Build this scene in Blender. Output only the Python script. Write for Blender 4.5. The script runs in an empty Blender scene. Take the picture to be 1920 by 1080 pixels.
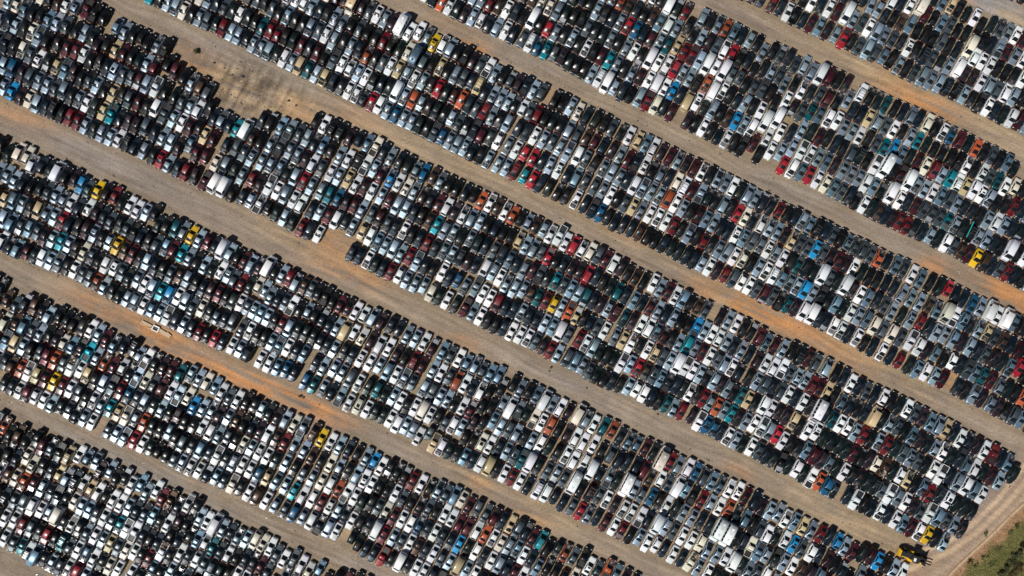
import bpy, bmesh, math, random
import numpy as np
from mathutils import Vector, Matrix

# ------------------------------------------------------------------ camera, sky, sun, exposure
C = bpy.context.scene.collection
SC = bpy.context.scene
HC = 156.39                      # camera height above the lot, metres
cam = bpy.data.objects.new("Camera", bpy.data.cameras.new("Camera"))
C.objects.link(cam); SC.camera = cam
cam.location = (0, 0, HC); cam.rotation_euler = (0, 0, 0)
cam.data.angle = math.radians(75); cam.data.clip_start = 1; cam.data.clip_end = 5000
SUN_EL = math.radians(46)
SUN_TO = Vector((-0.80, -0.60, 0)).normalized()      # horizontal direction towards the sun
world = bpy.data.worlds.new("World"); SC.world = world; world.use_nodes = True
nt = world.node_tree
sky = nt.nodes.new("ShaderNodeTexSky"); sky.sky_type = 'NISHITA'; sky.sun_disc = False
sky.sun_elevation = SUN_EL
sky.sun_rotation = math.atan2(SUN_TO.x, SUN_TO.y)
bg = nt.nodes["Background"]; bg.inputs[1].default_value = 0.05
sky.air_density = .6; sky.dust_density = .4; sky.altitude = 300
nt.links.new(sky.outputs[0], bg.inputs[0])
sl = bpy.data.lights.new("Sun", 'SUN'); sl.energy = 5.0; sl.angle = math.radians(0.5); sl.color = (1, .965, .91)
sun = bpy.data.objects.new("Sun", sl); C.objects.link(sun)
dirv = (SUN_TO*math.cos(SUN_EL)+Vector((0, 0, math.sin(SUN_EL))))
sun.rotation_euler = dirv.to_track_quat('Z', 'Y').to_euler(); sun.location = dirv*200
SC.view_settings.view_transform = 'Standard'; SC.view_settings.look = 'None'
SC.view_settings.exposure = -0.05; SC.view_settings.gamma = 1
rnd = random.Random(5); npr = np.random.default_rng(3)

S = 8.0
def gp(px, py, z=0.0):
    k = (HC-z)/HC
    return ((px-960)/S*k, (540-py)/S*k)
TH = math.radians(28.5)
FV = np.array([-math.sin(TH), -math.cos(TH)]); RV = np.array([math.cos(TH), -math.sin(TH)])
YAW0 = math.atan2(FV[1], FV[0])                       # a car whose nose points down the lot
LANE = math.radians(-24.4)                     # direction the lanes run in

# ------------------------------------------------------------------ materials
def mat(name, base=(.5, .5, .5), rough=.6, metal=0, spec=.5, coat=0):
    m = bpy.data.materials.new(name); m.use_nodes = True
    b = m.node_tree.nodes["Principled BSDF"]
    b.inputs["Base Color"].default_value = (*base, 1); b.inputs["Roughness"].default_value = rough
    b.inputs["Metallic"].default_value = metal; b.inputs["Specular IOR Level"].default_value = spec
    b.inputs["Coat Weight"].default_value = coat; b.inputs["Coat Roughness"].default_value = .2
    return m
def N(m, t, **kw):
    n = m.node_tree.nodes.new(t)
    for k, v in kw.items(): setattr(n, k, v)
    return n
def lk(m, a, b): m.node_tree.links.new(a, b)
def noise(m, scale, detail=4, rough=.55, vec=None):
    n = N(m, "ShaderNodeTexNoise"); n.inputs["Scale"].default_value = scale
    n.inputs["Detail"].default_value = detail; n.inputs["Roughness"].default_value = rough
    if vec is not None: lk(m, vec, n.inputs["Vector"])
    return n
def mixc(m, fac, a, b, mode='MIX'):
    n = N(m, "ShaderNodeMix", data_type='RGBA', blend_type=mode)
    for s, v in ((n.inputs["Factor"], fac), (n.inputs["A"], a), (n.inputs["B"], b)): pass
    ins = [n.inputs[0], n.inputs[6], n.inputs[7]]
    for s, v in zip(ins, (fac, a, b)):
        if isinstance(v, (int, float)): s.default_value = v
        elif isinstance(v, tuple): s.default_value = (*v, 1)
        else: lk(m, v, s)
    return n.outputs[2]
def ramp(m, fac, stops):
    r = N(m, "ShaderNodeValToRGB"); lk(m, fac, r.inputs[0])
    e = r.color_ramp.elements
    while len(e) < len(stops): e.new(.5)
    for x, (p, c) in zip(e, stops): x.position = p; x.color = (c, c, c, 1) if isinstance(c, (int, float)) else (*c, 1)
    return r.outputs[0]

def paint_material(name, dirt):
    m = mat(name, rough=.34, coat=.35, spec=.35)
    b = m.node_tree.nodes["Principled BSDF"]
    oi = N(m, "ShaderNodeObjectInfo"); at = N(m, "ShaderNodeAttribute", attribute_name="tint")
    col = mixc(m, 1.0, oi.outputs["Color"], at.outputs["Color"], 'MULTIPLY')
    al = N(m, "ShaderNodeMath", operation='MULTIPLY'); lk(m, oi.outputs["Alpha"], al.inputs[0]); lk(m, at.outputs["Alpha"], al.inputs[1]); lk(m, al.outputs[0], b.inputs["Metallic"])
    geo = N(m, "ShaderNodeNewGeometry")
    n1 = noise(m, .9, 5, .6, geo.outputs["Position"]); n2 = noise(m, .16, 2, .5, geo.outputs["Position"])
    f = ramp(m, n1.outputs[0], [(.42, 0.0), (.8, dirt)])
    f2 = ramp(m, n2.outputs[0], [(.35, .25), (.65, 1.0)])
    ff = N(m, "ShaderNodeMath", operation='MULTIPLY'); lk(m, f, ff.inputs[0]); lk(m, f2, ff.inputs[1])
    lk(m, mixc(m, ff.outputs[0], col, (.20, .155, .11)), b.inputs["Base Color"])
    lk(m, ramp(m, n1.outputs[0], [(.35, .36), (.75, .60)]), b.inputs["Roughness"])
    return m
M_PAINT = paint_material("car_paint", .26)
M_GLASS = mat("car_glass", (.006, .010, .013), .26, 0, .28)
M_TRIM = mat("black_trim", (.022, .022, .024), .55)
M_TYRE = mat("tyre_rubber", (.018, .018, .018), .85)
M_RIM = mat("wheel_metal", (.35, .36, .37), .35, .8)
M_LAMP = mat("lamp_lens", (.62, .64, .66), .12, .2)
M_TAIL = mat("tail_lens", (.28, .012, .01), .2)
M_METAL = mat("bare_metal", (.30, .30, .30), .4, .7)
M_RUST = mat("rusty_steel", (.16, .07, .035), .8)
M_WOOD = mat("weathered_timber", (.50, .37, .24), .85)
M_YEL = mat("machine_yellow", (.78, .46, .02), .4, 0, .5, .3)
M_WHITE = mat("white_plastic", (.75, .73, .70), .5)
M_ROCK = mat("dark_stone", (.06, .045, .035), .9)
M_TEAL = mat("teal_plastic", (.02, .36, .34), .5)
def mottled(name, c1, c2, scale, rough=.9):
    m = mat(name, c1, rough)
    geo = N(m, "ShaderNodeNewGeometry"); n = noise(m, scale, 5, .6, geo.outputs["Position"])
    lk(m, mixc(m, ramp(m, n.outputs[0], [(.35, 0.0), (.65, 1.0)]), c1, c2), m.node_tree.nodes["Principled BSDF"].inputs["Base Color"])
    return m
M_LEAF = mottled("bush_leaves", (.045, .060, .018), (.10, .10, .035), 1.5)
M_LEAF2 = mottled("autumn_leaves", (.22, .12, .03), (.12, .10, .03), 1.2)
M_DARKLEAF = mottled("dark_leaves", (.018, .024, .012), (.045, .050, .02), 1.5)
M_BARK = mottled("bark", (.07, .05, .035), (.12, .09, .06), 6)
M_GRASS = mottled("grass_blades", (.10, .115, .03), (.24, .19, .09), .35)
M_KERB = mottled("pale_kerb", (.50, .36, .22), (.40, .27, .16), 1.2)

# ------------------------------------------------------------------ object helpers
def tag(o, label=None, cat=None, group=None, kind=None):
    if label: o["label"] = label
    if cat: o["category"] = cat
    if group: o["group"] = group
    if kind: o["kind"] = kind
    return o
def thing(name, label, cat, loc=(0, 0, 0), rz=0, group=None):
    o = bpy.data.objects.new(name, None); C.objects.link(o); o.empty_display_size = .5
    o.location = loc; o.rotation_euler = (0, 0, rz)
    return tag(o, label, cat, group)
class MB:
    """collects faces with a material index, builds one mesh"""
    def __init__(s): s.v = []; s.f = []; s.m = []; s.sm = []
    def add(s, verts, faces, mi=0, smooth=False):
        o = len(s.v); s.v += [tuple(map(float, p)) for p in verts]
        for f in faces: s.f.append([o+i for i in f]); s.m.append(mi); s.sm.append(smooth)
    def box(s, c, d, mi=0, rz=0.0, taper=1.0, ry=0.0):
        x, y, z = (q/2 for q in d); P = []
        R = Matrix.Rotation(rz, 3, 'Z') @ Matrix.Rotation(ry, 3, 'Y')
        for k, t in ((-z, 1), (z, taper)):
            for a, b in ((-x, -y), (x, -y), (x, y), (-x, y)): P.append(R @ Vector((a*t, b*t, k))+Vector(c))
        s.add(P, [(3, 2, 1, 0), (4, 5, 6, 7), (0, 1, 5, 4), (1, 2, 6, 5), (2, 3, 7, 6), (3, 0, 4, 7)], mi)
    def cyl(s, p, q, r, mi=0, n=12, r2=None):
        p, q = Vector(p), Vector(q); r2 = r if r2 is None else r2
        d = (q-p).normalized(); a = d.orthogonal().normalized(); b = d.cross(a)
        P = []
        for c, rr in ((p, r), (q, r2)):
            for i in range(n):
                t = 2*math.pi*i/n; P.append(c+(a*math.cos(t)+b*math.sin(t))*rr)
        F = [(i, (i+1) % n, n+(i+1) % n, n+i) for i in range(n)]
        s.add(P, F, mi, True); s.add(P[:n], [tuple(range(n-1, -1, -1))], mi); s.add(P[n:], [tuple(range(n))], mi)
    def mesh(s, name, mats):
        me = bpy.data.meshes.new(name); me.from_pydata(s.v, [], s.f)
        for m in mats: me.materials.append(m)
        me.polygons.foreach_set("material_index", s.m); me.polygons.foreach_set("use_smooth", s.sm)
        me.update(); return me
    def obj(s, name, mats, parent=None):
        o = bpy.data.objects.new(name, s.mesh(name, mats)); C.objects.link(o)
        if parent: o.parent = parent
        return o

# ------------------------------------------------------------------ car models
MATS = [M_PAINT, M_GLASS, M_TRIM, M_TYRE, M_RIM, M_LAMP, M_TAIL, M_METAL, M_RUST]
PA, GL, TR, TY, RI, LA, TA, ME, RU = range(9)
KIND = {  # L, half width, belt front/rear, hood nose z, cowl x, roof start, roof end, rear base, roof z, roof half width
 's': dict(name='sedan', L=4.6, w=.87, zn=.70, zc=.92, zb=.95, zt=.90, cx=.92, rs=.08, re=-.95, rb=-1.72, zr=1.42, rw=.60),
 'c': dict(name='coupe', L=4.4, w=.86, zn=.64, zc=.86, zb=.90, zt=.88, cx=.68, rs=-.12, re=-.75, rb=-1.72, zr=1.29, rw=.56),
 'h': dict(name='hatchback', L=4.0, w=.84, zn=.70, zc=.94, zb=.96, zt=.94, cx=.95, rs=.18, re=-1.25, rb=-1.85, zr=1.44, rw=.60),
 'w': dict(name='wagon', L=4.65, w=.87, zn=.70, zc=.92, zb=.95, zt=.94, cx=.92, rs=.10, re=-1.75, rb=-2.20, zr=1.44, rw=.61),
 'f': dict(name='suv', L=4.55, w=.91, zn=.92, zc=1.06, zb=1.08, zt=1.06, cx=1.0, rs=.36, re=-1.75, rb=-2.15, zr=1.74, rw=.66),
 'm': dict(name='minivan', L=4.75, w=.92, zn=.80, zc=1.02, zb=1.02, zt=1.0, cx=1.5, rs=.58, re=-1.92, rb=-2.27, zr=1.72, rw=.69),
 'v': dict(name='van', L=5.1, w=.97, zn=.95, zc=1.18, zb=1.15, zt=1.12, cx=1.95, rs=1.25, re=-2.42, rb=-2.50, zr=2.10, rw=.80),
 'b': dict(name='minibus', L=5.9, w=1.04, zn=1.0, zc=1.22, zb=1.2, zt=1.2, cx=2.15, rs=1.75, re=-2.84, rb=-2.90, zr=2.60, rw=.93),
 'p': dict(name='pickup', L=5.1, w=.91, zn=.92, zc=1.04, zb=1.04, zt=1.0, cx=1.0, rs=.36, re=-.55, rb=-.85, zr=1.68, rw=.64),
}
def lerp(a, b, t): return a+(b-a)*t
def itp(x, xs, ys): return float(np.interp(x, xs, ys))
class Car:
    def __init__(s, k):
        s.k = k; s.d = d = KIND[k]; L = d['L']/2; w = d['w']; s.L = L
        zn, zc, zb, zt = d['zn'], d['zc'], d['zb'], d['zt']
        xs = [-L, -L+.06, -L+.28, -L+.7, d['rb'] if d['rb'] > -L+.75 else -L+.8, d['re'] if d['re'] > -L+.9 else -L+1.0,
              0, d['cx'], L-.85, L-.32, L-.10, L]
        ws = [w*.74, w*.86, w*.955, w*.985, w, w, w, w, w*.985, w*.935, w*.82, w*.68]
        zs = [zt-.26, zt-.08, zt, zt+.02, zb, zb, zb, zc, lerp(zn, zc, .55), zn+.05, zn-.04, zn-.22]
        o = sorted(range(12), key=lambda i: xs[i]); s.xs = [xs[i] for i in o]; s.ws = [ws[i] for i in o]; s.zs = [zs[i] for i in o]
        if k == 'p':                                # bed floor well below the cab's belt line
            s.bed = (-L+.14, d['rb']-.08)
        # cabin: stations along x (rear to front) as (x, bottom half width, bottom z, top half width, top z)
        wb = w*.92; rw = d['rw']; zr = d['zr']
        s.cab = [(d['rb'], wb*.96, zb-.02, wb*.92, zb+.015), (d['re'], wb, zb-.02, rw*.97, zr-.045),
                 (lerp(d['re'], d['rs'], .5), wb, zb-.02, rw, zr), (d['rs'], wb, zb-.02, rw*.97, zr-.035), (d['cx'], wb*.96, zc-.02, wb*.92, zc+.015)]
        s.cx = [c[0] for c in s.cab]
    def top(s, x): return itp(x, s.xs, s.zs)
    def wid(s, x): return itp(x, s.xs, s.ws)
    def bodypt(s, x, t):    # t in -1..1 across the upper surface
        w = s.wid(x)*.88; z = s.top(x)
        return (x, w*t, z+.055*(1-t*t)*min(1, s.wid(x)))
    def cabst(s, x): return [itp(x, s.cx, [c[i] for c in s.cab]) for i in range(1, 5)]
    def cabside(s, x, t, sg, off=0.0):
        a, b, c, d = s.cabst(x)
        return (x, sg*(lerp(a, c, t)+off), lerp(b, d-.05, t))
    def cabtop(s, x, t, off=(0, 0, 0)):
        a, b, c, d = s.cabst(x)
        return (x+off[0], c*t*.97, d+.035*(1-t*t)+off[2])
    def body(s, flag):
        k, d = s.k, s.d; m = MB(); L = s.L; w = d['w']
        rings = []
        for x, ww, zz in zip(s.xs, s.ws, s.zs):
            z = zz; lip = 0
            if k == 'p' and s.bed[0]-.05 < x < s.bed[1]+.02: z = zz
            h = [(.80*ww, .24), (.965*ww, .32), (ww, .56), (.985*ww, max(.6, z-.14)), (.88*ww, z), (.47*ww, z+.043*min(1, ww)), (0, z+.055*min(1, ww))]
            rings.append([(x, y, q) for y, q in h]+[(x, -y, q) for y, q in reversed(h[:-1])])
        n = 13
        V = [p for r in rings for p in r]; F = []
        for i in range(len(rings)-1):
            for j in range(n-1): F.append((i*n+j, (i+1)*n+j, (i+1)*n+j+1, i*n+j+1))
        m.add(V, F, PA, True)
        m.add(rings[0], [tuple(range(n))], PA); m.add(rings[-1], [tuple(range(n-1, -1, -1))], PA)
        # cabin
        R = []
        for x, a, b, c, e in s.cab:
            h = [(a, b), (lerp(a, c, .5), lerp(b, e-.05, .5)), (c, e-.05), (c*.93, e-.008), (c*.5, e+.026), (0, e+.035)]
            R.append([(x, y, z) for y, z in h]+[(x, -y, z) for y, z in reversed(h[:-1])])
        n = 11; V = [p for r in R for p in r]; F = []
        for i in range(len(R)-1):
            for j in range(n-1): F.append((i*n+j, (i+1)*n+j, (i+1)*n+j+1, i*n+j+1))
        m.add(V, F, PA, True)
        m.add(R[0], [tuple(range(n))], PA); m.add(R[-1], [tuple(range(n-1, -1, -1))], PA)
        # bumpers, grille, lamps, mirrors, wheels
        zb = .50
        m.box((L-.06, 0, zb-.04), (.20, w*1.36, .20), TR if flag % 2 else PA); m.box((-L+.06, 0, zb), (.20, w*1.44, .20), TR if flag % 2 else PA)
        m.box((L-.03, 0, s.top(L-.1)-.10), (.10, w*.8, .13), TR)
        for sg in (-1, 1):
            m.box((L-.20, sg*w*.68, s.top(L-.25)-.075), (.26, w*.30, .14), LA, sg*-.35)
            m.box((-L+.07, sg*w*.66, s.top(-L+.2)-.14), (.16, w*.30, .17), TA, sg*.25)
            m.box((s.d['cx']-.18, sg*(w+.06), d['zc']+.06), (.14, .16, .11), TR if flag in (1, 4) else PA)
            for wx in (L-.86, -L+.90):
                m.cyl((wx, sg*(w-.20), .32), (wx, sg*(w+.008), .32), .32, TY, 12); m.cyl((wx, sg*(w+.004), .32), (wx, sg*(w+.014), .32), .20, RI, 10)
            m.box((0, sg*(w*1.0), .62), (2.3, .02, .05), TR)
        m.box((0, 0, .26), (2*L-.5, 2*w*.8, .06), TR)
        if k == 'p':                                 # side walls of the bed
            x0, x1 = s.bed; zt = d['zt']+.10; zf = d['zt']+.02
            for sg in (-1, 1): m.box(((x0+x1)/2, sg*(w*.90), zf+.10), (x1-x0+.05, .10, .32), PA)
            m.box((x0-.02, 0, zf+.09), (.09, w*1.74, .30), PA)
        return m
    def patch(s, fn, nu, nv, mi=PA):
        m = MB(); V = [fn(i/nu, j/nv) for i in range(nu+1) for j in range(nv+1)]
        m.add(V, [(i*(nv+1)+j, (i+1)*(nv+1)+j, (i+1)*(nv+1)+j+1, i*(nv+1)+j+1) for i in range(nu) for j in range(nv)], mi, True)
        return m
    def parts(s, flag):
        """name -> list of MB"""
        k, d = s.k, s.d; out = [('body', s.body(flag))]
        up = lambda p, z: (p[0], p[1], p[2]+z)
        x0, x1 = d['cx']+.05, s.L-.28
        if flag == 1 and k not in 'vb':
            e = s.patch(lambda a, b: up(s.bodypt(lerp(x0, x1, a), lerp(-.92, .92, b)), .006), 3, 4, TR)
            zc = s.top((x0+x1)/2)+.05
            e.box(((x0+x1)/2+.05, .05, zc+.05), (.55, .5, .12), ME); e.box((x0+.3, -.4, zc+.05), (.25, .3, .1), TR); e.box((x1-.1, 0, zc), (.1, 1.2, .1), ME)
            e.box((x1-.35, .5, zc+.03), (.28, .22, .1), TR); e.box((x0+.45, .1, zc+.1), (.2, .2, .1), RU)
            out.append(('engine_bay', e))
        else:
            out.append(('bonnet', s.patch(lambda a, b: up(s.bodypt(lerp(x0, x1, a), lerp(-.93, .93, b)), .007), 4, 4, PA)))
        # glass
        def screen(xa, xb, ox): return lambda a, b: (lambda p, q: (p[0], p[1], p[2]+.035*(1-q*q)+.10*a*(1-a)))(s.cabtop(lerp(xa, xb, a), lerp(-.95, .95, b), (ox, 0, .012)), lerp(-1, 1, b))
        xa, xb = d['rs']+.02, d['cx']-.03
        out.append(('windscreen', s.patch(screen(xa, xb, .012), 4, 6, GL)))
        ra, rb = d['rb']+.04, d['re']-.01
        out.append(('rear_window', s.patch(screen(ra, rb, -.012), 4, 6, GL)))
        xr = d['rs']+.22 if k in 'vb' else d['rb']+.42*(d['re']-d['rb'])
        xr_t = d['rs']-.62 if k in 'v' else d['re']+.06
        xf, xf_t = d['cx']-.26*(d['cx']-d['rs'])-.05, d['rs']-.04
        for sg in (-1, 1):
            g = MB()
            segs = [(xr, xf, xr_t, xf_t)]
            if k == 'v': segs = [(d['rs']-.70, xf, d['rs']-.66, xf_t)]
            if k == 'b': segs = [(d['re']+.2+i*.92, d['re']+.98+i*.92, d['re']+.2+i*.92, d['re']+.98+i*.92) for i in range(4)]+[(d['rs']-.70, xf, d['rs']-.66, xf_t)]
            if k in 'swfmh':
                mid = lerp(d['re'], d['rs'], .52)
                segs = [(xr, mid-.05, xr_t, mid-.04), (mid+.05, xf, mid+.04, xf_t)]
            for a, b, at, bt in segs:
                P = [s.cabside(a, .22, sg, .010), s.cabside(b, .22, sg, .010), s.cabside(bt, .93, sg, .010), s.cabside(at, .93, sg, .010)]
                g.add(P if sg < 0 else P, [(0, 1, 2, 3) if sg < 0 else (3, 2, 1, 0)], GL)
            out.append(('side_window', g))
        if flag == 3:
            a, b = lerp(d['re'], d['rs'], .52), d['rs']-.14
            out.append(('sunroof', s.patch(lambda t, q: s.cabtop(lerp(a, b, t), lerp(-.62, .62, q), (0, 0, .010)), 1, 2, GL)))
        if flag == 4:
            r = MB(); a, b = d['re']+.1, d['rs']-.1
            for sg in (-1, 1): r.box(((a+b)/2, sg*d['rw']*.84, d['zr']+.07), (b-a, .05, .05), TR)
            for t in (.15, .5, .85): r.box((lerp(a, b, t), 0, d['zr']+.085), (.06, d['rw']*1.66, .035), ME)
            out.append(('roof_rack', r))
        if k == 'b':
            for t in (.2, .5, .8):
                r = MB(); r.box((lerp(d['re'], d['rs'], t), 0, d['zr']+.05), (.5, .55, .08), PA); out.append(('roof_hatch', r))
        if k == 'p':
            r = MB(); a, b = s.bed
            r.box(((a+b)/2, 0, d['zt']+.075), (b-a-.12, d['w']*1.66, .03), TR)
            for i in range(6): r.box(((a+b)/2, (i-2.5)*.24, d['zt']+.098), (b-a-.2, .07, .018), TR)
            for sg in (-1, 1): r.box((a+.62, sg*d['w']*.76, d['zt']+.16), (.7, .20, .15), TR)
            out.append(('cargo_bed', r))
        return out

MODELS = {}
def model(k, flag):
    if k in 'vb' and flag in (1, 3, 4): flag = 0
    if flag == 5: flag = 0
    if flag == 2: flag = 0
    key = (k, flag)
    if key not in MODELS:
        out = []
        for nm, mb in Car(k).parts(flag):
            me = mb.mesh(KIND[k]['name']+'_'+nm, MATS)
            a = me.attributes.new("tint", 'FLOAT_COLOR', 'FACE'); a.data.foreach_set("color", np.ones(len(me.polygons)*4, np.float32))
            V = np.array(mb.v, np.float32)
            out.append((nm, me, V, mb))
        MODELS[key] = out
    return MODELS[key]

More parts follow.
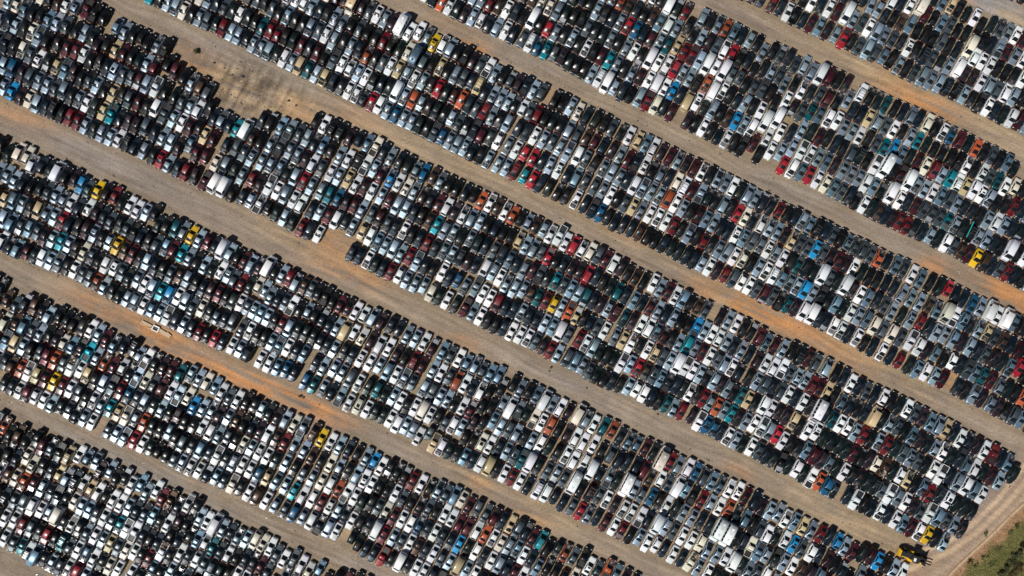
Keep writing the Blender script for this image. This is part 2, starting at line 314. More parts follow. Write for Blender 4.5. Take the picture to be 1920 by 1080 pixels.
# ------------------------------------------------------------------ the cars: where each one stands
# nine numbers a car: x and y in twentieths of a metre, body type, colour, block, place in block, nose up the lot or not, turn, detail
DATA = [
-2343,1345,0,2,3,1,1,-2,0, -2304,1328,0,1,3,1,1,0,0, -2269,1306,0,7,3,1,1,1,1, -2191,1366,1,1,3,0,0,-2,0, -2114,1340,0,15,3,0,1,1,3, -2074,1328,0,0,3,0,1,0,0,
-2032,1314,2,2,3,0,1,-1,3, -1979,1300,8,11,3,0,0,-2,0, -2389,1261,0,2,3,1,0,2,0, -2348,1246,0,5,3,1,0,1,0, -2396,1161,6,1,3,1,1,2,0, -2314,1222,0,2,3,1,0,-1,0,
-2237,1196,0,1,3,1,0,3,1, -2159,1256,0,7,3,1,1,-1,0, -2119,1243,0,2,3,1,1,1,2, -2076,1229,0,3,3,1,1,2,3, -2204,1173,8,2,3,1,0,-1,0, -2283,1111,3,1,3,1,0,3,1,
-2247,1089,0,3,3,1,0,0,0, -2205,1069,0,0,3,1,1,-1,3, -2077,1119,0,11,3,1,0,2,0, -2035,1106,0,10,3,1,0,0,0, -1996,1093,0,0,3,1,0,0,2, -1991,1192,3,2,3,1,0,-4,0,
-1950,1177,0,9,3,1,1,1,3, -1839,1225,2,7,3,0,1,3,2, -1802,1201,0,2,3,0,1,-3,0, -1651,1139,1,2,3,0,1,-1,1, -1846,1116,0,14,3,1,1,1,0, -1699,1050,0,2,3,1,1,1,0,
-1659,1036,4,11,3,1,1,0,1, -1571,1011,4,11,3,0,0,1,1, -1491,961,0,2,3,0,1,-3,1, -2367,1038,4,2,3,1,0,6,0, -2327,1026,5,6,3,1,0,-1,0, -2288,1004,0,16,3,1,0,2,0,
-2123,1034,2,14,3,1,0,-2,1, -2080,1021,8,7,3,1,0,-1,0, -2041,1008,4,16,3,1,0,-3,1, -1890,1031,0,5,3,1,0,1,0, -1853,1011,4,2,3,1,0,-3,3, -1968,976,0,3,3,1,1,-2,2,
-1936,947,1,2,3,1,0,-3,0, -1816,994,0,3,3,1,0,1,0, -1742,965,3,11,3,1,0,-1,2, -1702,951,5,2,3,1,0,-1,0, -1657,937,8,0,3,1,0,1,0, -2207,969,0,2,3,1,0,2,0,
-2247,983,5,3,3,1,0,-2,1, -2167,949,0,2,3,1,0,0,0, -2087,923,5,2,3,1,0,1,1, -2019,882,0,2,3,1,0,1,1, -1982,863,0,0,3,1,0,-2,0, -2369,941,0,2,3,2,0,-2,2,
-2330,920,0,6,3,2,1,1,0, -2250,883,0,1,3,2,0,1,0, -2213,860,5,2,3,2,0,3,0, -2289,898,0,16,3,2,1,2,0, -1745,868,0,11,3,1,0,1,0, -1860,910,0,14,3,1,0,-4,0,
-1785,880,4,3,3,1,0,4,0, -1659,840,5,0,3,1,0,-3,0, -1571,900,0,9,3,1,1,-2,0, -1536,877,0,3,3,1,1,1,1, -1495,857,0,2,3,1,1,0,2, -1460,832,4,0,3,1,1,-1,0,
-1906,826,0,14,3,1,0,1,0, -1866,811,8,8,3,1,0,1,0, -2064,798,3,10,3,2,0,-1,0, -2027,779,0,10,3,2,0,1,0, -1989,760,0,2,3,2,0,-2,0, -1828,795,1,5,3,1,1,0,0,
-1788,783,0,16,3,1,0,0,0, -1619,812,8,3,3,1,0,-1,0, -1579,791,0,2,3,1,0,-3,0, -1539,772,0,0,3,1,0,1,0, -1505,748,0,11,3,1,0,1,3, -1432,713,0,14,3,1,0,0,0,
-1348,787,4,2,3,0,1,-1,2, -1387,797,0,5,3,0,1,0,0, -1282,747,0,8,3,0,1,-2,0, -1238,741,6,0,3,0,1,-2,0, -1912,722,4,2,3,2,0,1,4, -1873,705,0,2,3,2,0,-3,0,
-1831,698,0,0,3,2,1,0,0, -1706,754,5,3,3,1,0,1,0, -1669,725,0,5,3,1,0,-1,0, -1626,708,0,2,3,1,1,-3,0, -1391,701,0,11,3,1,1,0,0, -1499,674,0,7,3,1,0,0,2,
-1565,1313,5,2,2,2,0,2,1, -1530,1295,0,1,2,2,0,0,0, -1457,1263,0,2,2,2,0,0,0, -1604,1333,0,2,2,2,0,0,0, -1450,1361,0,1,2,1,0,0,0, -1412,1347,4,2,2,1,0,0,0,
-1382,1231,2,9,2,2,0,3,3, -1346,1213,4,10,2,2,0,0,0, -1309,1196,3,2,2,2,0,-1,0, -1274,1177,4,2,2,2,0,-3,4, -1206,1140,0,2,2,2,0,-1,3, -1267,1279,2,0,2,1,0,-2,0,
-1303,1297,0,9,2,1,0,2,0, -1679,1371,8,8,2,2,0,0,0, -1222,1367,8,15,2,1,0,0,2, -1613,1124,8,4,3,0,1,0,0, -1185,1350,0,3,2,1,0,2,0, -1037,1372,5,0,2,1,1,0,0,
-1000,1355,0,0,2,1,1,1,2, -966,1334,2,0,2,1,1,2,0, -852,1379,0,1,2,0,1,-1,0, -1117,1308,0,3,2,1,0,1,0, -815,1363,0,5,2,0,1,2,0, -740,1326,7,14,2,0,0,2,2,
-627,1278,1,0,2,0,0,1,0, -591,1256,0,2,2,0,0,-1,0, -662,1297,0,3,2,0,1,3,1, -1046,1272,0,7,2,1,0,-2,1, -821,1267,0,2,2,1,1,-1,3, -790,1235,0,2,2,1,1,-2,0,
-896,1297,1,5,2,1,0,0,0, -510,1229,7,0,2,0,1,1,0, -553,1241,4,16,2,0,1,-2,0, -477,1198,0,0,2,0,1,-4,0, -429,1201,0,0,2,0,1,0,0, -390,1178,0,2,2,0,1,2,1,
-362,1145,0,13,2,0,1,-1,3, -319,1138,4,0,2,0,1,1,1, -284,1120,5,2,2,0,1,0,0, -213,1087,8,4,2,0,1,-1,0, -109,1025,8,0,2,0,1,-3,0, -78,1001,0,2,2,0,1,-1,0,
-1162,1224,0,8,2,1,1,-2,0, -1126,1206,0,10,2,1,0,0,0, -1090,1189,0,10,2,1,1,0,2, -940,1215,4,2,2,1,0,-1,1, -902,1201,0,3,2,1,0,3,0, -866,1184,0,0,2,1,0,-1,0,
-832,1155,3,2,2,1,0,-1,0, -596,1155,0,10,2,1,1,1,0, -707,1213,0,3,2,1,1,-1,0, -750,1129,0,2,2,1,0,0,0, -1170,1122,0,2,2,2,0,-6,1, -1134,1105,5,2,2,2,0,-2,1,
-1063,1072,3,0,2,2,0,-1,0, -1026,1054,0,2,2,2,0,-1,0, -990,1037,5,14,2,2,0,-2,0, -909,1101,0,11,2,1,0,4,0, -952,1019,0,8,2,2,0,-2,0, -913,1000,3,2,2,2,0,-3,0,
-875,981,4,14,2,2,0,-1,2, -830,1066,8,3,2,1,0,1,2, -793,1045,0,0,2,1,0,1,0, -754,1027,2,0,2,1,1,0,2, -674,1089,0,12,2,1,1,0,1, -567,1035,0,0,2,1,0,0,0,
-529,1021,0,14,2,1,0,0,0, -482,1105,0,1,2,1,1,1,0, -442,1088,7,7,2,1,1,1,0, -332,1033,0,14,2,1,0,-1,1, -263,995,5,2,2,1,0,-2,4, -493,998,2,2,2,1,0,0,1,
-457,975,0,0,2,1,0,-1,2, -414,967,0,2,2,1,0,-2,0, -378,948,2,16,2,1,0,-1,2, -343,929,0,10,2,1,0,2,0, -717,1004,0,2,2,1,0,0,0, -682,985,1,0,2,1,0,-1,0,
-835,961,5,5,2,2,0,1,0, -797,942,0,5,2,2,0,0,2, -760,923,0,0,2,2,0,1,0, -725,905,0,0,2,2,0,1,1, -655,868,0,10,2,2,0,4,1, -616,855,4,0,2,2,0,-2,0,
-582,830,0,2,2,2,0,1,0, -544,811,0,6,2,2,0,-1,0, -505,794,0,2,2,2,0,0,0, -537,914,6,0,2,1,0,1,0, -501,893,0,2,2,1,0,1,1, -461,878,4,12,2,1,0,0,0,
-424,864,2,2,2,1,0,0,2, -468,779,0,2,2,2,0,1,0, -327,707,2,6,2,2,0,1,0, -235,879,0,12,2,1,0,-1,0, -156,941,5,14,2,1,0,0,4, -281,795,2,2,2,1,0,0,0,
-201,858,5,5,2,1,0,-1,0, -168,836,0,3,2,1,0,-1,0, -128,823,4,10,2,1,0,-9,0, -84,907,1,2,2,1,1,0,2, -49,889,0,2,2,1,1,0,0, -16,870,0,2,2,1,1,-1,0,
-247,774,1,3,2,1,1,-2,3, -174,740,8,5,2,1,0,-1,0, -140,719,5,11,2,1,1,1,0, -101,705,0,3,2,1,0,-1,1, -93,803,0,2,2,1,1,7,0, -22,768,4,2,2,1,0,-1,0,
-291,690,0,2,2,2,0,-1,0, -220,657,0,2,2,2,0,0,3, -20,664,0,2,2,1,0,2,2, -400,1374,2,0,1,2,0,1,0, -362,1353,4,5,1,2,0,0,0, -326,1334,3,12,1,2,0,-2,0,
-291,1316,1,0,1,2,0,-2,0, -182,1266,0,2,1,2,0,0,0, -145,1250,2,0,1,2,0,-1,1, -107,1233,0,5,1,2,1,2,0, -69,1216,4,2,1,2,1,0,0, -29,1202,0,0,1,2,0,1,0,
-174,1365,3,2,1,1,0,0,0, -137,1349,1,2,1,1,0,-1,0, -99,1333,0,10,1,1,1,1,0, -61,1317,0,15,1,1,0,0,0, -22,1300,0,0,1,1,0,0,0, 6,1182,0,5,1,2,0,0,0,
-873,764,0,0,3,0,1,3,2, -1075,758,0,7,3,0,1,-2,2, -1033,739,8,2,3,0,1,-1,0, -989,727,0,3,3,0,1,-1,0, -955,703,3,2,3,1,0,2,0, -879,669,0,7,3,1,1,2,0,
-755,707,0,16,3,0,1,0,0, -711,697,2,5,3,0,1,2,0, -671,678,0,7,3,0,1,-1,0, -633,658,8,1,3,0,1,-1,0, 102,1351,0,15,1,1,0,0,0, 145,1343,0,1,1,1,1,1,3,
177,1313,0,1,1,1,0,4,1, 213,1291,4,2,1,1,0,-3,0, 256,1374,0,2,1,1,0,-1,0, 98,1254,6,0,1,1,0,-1,0, 18,1286,4,5,1,1,0,1,0, 168,1209,2,10,1,1,0,0,0,
293,1358,5,9,1,1,0,0,4, 396,1293,0,2,1,1,0,2,0, 476,1356,0,2,1,1,1,0,1, 513,1339,0,12,1,1,1,1,3, 468,1257,0,5,1,1,0,-2,0, 506,1242,0,2,1,1,0,-1,1,
667,1364,2,0,1,0,1,0,1, 737,1324,6,0,1,0,1,2,0, 630,1382,4,0,1,0,1,0,0, 815,1294,0,10,1,0,1,-2,1, 891,1263,4,2,1,0,1,4,0, 964,1230,0,2,1,0,1,1,2,
1000,1213,0,12,1,0,1,0,0, 1037,1195,4,7,1,0,1,0,3, 1073,1177,0,5,1,0,1,1,0, 1110,1159,2,2,1,0,0,-1,0, 1170,1100,0,2,1,0,1,-1,0, 689,1239,0,7,1,1,0,-3,0,
733,1230,5,0,1,1,1,-1,0, 770,1213,0,2,1,1,1,1,0, 542,1222,0,10,1,1,0,-5,2, 579,1204,0,6,1,1,0,-3,0, 205,1192,0,2,1,1,0,0,0, 249,1275,0,9,1,1,0,2,2,
282,1166,0,2,1,1,0,-1,1, 51,1165,0,3,1,2,0,-3,0, 86,1145,5,0,1,2,0,2,4, 122,1127,0,6,1,2,1,1,1, 160,1110,0,8,1,2,0,2,3, 199,1097,2,3,1,2,0,2,2,
236,1081,4,16,1,2,0,-2,3, 461,1161,0,2,1,1,0,2,1, 534,1123,2,2,1,1,1,2,0, 570,1104,1,0,1,1,0,-4,0, 347,1118,1,0,1,1,0,0,1, 417,1080,0,11,1,1,0,2,0,
454,1063,0,8,1,1,0,1,0, 646,1158,2,11,1,1,0,1,1, 690,1151,0,2,1,1,0,-2,0, 726,1132,0,8,1,1,0,-1,0, 773,1132,0,14,1,1,1,-2,0, 884,1166,0,2,1,1,1,0,0,
919,1147,0,16,1,1,0,-1,0, 644,1068,6,0,1,1,0,-1,0, 682,1052,1,0,1,1,0,-2,0, 728,1048,0,0,1,1,0,-2,0, 802,1099,1,10,1,1,0,1,0, 840,1084,8,10,1,1,0,1,2,
875,1064,4,2,1,1,0,2,0, 911,1043,6,0,1,1,0,0,0, 951,1032,2,0,1,1,0,2,0, 987,1012,6,0,1,1,0,-4,0, 993,1114,4,0,1,1,1,3,2, 1031,1097,0,10,1,1,1,-1,0,
758,1017,4,10,1,1,0,0,4, 796,1003,0,2,1,1,0,1,1, 831,982,0,2,1,1,1,1,0, 489,1042,0,2,1,1,0,1,0, 372,998,0,2,1,2,1,0,0, 408,979,4,0,1,2,0,-2,4,
442,956,6,0,1,2,0,1,0, 478,936,2,2,1,2,0,-2,0, 558,997,0,2,1,1,1,0,1, 598,984,1,11,1,1,0,3,2, 638,970,0,0,1,1,0,-3,0, 680,960,6,0,1,1,1,2,2,
714,936,0,0,1,1,1,1,0, 752,922,0,6,1,1,1,0,0, 594,888,5,2,1,2,0,0,0, 633,871,8,10,1,2,0,2,0, 670,854,5,1,1,2,0,0,0, 787,900,0,5,1,1,0,1,0,
818,870,6,14,1,1,1,1,0, 865,870,0,0,1,1,0,2,3, 941,924,6,0,1,1,1,1,2, 983,915,0,0,1,1,0,-3,2, 908,952,0,12,1,1,0,1,1, 1062,981,2,3,1,1,0,-2,3,
1089,863,3,2,1,1,0,-10,0, 1211,1008,0,2,1,1,1,1,1, 1133,947,0,3,1,1,1,-1,1, 1162,829,1,0,1,1,0,2,0, 1182,776,6,0,1,1,0,0,0, 1117,745,5,0,1,1,0,-5,1,
1080,761,0,2,1,1,0,0,1, 1044,779,0,6,1,1,0,4,0, 937,832,5,2,1,1,0,-1,4, 893,750,0,0,1,2,0,-1,0, 1000,695,0,0,1,2,0,-2,2, 1130,678,0,11,1,2,1,-1,0,
821,785,0,16,1,2,1,-1,0, 32,959,3,16,2,0,1,2,0, 67,943,8,5,2,0,1,1,0, 102,926,0,2,2,0,1,0,0, 275,848,0,2,2,0,0,-3,2, 311,824,0,1,2,0,1,4,3,
350,805,3,5,2,0,1,-1,0, 392,788,5,9,2,0,1,-1,0, 469,748,0,3,2,0,1,0,0, 549,712,0,0,2,0,1,2,0, 590,693,2,14,2,0,1,1,0, 627,676,0,7,2,0,1,1,0,
663,658,3,0,2,0,1,2,4, 53,842,2,0,2,1,1,0,0, 86,826,0,3,2,1,1,10,0, 121,812,5,10,2,1,1,1,0, 107,711,0,0,2,1,0,0,0, 147,694,0,2,2,1,0,0,0,
68,727,5,5,2,1,0,2,2, 30,746,0,5,2,1,0,-2,0, 266,739,5,2,2,1,1,1,0, 307,720,3,3,2,1,1,1,0, 389,686,2,11,2,1,1,0,0, 350,703,0,15,2,1,1,-1,0,
187,682,0,3,2,1,0,0,2, 1216,1328,0,10,0,2,0,-1,1, 1253,1309,2,5,0,2,0,2,0, 1288,1289,0,0,0,2,0,5,0, 1357,1250,2,5,0,2,0,1,0, 1395,1233,1,11,0,2,0,-2,0,
1434,1219,0,7,0,2,0,1,0, 1471,1200,0,16,0,2,0,-1,0, 1510,1184,2,2,0,2,0,2,0, 1547,1164,8,10,0,2,0,1,0, 1735,1083,2,7,0,2,0,-1,0, 1403,1334,0,0,0,1,0,0,0,
1440,1317,2,5,0,1,0,3,1, 1481,1307,0,0,0,1,0,2,0, 1517,1286,3,11,0,1,0,2,0, 1562,1280,6,0,0,1,0,0,0, 1674,1321,2,2,0,1,0,17,0, 1710,1301,2,2,0,1,0,-1,0,
1594,1253,0,2,0,1,1,-1,0, 1631,1235,0,3,0,1,0,-1,0, 1666,1216,0,0,0,1,0,-1,0, 1699,1192,5,2,0,1,0,-2,0, 1737,1178,0,2,0,1,1,2,0, 1777,1163,0,3,0,1,1,-3,0,
1778,1342,5,0,0,1,1,-1,0, 1819,1333,0,5,0,1,1,0,0, 1860,1323,0,0,0,1,1,1,0, 1911,1325,7,1,0,1,1,0,0, 1934,1277,3,11,0,1,1,2,0, 1860,1231,3,7,0,1,0,-1,0,
1819,1243,0,15,0,1,1,0,2, 2006,1237,0,7,0,1,1,-3,0, 2050,1319,2,14,0,0,0,2,1, 2013,1336,0,7,0,0,1,0,0, 2123,1279,2,9,0,0,1,2,0, 2161,1262,0,0,0,0,0,-1,0,
2241,1230,0,9,0,0,1,-2,0, 2279,1214,0,3,0,0,1,0,1, 2316,1197,0,2,0,0,1,0,0, 2353,1181,0,0,0,0,1,1,0, 2390,1163,0,11,0,0,1,0,0, 2044,1223,0,3,0,1,0,0,0,
1815,1147,2,5,0,1,0,-1,0, 1849,1121,0,0,0,1,0,2,3, 1920,1083,5,5,0,1,0,1,4, 1958,1067,0,3,0,1,0,-4,0, 2134,1123,6,1,0,1,0,1,0, 2157,1076,4,0,0,1,1,-3,0,
2194,1057,1,0,0,1,0,4,0, 2230,1038,0,0,0,1,0,1,0, 2273,1118,8,2,0,1,1,3,0, 2310,1100,0,11,0,1,1,1,0, 2387,1068,0,0,0,1,1,1,0, 1805,1041,0,2,0,2,0,0,1,
1876,1003,1,3,0,2,0,1,0, 1913,986,5,2,0,2,0,-1,0, 1951,969,0,2,0,2,0,-2,0, 1990,954,4,2,0,2,0,2,0, 2032,941,4,5,0,2,1,-1,4, 2110,903,0,2,0,2,0,-1,0,
2221,846,0,0,0,2,0,-1,0, 2257,828,0,5,0,2,0,2,3, 2329,793,4,0,0,2,0,0,0, 2367,780,4,11,0,2,0,1,0, 2404,764,8,2,0,2,0,-2,0, 2035,1034,0,2,0,1,0,1,0,
2084,1031,6,0,0,1,1,-2,0, 2188,959,1,0,0,1,0,-1,0, 2226,944,5,2,0,1,1,1,0, 2302,911,5,0,0,1,1,2,0, 2337,890,4,2,0,1,0,2,4, 2382,974,4,0,0,1,0,-1,3,
1256,1091,0,3,1,0,1,0,2, 1321,1042,0,3,1,0,1,1,3, 1367,1042,3,2,1,0,1,2,0, 1398,1010,4,2,1,0,1,-2,0, 1437,995,6,0,1,0,0,0,0, 1483,989,5,11,1,0,1,1,0,
1631,912,4,0,1,0,1,-2,4, 1273,953,1,2,1,1,1,0,0, 1354,925,0,0,1,1,1,2,1, 1390,906,0,9,1,1,0,1,1, 1438,906,0,3,1,1,1,-4,0, 1477,890,5,11,1,1,1,-2,1,
1569,883,0,2,1,0,1,-1,2, 1708,875,0,9,1,0,1,2,1, 1745,857,0,8,1,0,1,-3,0, 1863,805,4,2,1,0,1,0,0, 1901,789,1,5,1,0,0,0,0, 1940,772,4,1,1,0,1,0,0,
2012,727,0,0,1,0,0,0,1, 2052,714,1,6,1,0,1,0,1, 2091,693,4,11,1,0,1,-2,0, 2131,674,0,9,1,0,1,-1,0, 1238,790,6,0,1,1,0,-1,2, 1281,876,0,0,1,1,0,1,0,
1312,839,2,16,1,1,0,0,2, 1348,820,0,3,1,1,0,3,0, 1395,822,0,8,1,1,0,0,3, 1434,806,0,7,1,1,0,2,0, 1476,790,4,0,1,1,0,1,1, 1518,782,0,0,1,1,0,-2,0,
1665,794,0,14,1,1,0,4,0, 1704,775,5,2,1,1,1,-3,4, 1782,741,0,0,1,1,1,-2,0, 1586,729,0,2,1,1,0,-1,0, 1624,712,1,0,1,1,1,1,0, 1858,704,0,2,1,1,0,3,2,
1897,689,1,8,1,1,1,2,0, 1252,726,1,0,1,1,0,2,0, 1193,704,0,0,1,1,1,1,0, 1435,707,0,11,1,1,1,0,2, 1298,720,0,5,1,1,0,0,0, 1353,738,0,2,1,1,1,-2,0,
1548,748,1,2,1,1,0,1,0, -2295,635,5,1,4,0,1,4,0, -2256,620,3,1,4,0,1,1,0, -2233,578,4,0,4,0,1,4,1, -2346,632,0,9,4,0,1,0,3, -2390,547,0,2,4,1,1,0,0,
-2350,532,0,2,4,1,1,1,0, -2316,506,0,2,4,1,1,0,0, -2188,576,3,5,4,0,1,-2,0, -2113,543,6,0,4,0,1,1,0, -2009,483,3,6,4,0,0,1,0, -2036,516,0,16,4,0,1,2,3,
-1928,460,0,13,4,0,1,0,0, -1973,464,0,3,4,0,1,1,0, -1848,436,0,10,4,0,1,-1,0, -2123,437,0,2,4,1,1,0,0, -2088,417,2,2,4,1,1,-1,1, -2053,398,0,0,4,1,1,2,0,
-1973,376,1,0,4,1,1,-2,0, -1779,387,0,0,4,0,1,1,0, -1745,367,0,0,4,0,1,1,0, -1707,354,1,2,4,0,0,3,0, -2324,408,5,7,4,1,0,1,4, -2285,394,1,2,4,1,0,3,0,
-2207,364,5,14,4,1,0,3,0, -2168,351,2,2,4,1,1,-2,0, -2133,332,0,2,4,1,0,-1,0, -2098,313,0,10,4,1,0,-3,1, -2370,325,5,2,4,1,0,1,0, -1870,315,0,3,4,1,1,-1,0,
-1793,284,0,3,4,1,1,0,0, -1948,255,0,2,4,1,0,2,3, -1879,214,2,2,4,1,0,1,0, -1842,197,0,13,4,1,0,-1,0, -1567,280,5,8,4,0,0,0,0, -1528,268,3,2,4,0,1,2,0,
-1492,249,0,13,4,0,1,-1,0, -1457,230,0,2,4,0,1,-1,0, -1420,215,2,11,4,0,0,-1,0, -1350,179,6,0,4,0,0,1,0, -1311,167,4,2,4,0,1,-2,0, -1243,134,0,11,4,0,1,-10,0,
-1214,111,5,2,4,0,1,1,4, -1725,242,4,5,4,1,1,2,0, -1652,209,4,3,4,1,1,-1,0, -1615,192,3,7,4,1,0,0,1, -1574,184,4,11,4,1,1,1,0, -1538,165,0,8,4,1,1,1,0,
-1503,145,0,2,4,1,1,0,0, -1431,108,0,2,4,1,1,0,0, -1356,83,1,0,4,1,1,-2,0, -1322,64,0,2,4,1,0,0,3, -1258,26,0,10,4,1,1,-3,3, -1699,126,4,2,4,1,0,2,0,
-1772,158,0,11,4,1,0,-1,0, -1807,177,0,15,4,1,0,-1,0, -1666,102,0,5,4,1,0,3,0, -1892,109,4,0,4,1,0,0,0, -1854,94,2,0,4,1,0,-2,3, -1819,75,0,3,4,1,0,3,0,
-1746,42,0,2,4,1,0,0,0, -1712,19,0,0,4,1,0,-4,2, -1594,65,0,3,4,1,0,1,0, -1511,45,4,2,4,1,0,-3,0, -1549,61,0,15,4,1,0,-2,0, -2331,306,5,7,4,1,1,-1,0,
-2292,289,0,3,4,1,0,-2,2, -2252,278,3,7,4,1,0,0,4, -2213,265,0,3,4,1,0,-1,0, -2143,229,0,2,4,1,0,-1,0, -2104,217,0,8,4,1,0,-1,0, -2067,203,0,2,4,1,0,-2,0,
-1994,171,0,1,4,1,1,1,0, -1960,151,0,3,4,1,0,1,1, -2375,220,5,0,4,2,1,0,0, -2303,182,5,7,4,2,1,2,4, -2188,144,4,0,4,2,0,1,0, -2153,126,0,2,4,2,0,-1,0,
-2112,119,8,2,4,2,0,0,2, -2040,87,0,0,4,2,0,2,0, -2006,67,1,3,4,2,0,1,0, -1972,47,3,3,4,2,0,1,4, -1938,26,0,12,4,2,0,2,1, -2229,153,0,9,4,2,0,1,1,
-2340,198,0,5,4,2,1,-9,1, -1900,10,0,2,4,2,1,-2,2, -2367,416,2,14,4,1,0,-1,0, -2198,471,0,9,4,1,1,2,3, -2161,454,0,3,4,1,1,-1,3, -1758,663,3,5,3,2,1,2,0,
-1717,643,3,2,3,2,0,-2,0, -1675,619,0,9,3,2,0,-2,0, -1639,599,0,10,3,2,0,1,3, -1600,581,0,2,3,2,1,-3,0, -1561,560,0,5,3,2,0,2,0, -1522,541,4,10,3,2,0,-2,0,
-1481,523,3,16,3,2,0,9,1, -1432,500,8,11,3,2,0,-2,0, -1386,486,6,0,3,2,0,-5,2, -1345,469,6,0,3,2,0,-1,2, -1259,427,2,5,3,2,0,-4,0, -1220,409,2,2,3,2,0,-1,2,
-1592,681,3,2,3,1,0,0,0, -1475,628,0,11,3,1,0,2,1, -1432,614,2,11,3,1,0,2,0, -1383,582,0,1,3,1,0,1,0, -1336,573,5,2,3,1,0,0,1, -1297,552,0,9,3,1,0,-1,1,
-1260,525,0,2,3,1,0,-1,0, -1214,509,2,10,3,1,0,1,0, -1553,664,0,16,3,1,1,1,0, -1215,609,0,2,3,1,0,-4,3, -1253,631,1,3,3,1,0,1,3, -1288,654,3,3,3,1,0,0,0,
-1335,665,2,5,3,1,0,0,1, -1123,674,0,2,3,1,1,-2,1, -1081,657,8,3,3,1,1,0,0, -1036,645,0,2,3,1,0,1,0, -1001,620,0,2,3,1,0,1,1, -1168,591,0,2,3,1,0,2,0,
-1128,574,2,2,3,1,0,0,1, -1082,562,0,7,3,1,0,-3,1, -928,582,3,0,3,1,1,0,0, -920,680,1,5,3,1,1,0,1, -845,538,0,0,3,1,0,1,2, -890,560,0,3,3,1,0,2,2,
-808,520,0,2,3,1,0,0,0, -800,622,0,2,3,1,1,0,0, -762,603,0,0,3,1,1,1,0, -681,572,8,0,3,1,1,0,0, -641,558,0,2,3,1,0,-1,0, -563,614,1,2,3,0,1,3,0,
-481,577,5,9,3,0,1,3,0, -445,555,2,2,3,0,1,0,0, -408,539,3,6,3,0,1,4,0, -331,501,0,2,3,0,1,-2,2, -215,447,0,5,3,0,1,0,0, -140,410,0,12,3,0,1,1,0,
-100,399,0,0,3,0,1,1,2, -30,359,0,0,3,0,1,3,1, -564,515,0,6,3,1,1,2,1, -527,493,0,0,3,1,1,0,0, -490,471,1,1,3,1,1,-1,0, -453,455,0,2,3,1,1,1,2,
-411,437,1,16,3,1,1,-1,1, -376,417,0,5,3,1,1,-1,0, -338,399,1,11,3,1,1,0,0, -302,378,4,0,3,1,1,0,0, -226,343,0,0,3,1,1,1,1, -264,359,0,16,3,1,1,0,2,
-188,325,5,2,3,1,1,2,0, -147,313,0,2,3,1,0,2,0, -1128,480,8,0,3,1,0,0,0, -1175,492,0,16,3,1,1,-2,0, -1093,456,0,0,3,1,0,1,0, -1057,436,5,2,3,1,0,2,0,
-1011,518,5,2,3,1,0,2,0, -973,498,0,10,3,1,0,-3,1, -936,476,0,2,3,1,0,1,0, -890,453,4,2,3,1,0,1,4, -853,436,3,8,3,1,0,3,0, -809,424,0,6,3,1,1,0,0,
-1048,538,2,9,3,1,1,-2,1, -763,508,0,14,3,1,0,1,0, -728,482,0,0,3,1,1,-3,0, -654,451,0,0,3,1,0,1,0, -610,431,1,2,3,1,0,0,0, -572,409,2,11,3,1,0,0,0,
-535,387,5,2,3,1,0,-1,0, -497,369,3,2,3,1,0,0,0, -655,347,0,3,3,1,0,0,0, -618,325,4,11,3,1,0,-1,1, -699,367,0,2,3,1,1,-2,0, -1017,414,0,0,3,1,0,0,0,
-982,392,4,0,3,1,1,-2,0, -899,353,1,2,3,1,0,-2,0, -856,340,0,11,3,1,0,-1,0, -820,318,5,0,3,2,0,-1,0, -779,307,2,9,3,2,0,0,0, -745,283,0,2,3,2,0,1,1,
-699,262,2,14,3,1,0,1,0, -662,241,3,0,3,1,0,1,0, -627,216,0,7,3,1,0,0,1, -552,183,5,2,3,1,0,3,2, -517,161,0,2,3,1,1,0,0, -478,146,0,10,3,1,0,0,0,
-441,125,8,2,3,1,0,3,0, -1175,393,8,0,3,2,1,-2,1, -1100,352,0,9,3,2,0,-1,0, -1062,330,3,2,3,2,0,1,0, -1026,307,0,9,3,2,0,0,0, -984,281,0,10,3,2,0,-1,0,
-944,268,5,5,3,2,0,1,1, -902,252,1,0,3,2,0,0,0, -748,167,0,5,3,2,0,0,0, -672,131,0,0,3,2,0,-1,1, -603,93,0,5,3,2,0,0,0, -567,75,0,10,3,2,0,-2,0,
-527,58,2,0,3,2,0,1,0, -492,38,0,2,3,2,0,3,0, -452,20,0,2,3,2,0,1,0, -409,13,1,2,3,2,0,0,2, -504,266,0,0,3,1,0,2,2, -396,209,0,10,3,1,0,-1,0,
-351,293,0,8,3,1,0,-2,0, -315,269,4,2,3,1,0,0,0, -273,259,0,2,3,1,0,0,1, -194,230,1,2,3,1,0,0,1, -360,184,0,5,3,1,0,1,0, -318,174,0,2,3,1,0,2,1,
-280,158,0,2,3,1,0,0,2, -239,146,5,5,3,1,0,-1,4, -324,73,0,0,3,1,0,0,0, -253,36,2,6,3,1,0,-1,0, -167,7,8,2,3,1,0,0,0, -125,92,5,0,3,1,0,-1,2,
-88,75,3,2,3,1,0,1,4, -56,49,1,0,3,1,0,0,0, -25,21,0,2,3,1,1,-1,1, -167,110,0,5,3,1,1,1,0, -122,195,0,5,3,1,0,-1,0, -83,177,0,3,3,1,0,-1,0,
-11,133,0,7,3,1,0,0,0, -1176,104,0,16,4,0,1,0,1, -1133,102,6,0,4,0,1,-2,0, -1069,65,0,2,4,0,1,-1,0, -1037,46,4,10,4,0,0,-2,0, -1006,25,5,2,4,0,1,0,1,
-1180,14,2,1,4,1,1,0,0, -1148,-3,1,2,4,1,1,0,0, -257,670,4,2,2,2,0,0,0, -185,636,0,5,2,2,1,-1,0, -111,599,0,2,2,2,0,-1,1, -66,580,0,2,2,2,0,-3,0,
-26,563,0,2,2,2,0,1,0, -67,683,2,0,2,1,0,0,0, 20,645,0,0,2,1,0,-3,0, 14,546,5,10,2,2,0,-2,4, 60,629,2,10,2,1,0,-3,0, 102,610,0,10,2,1,1,4,0,
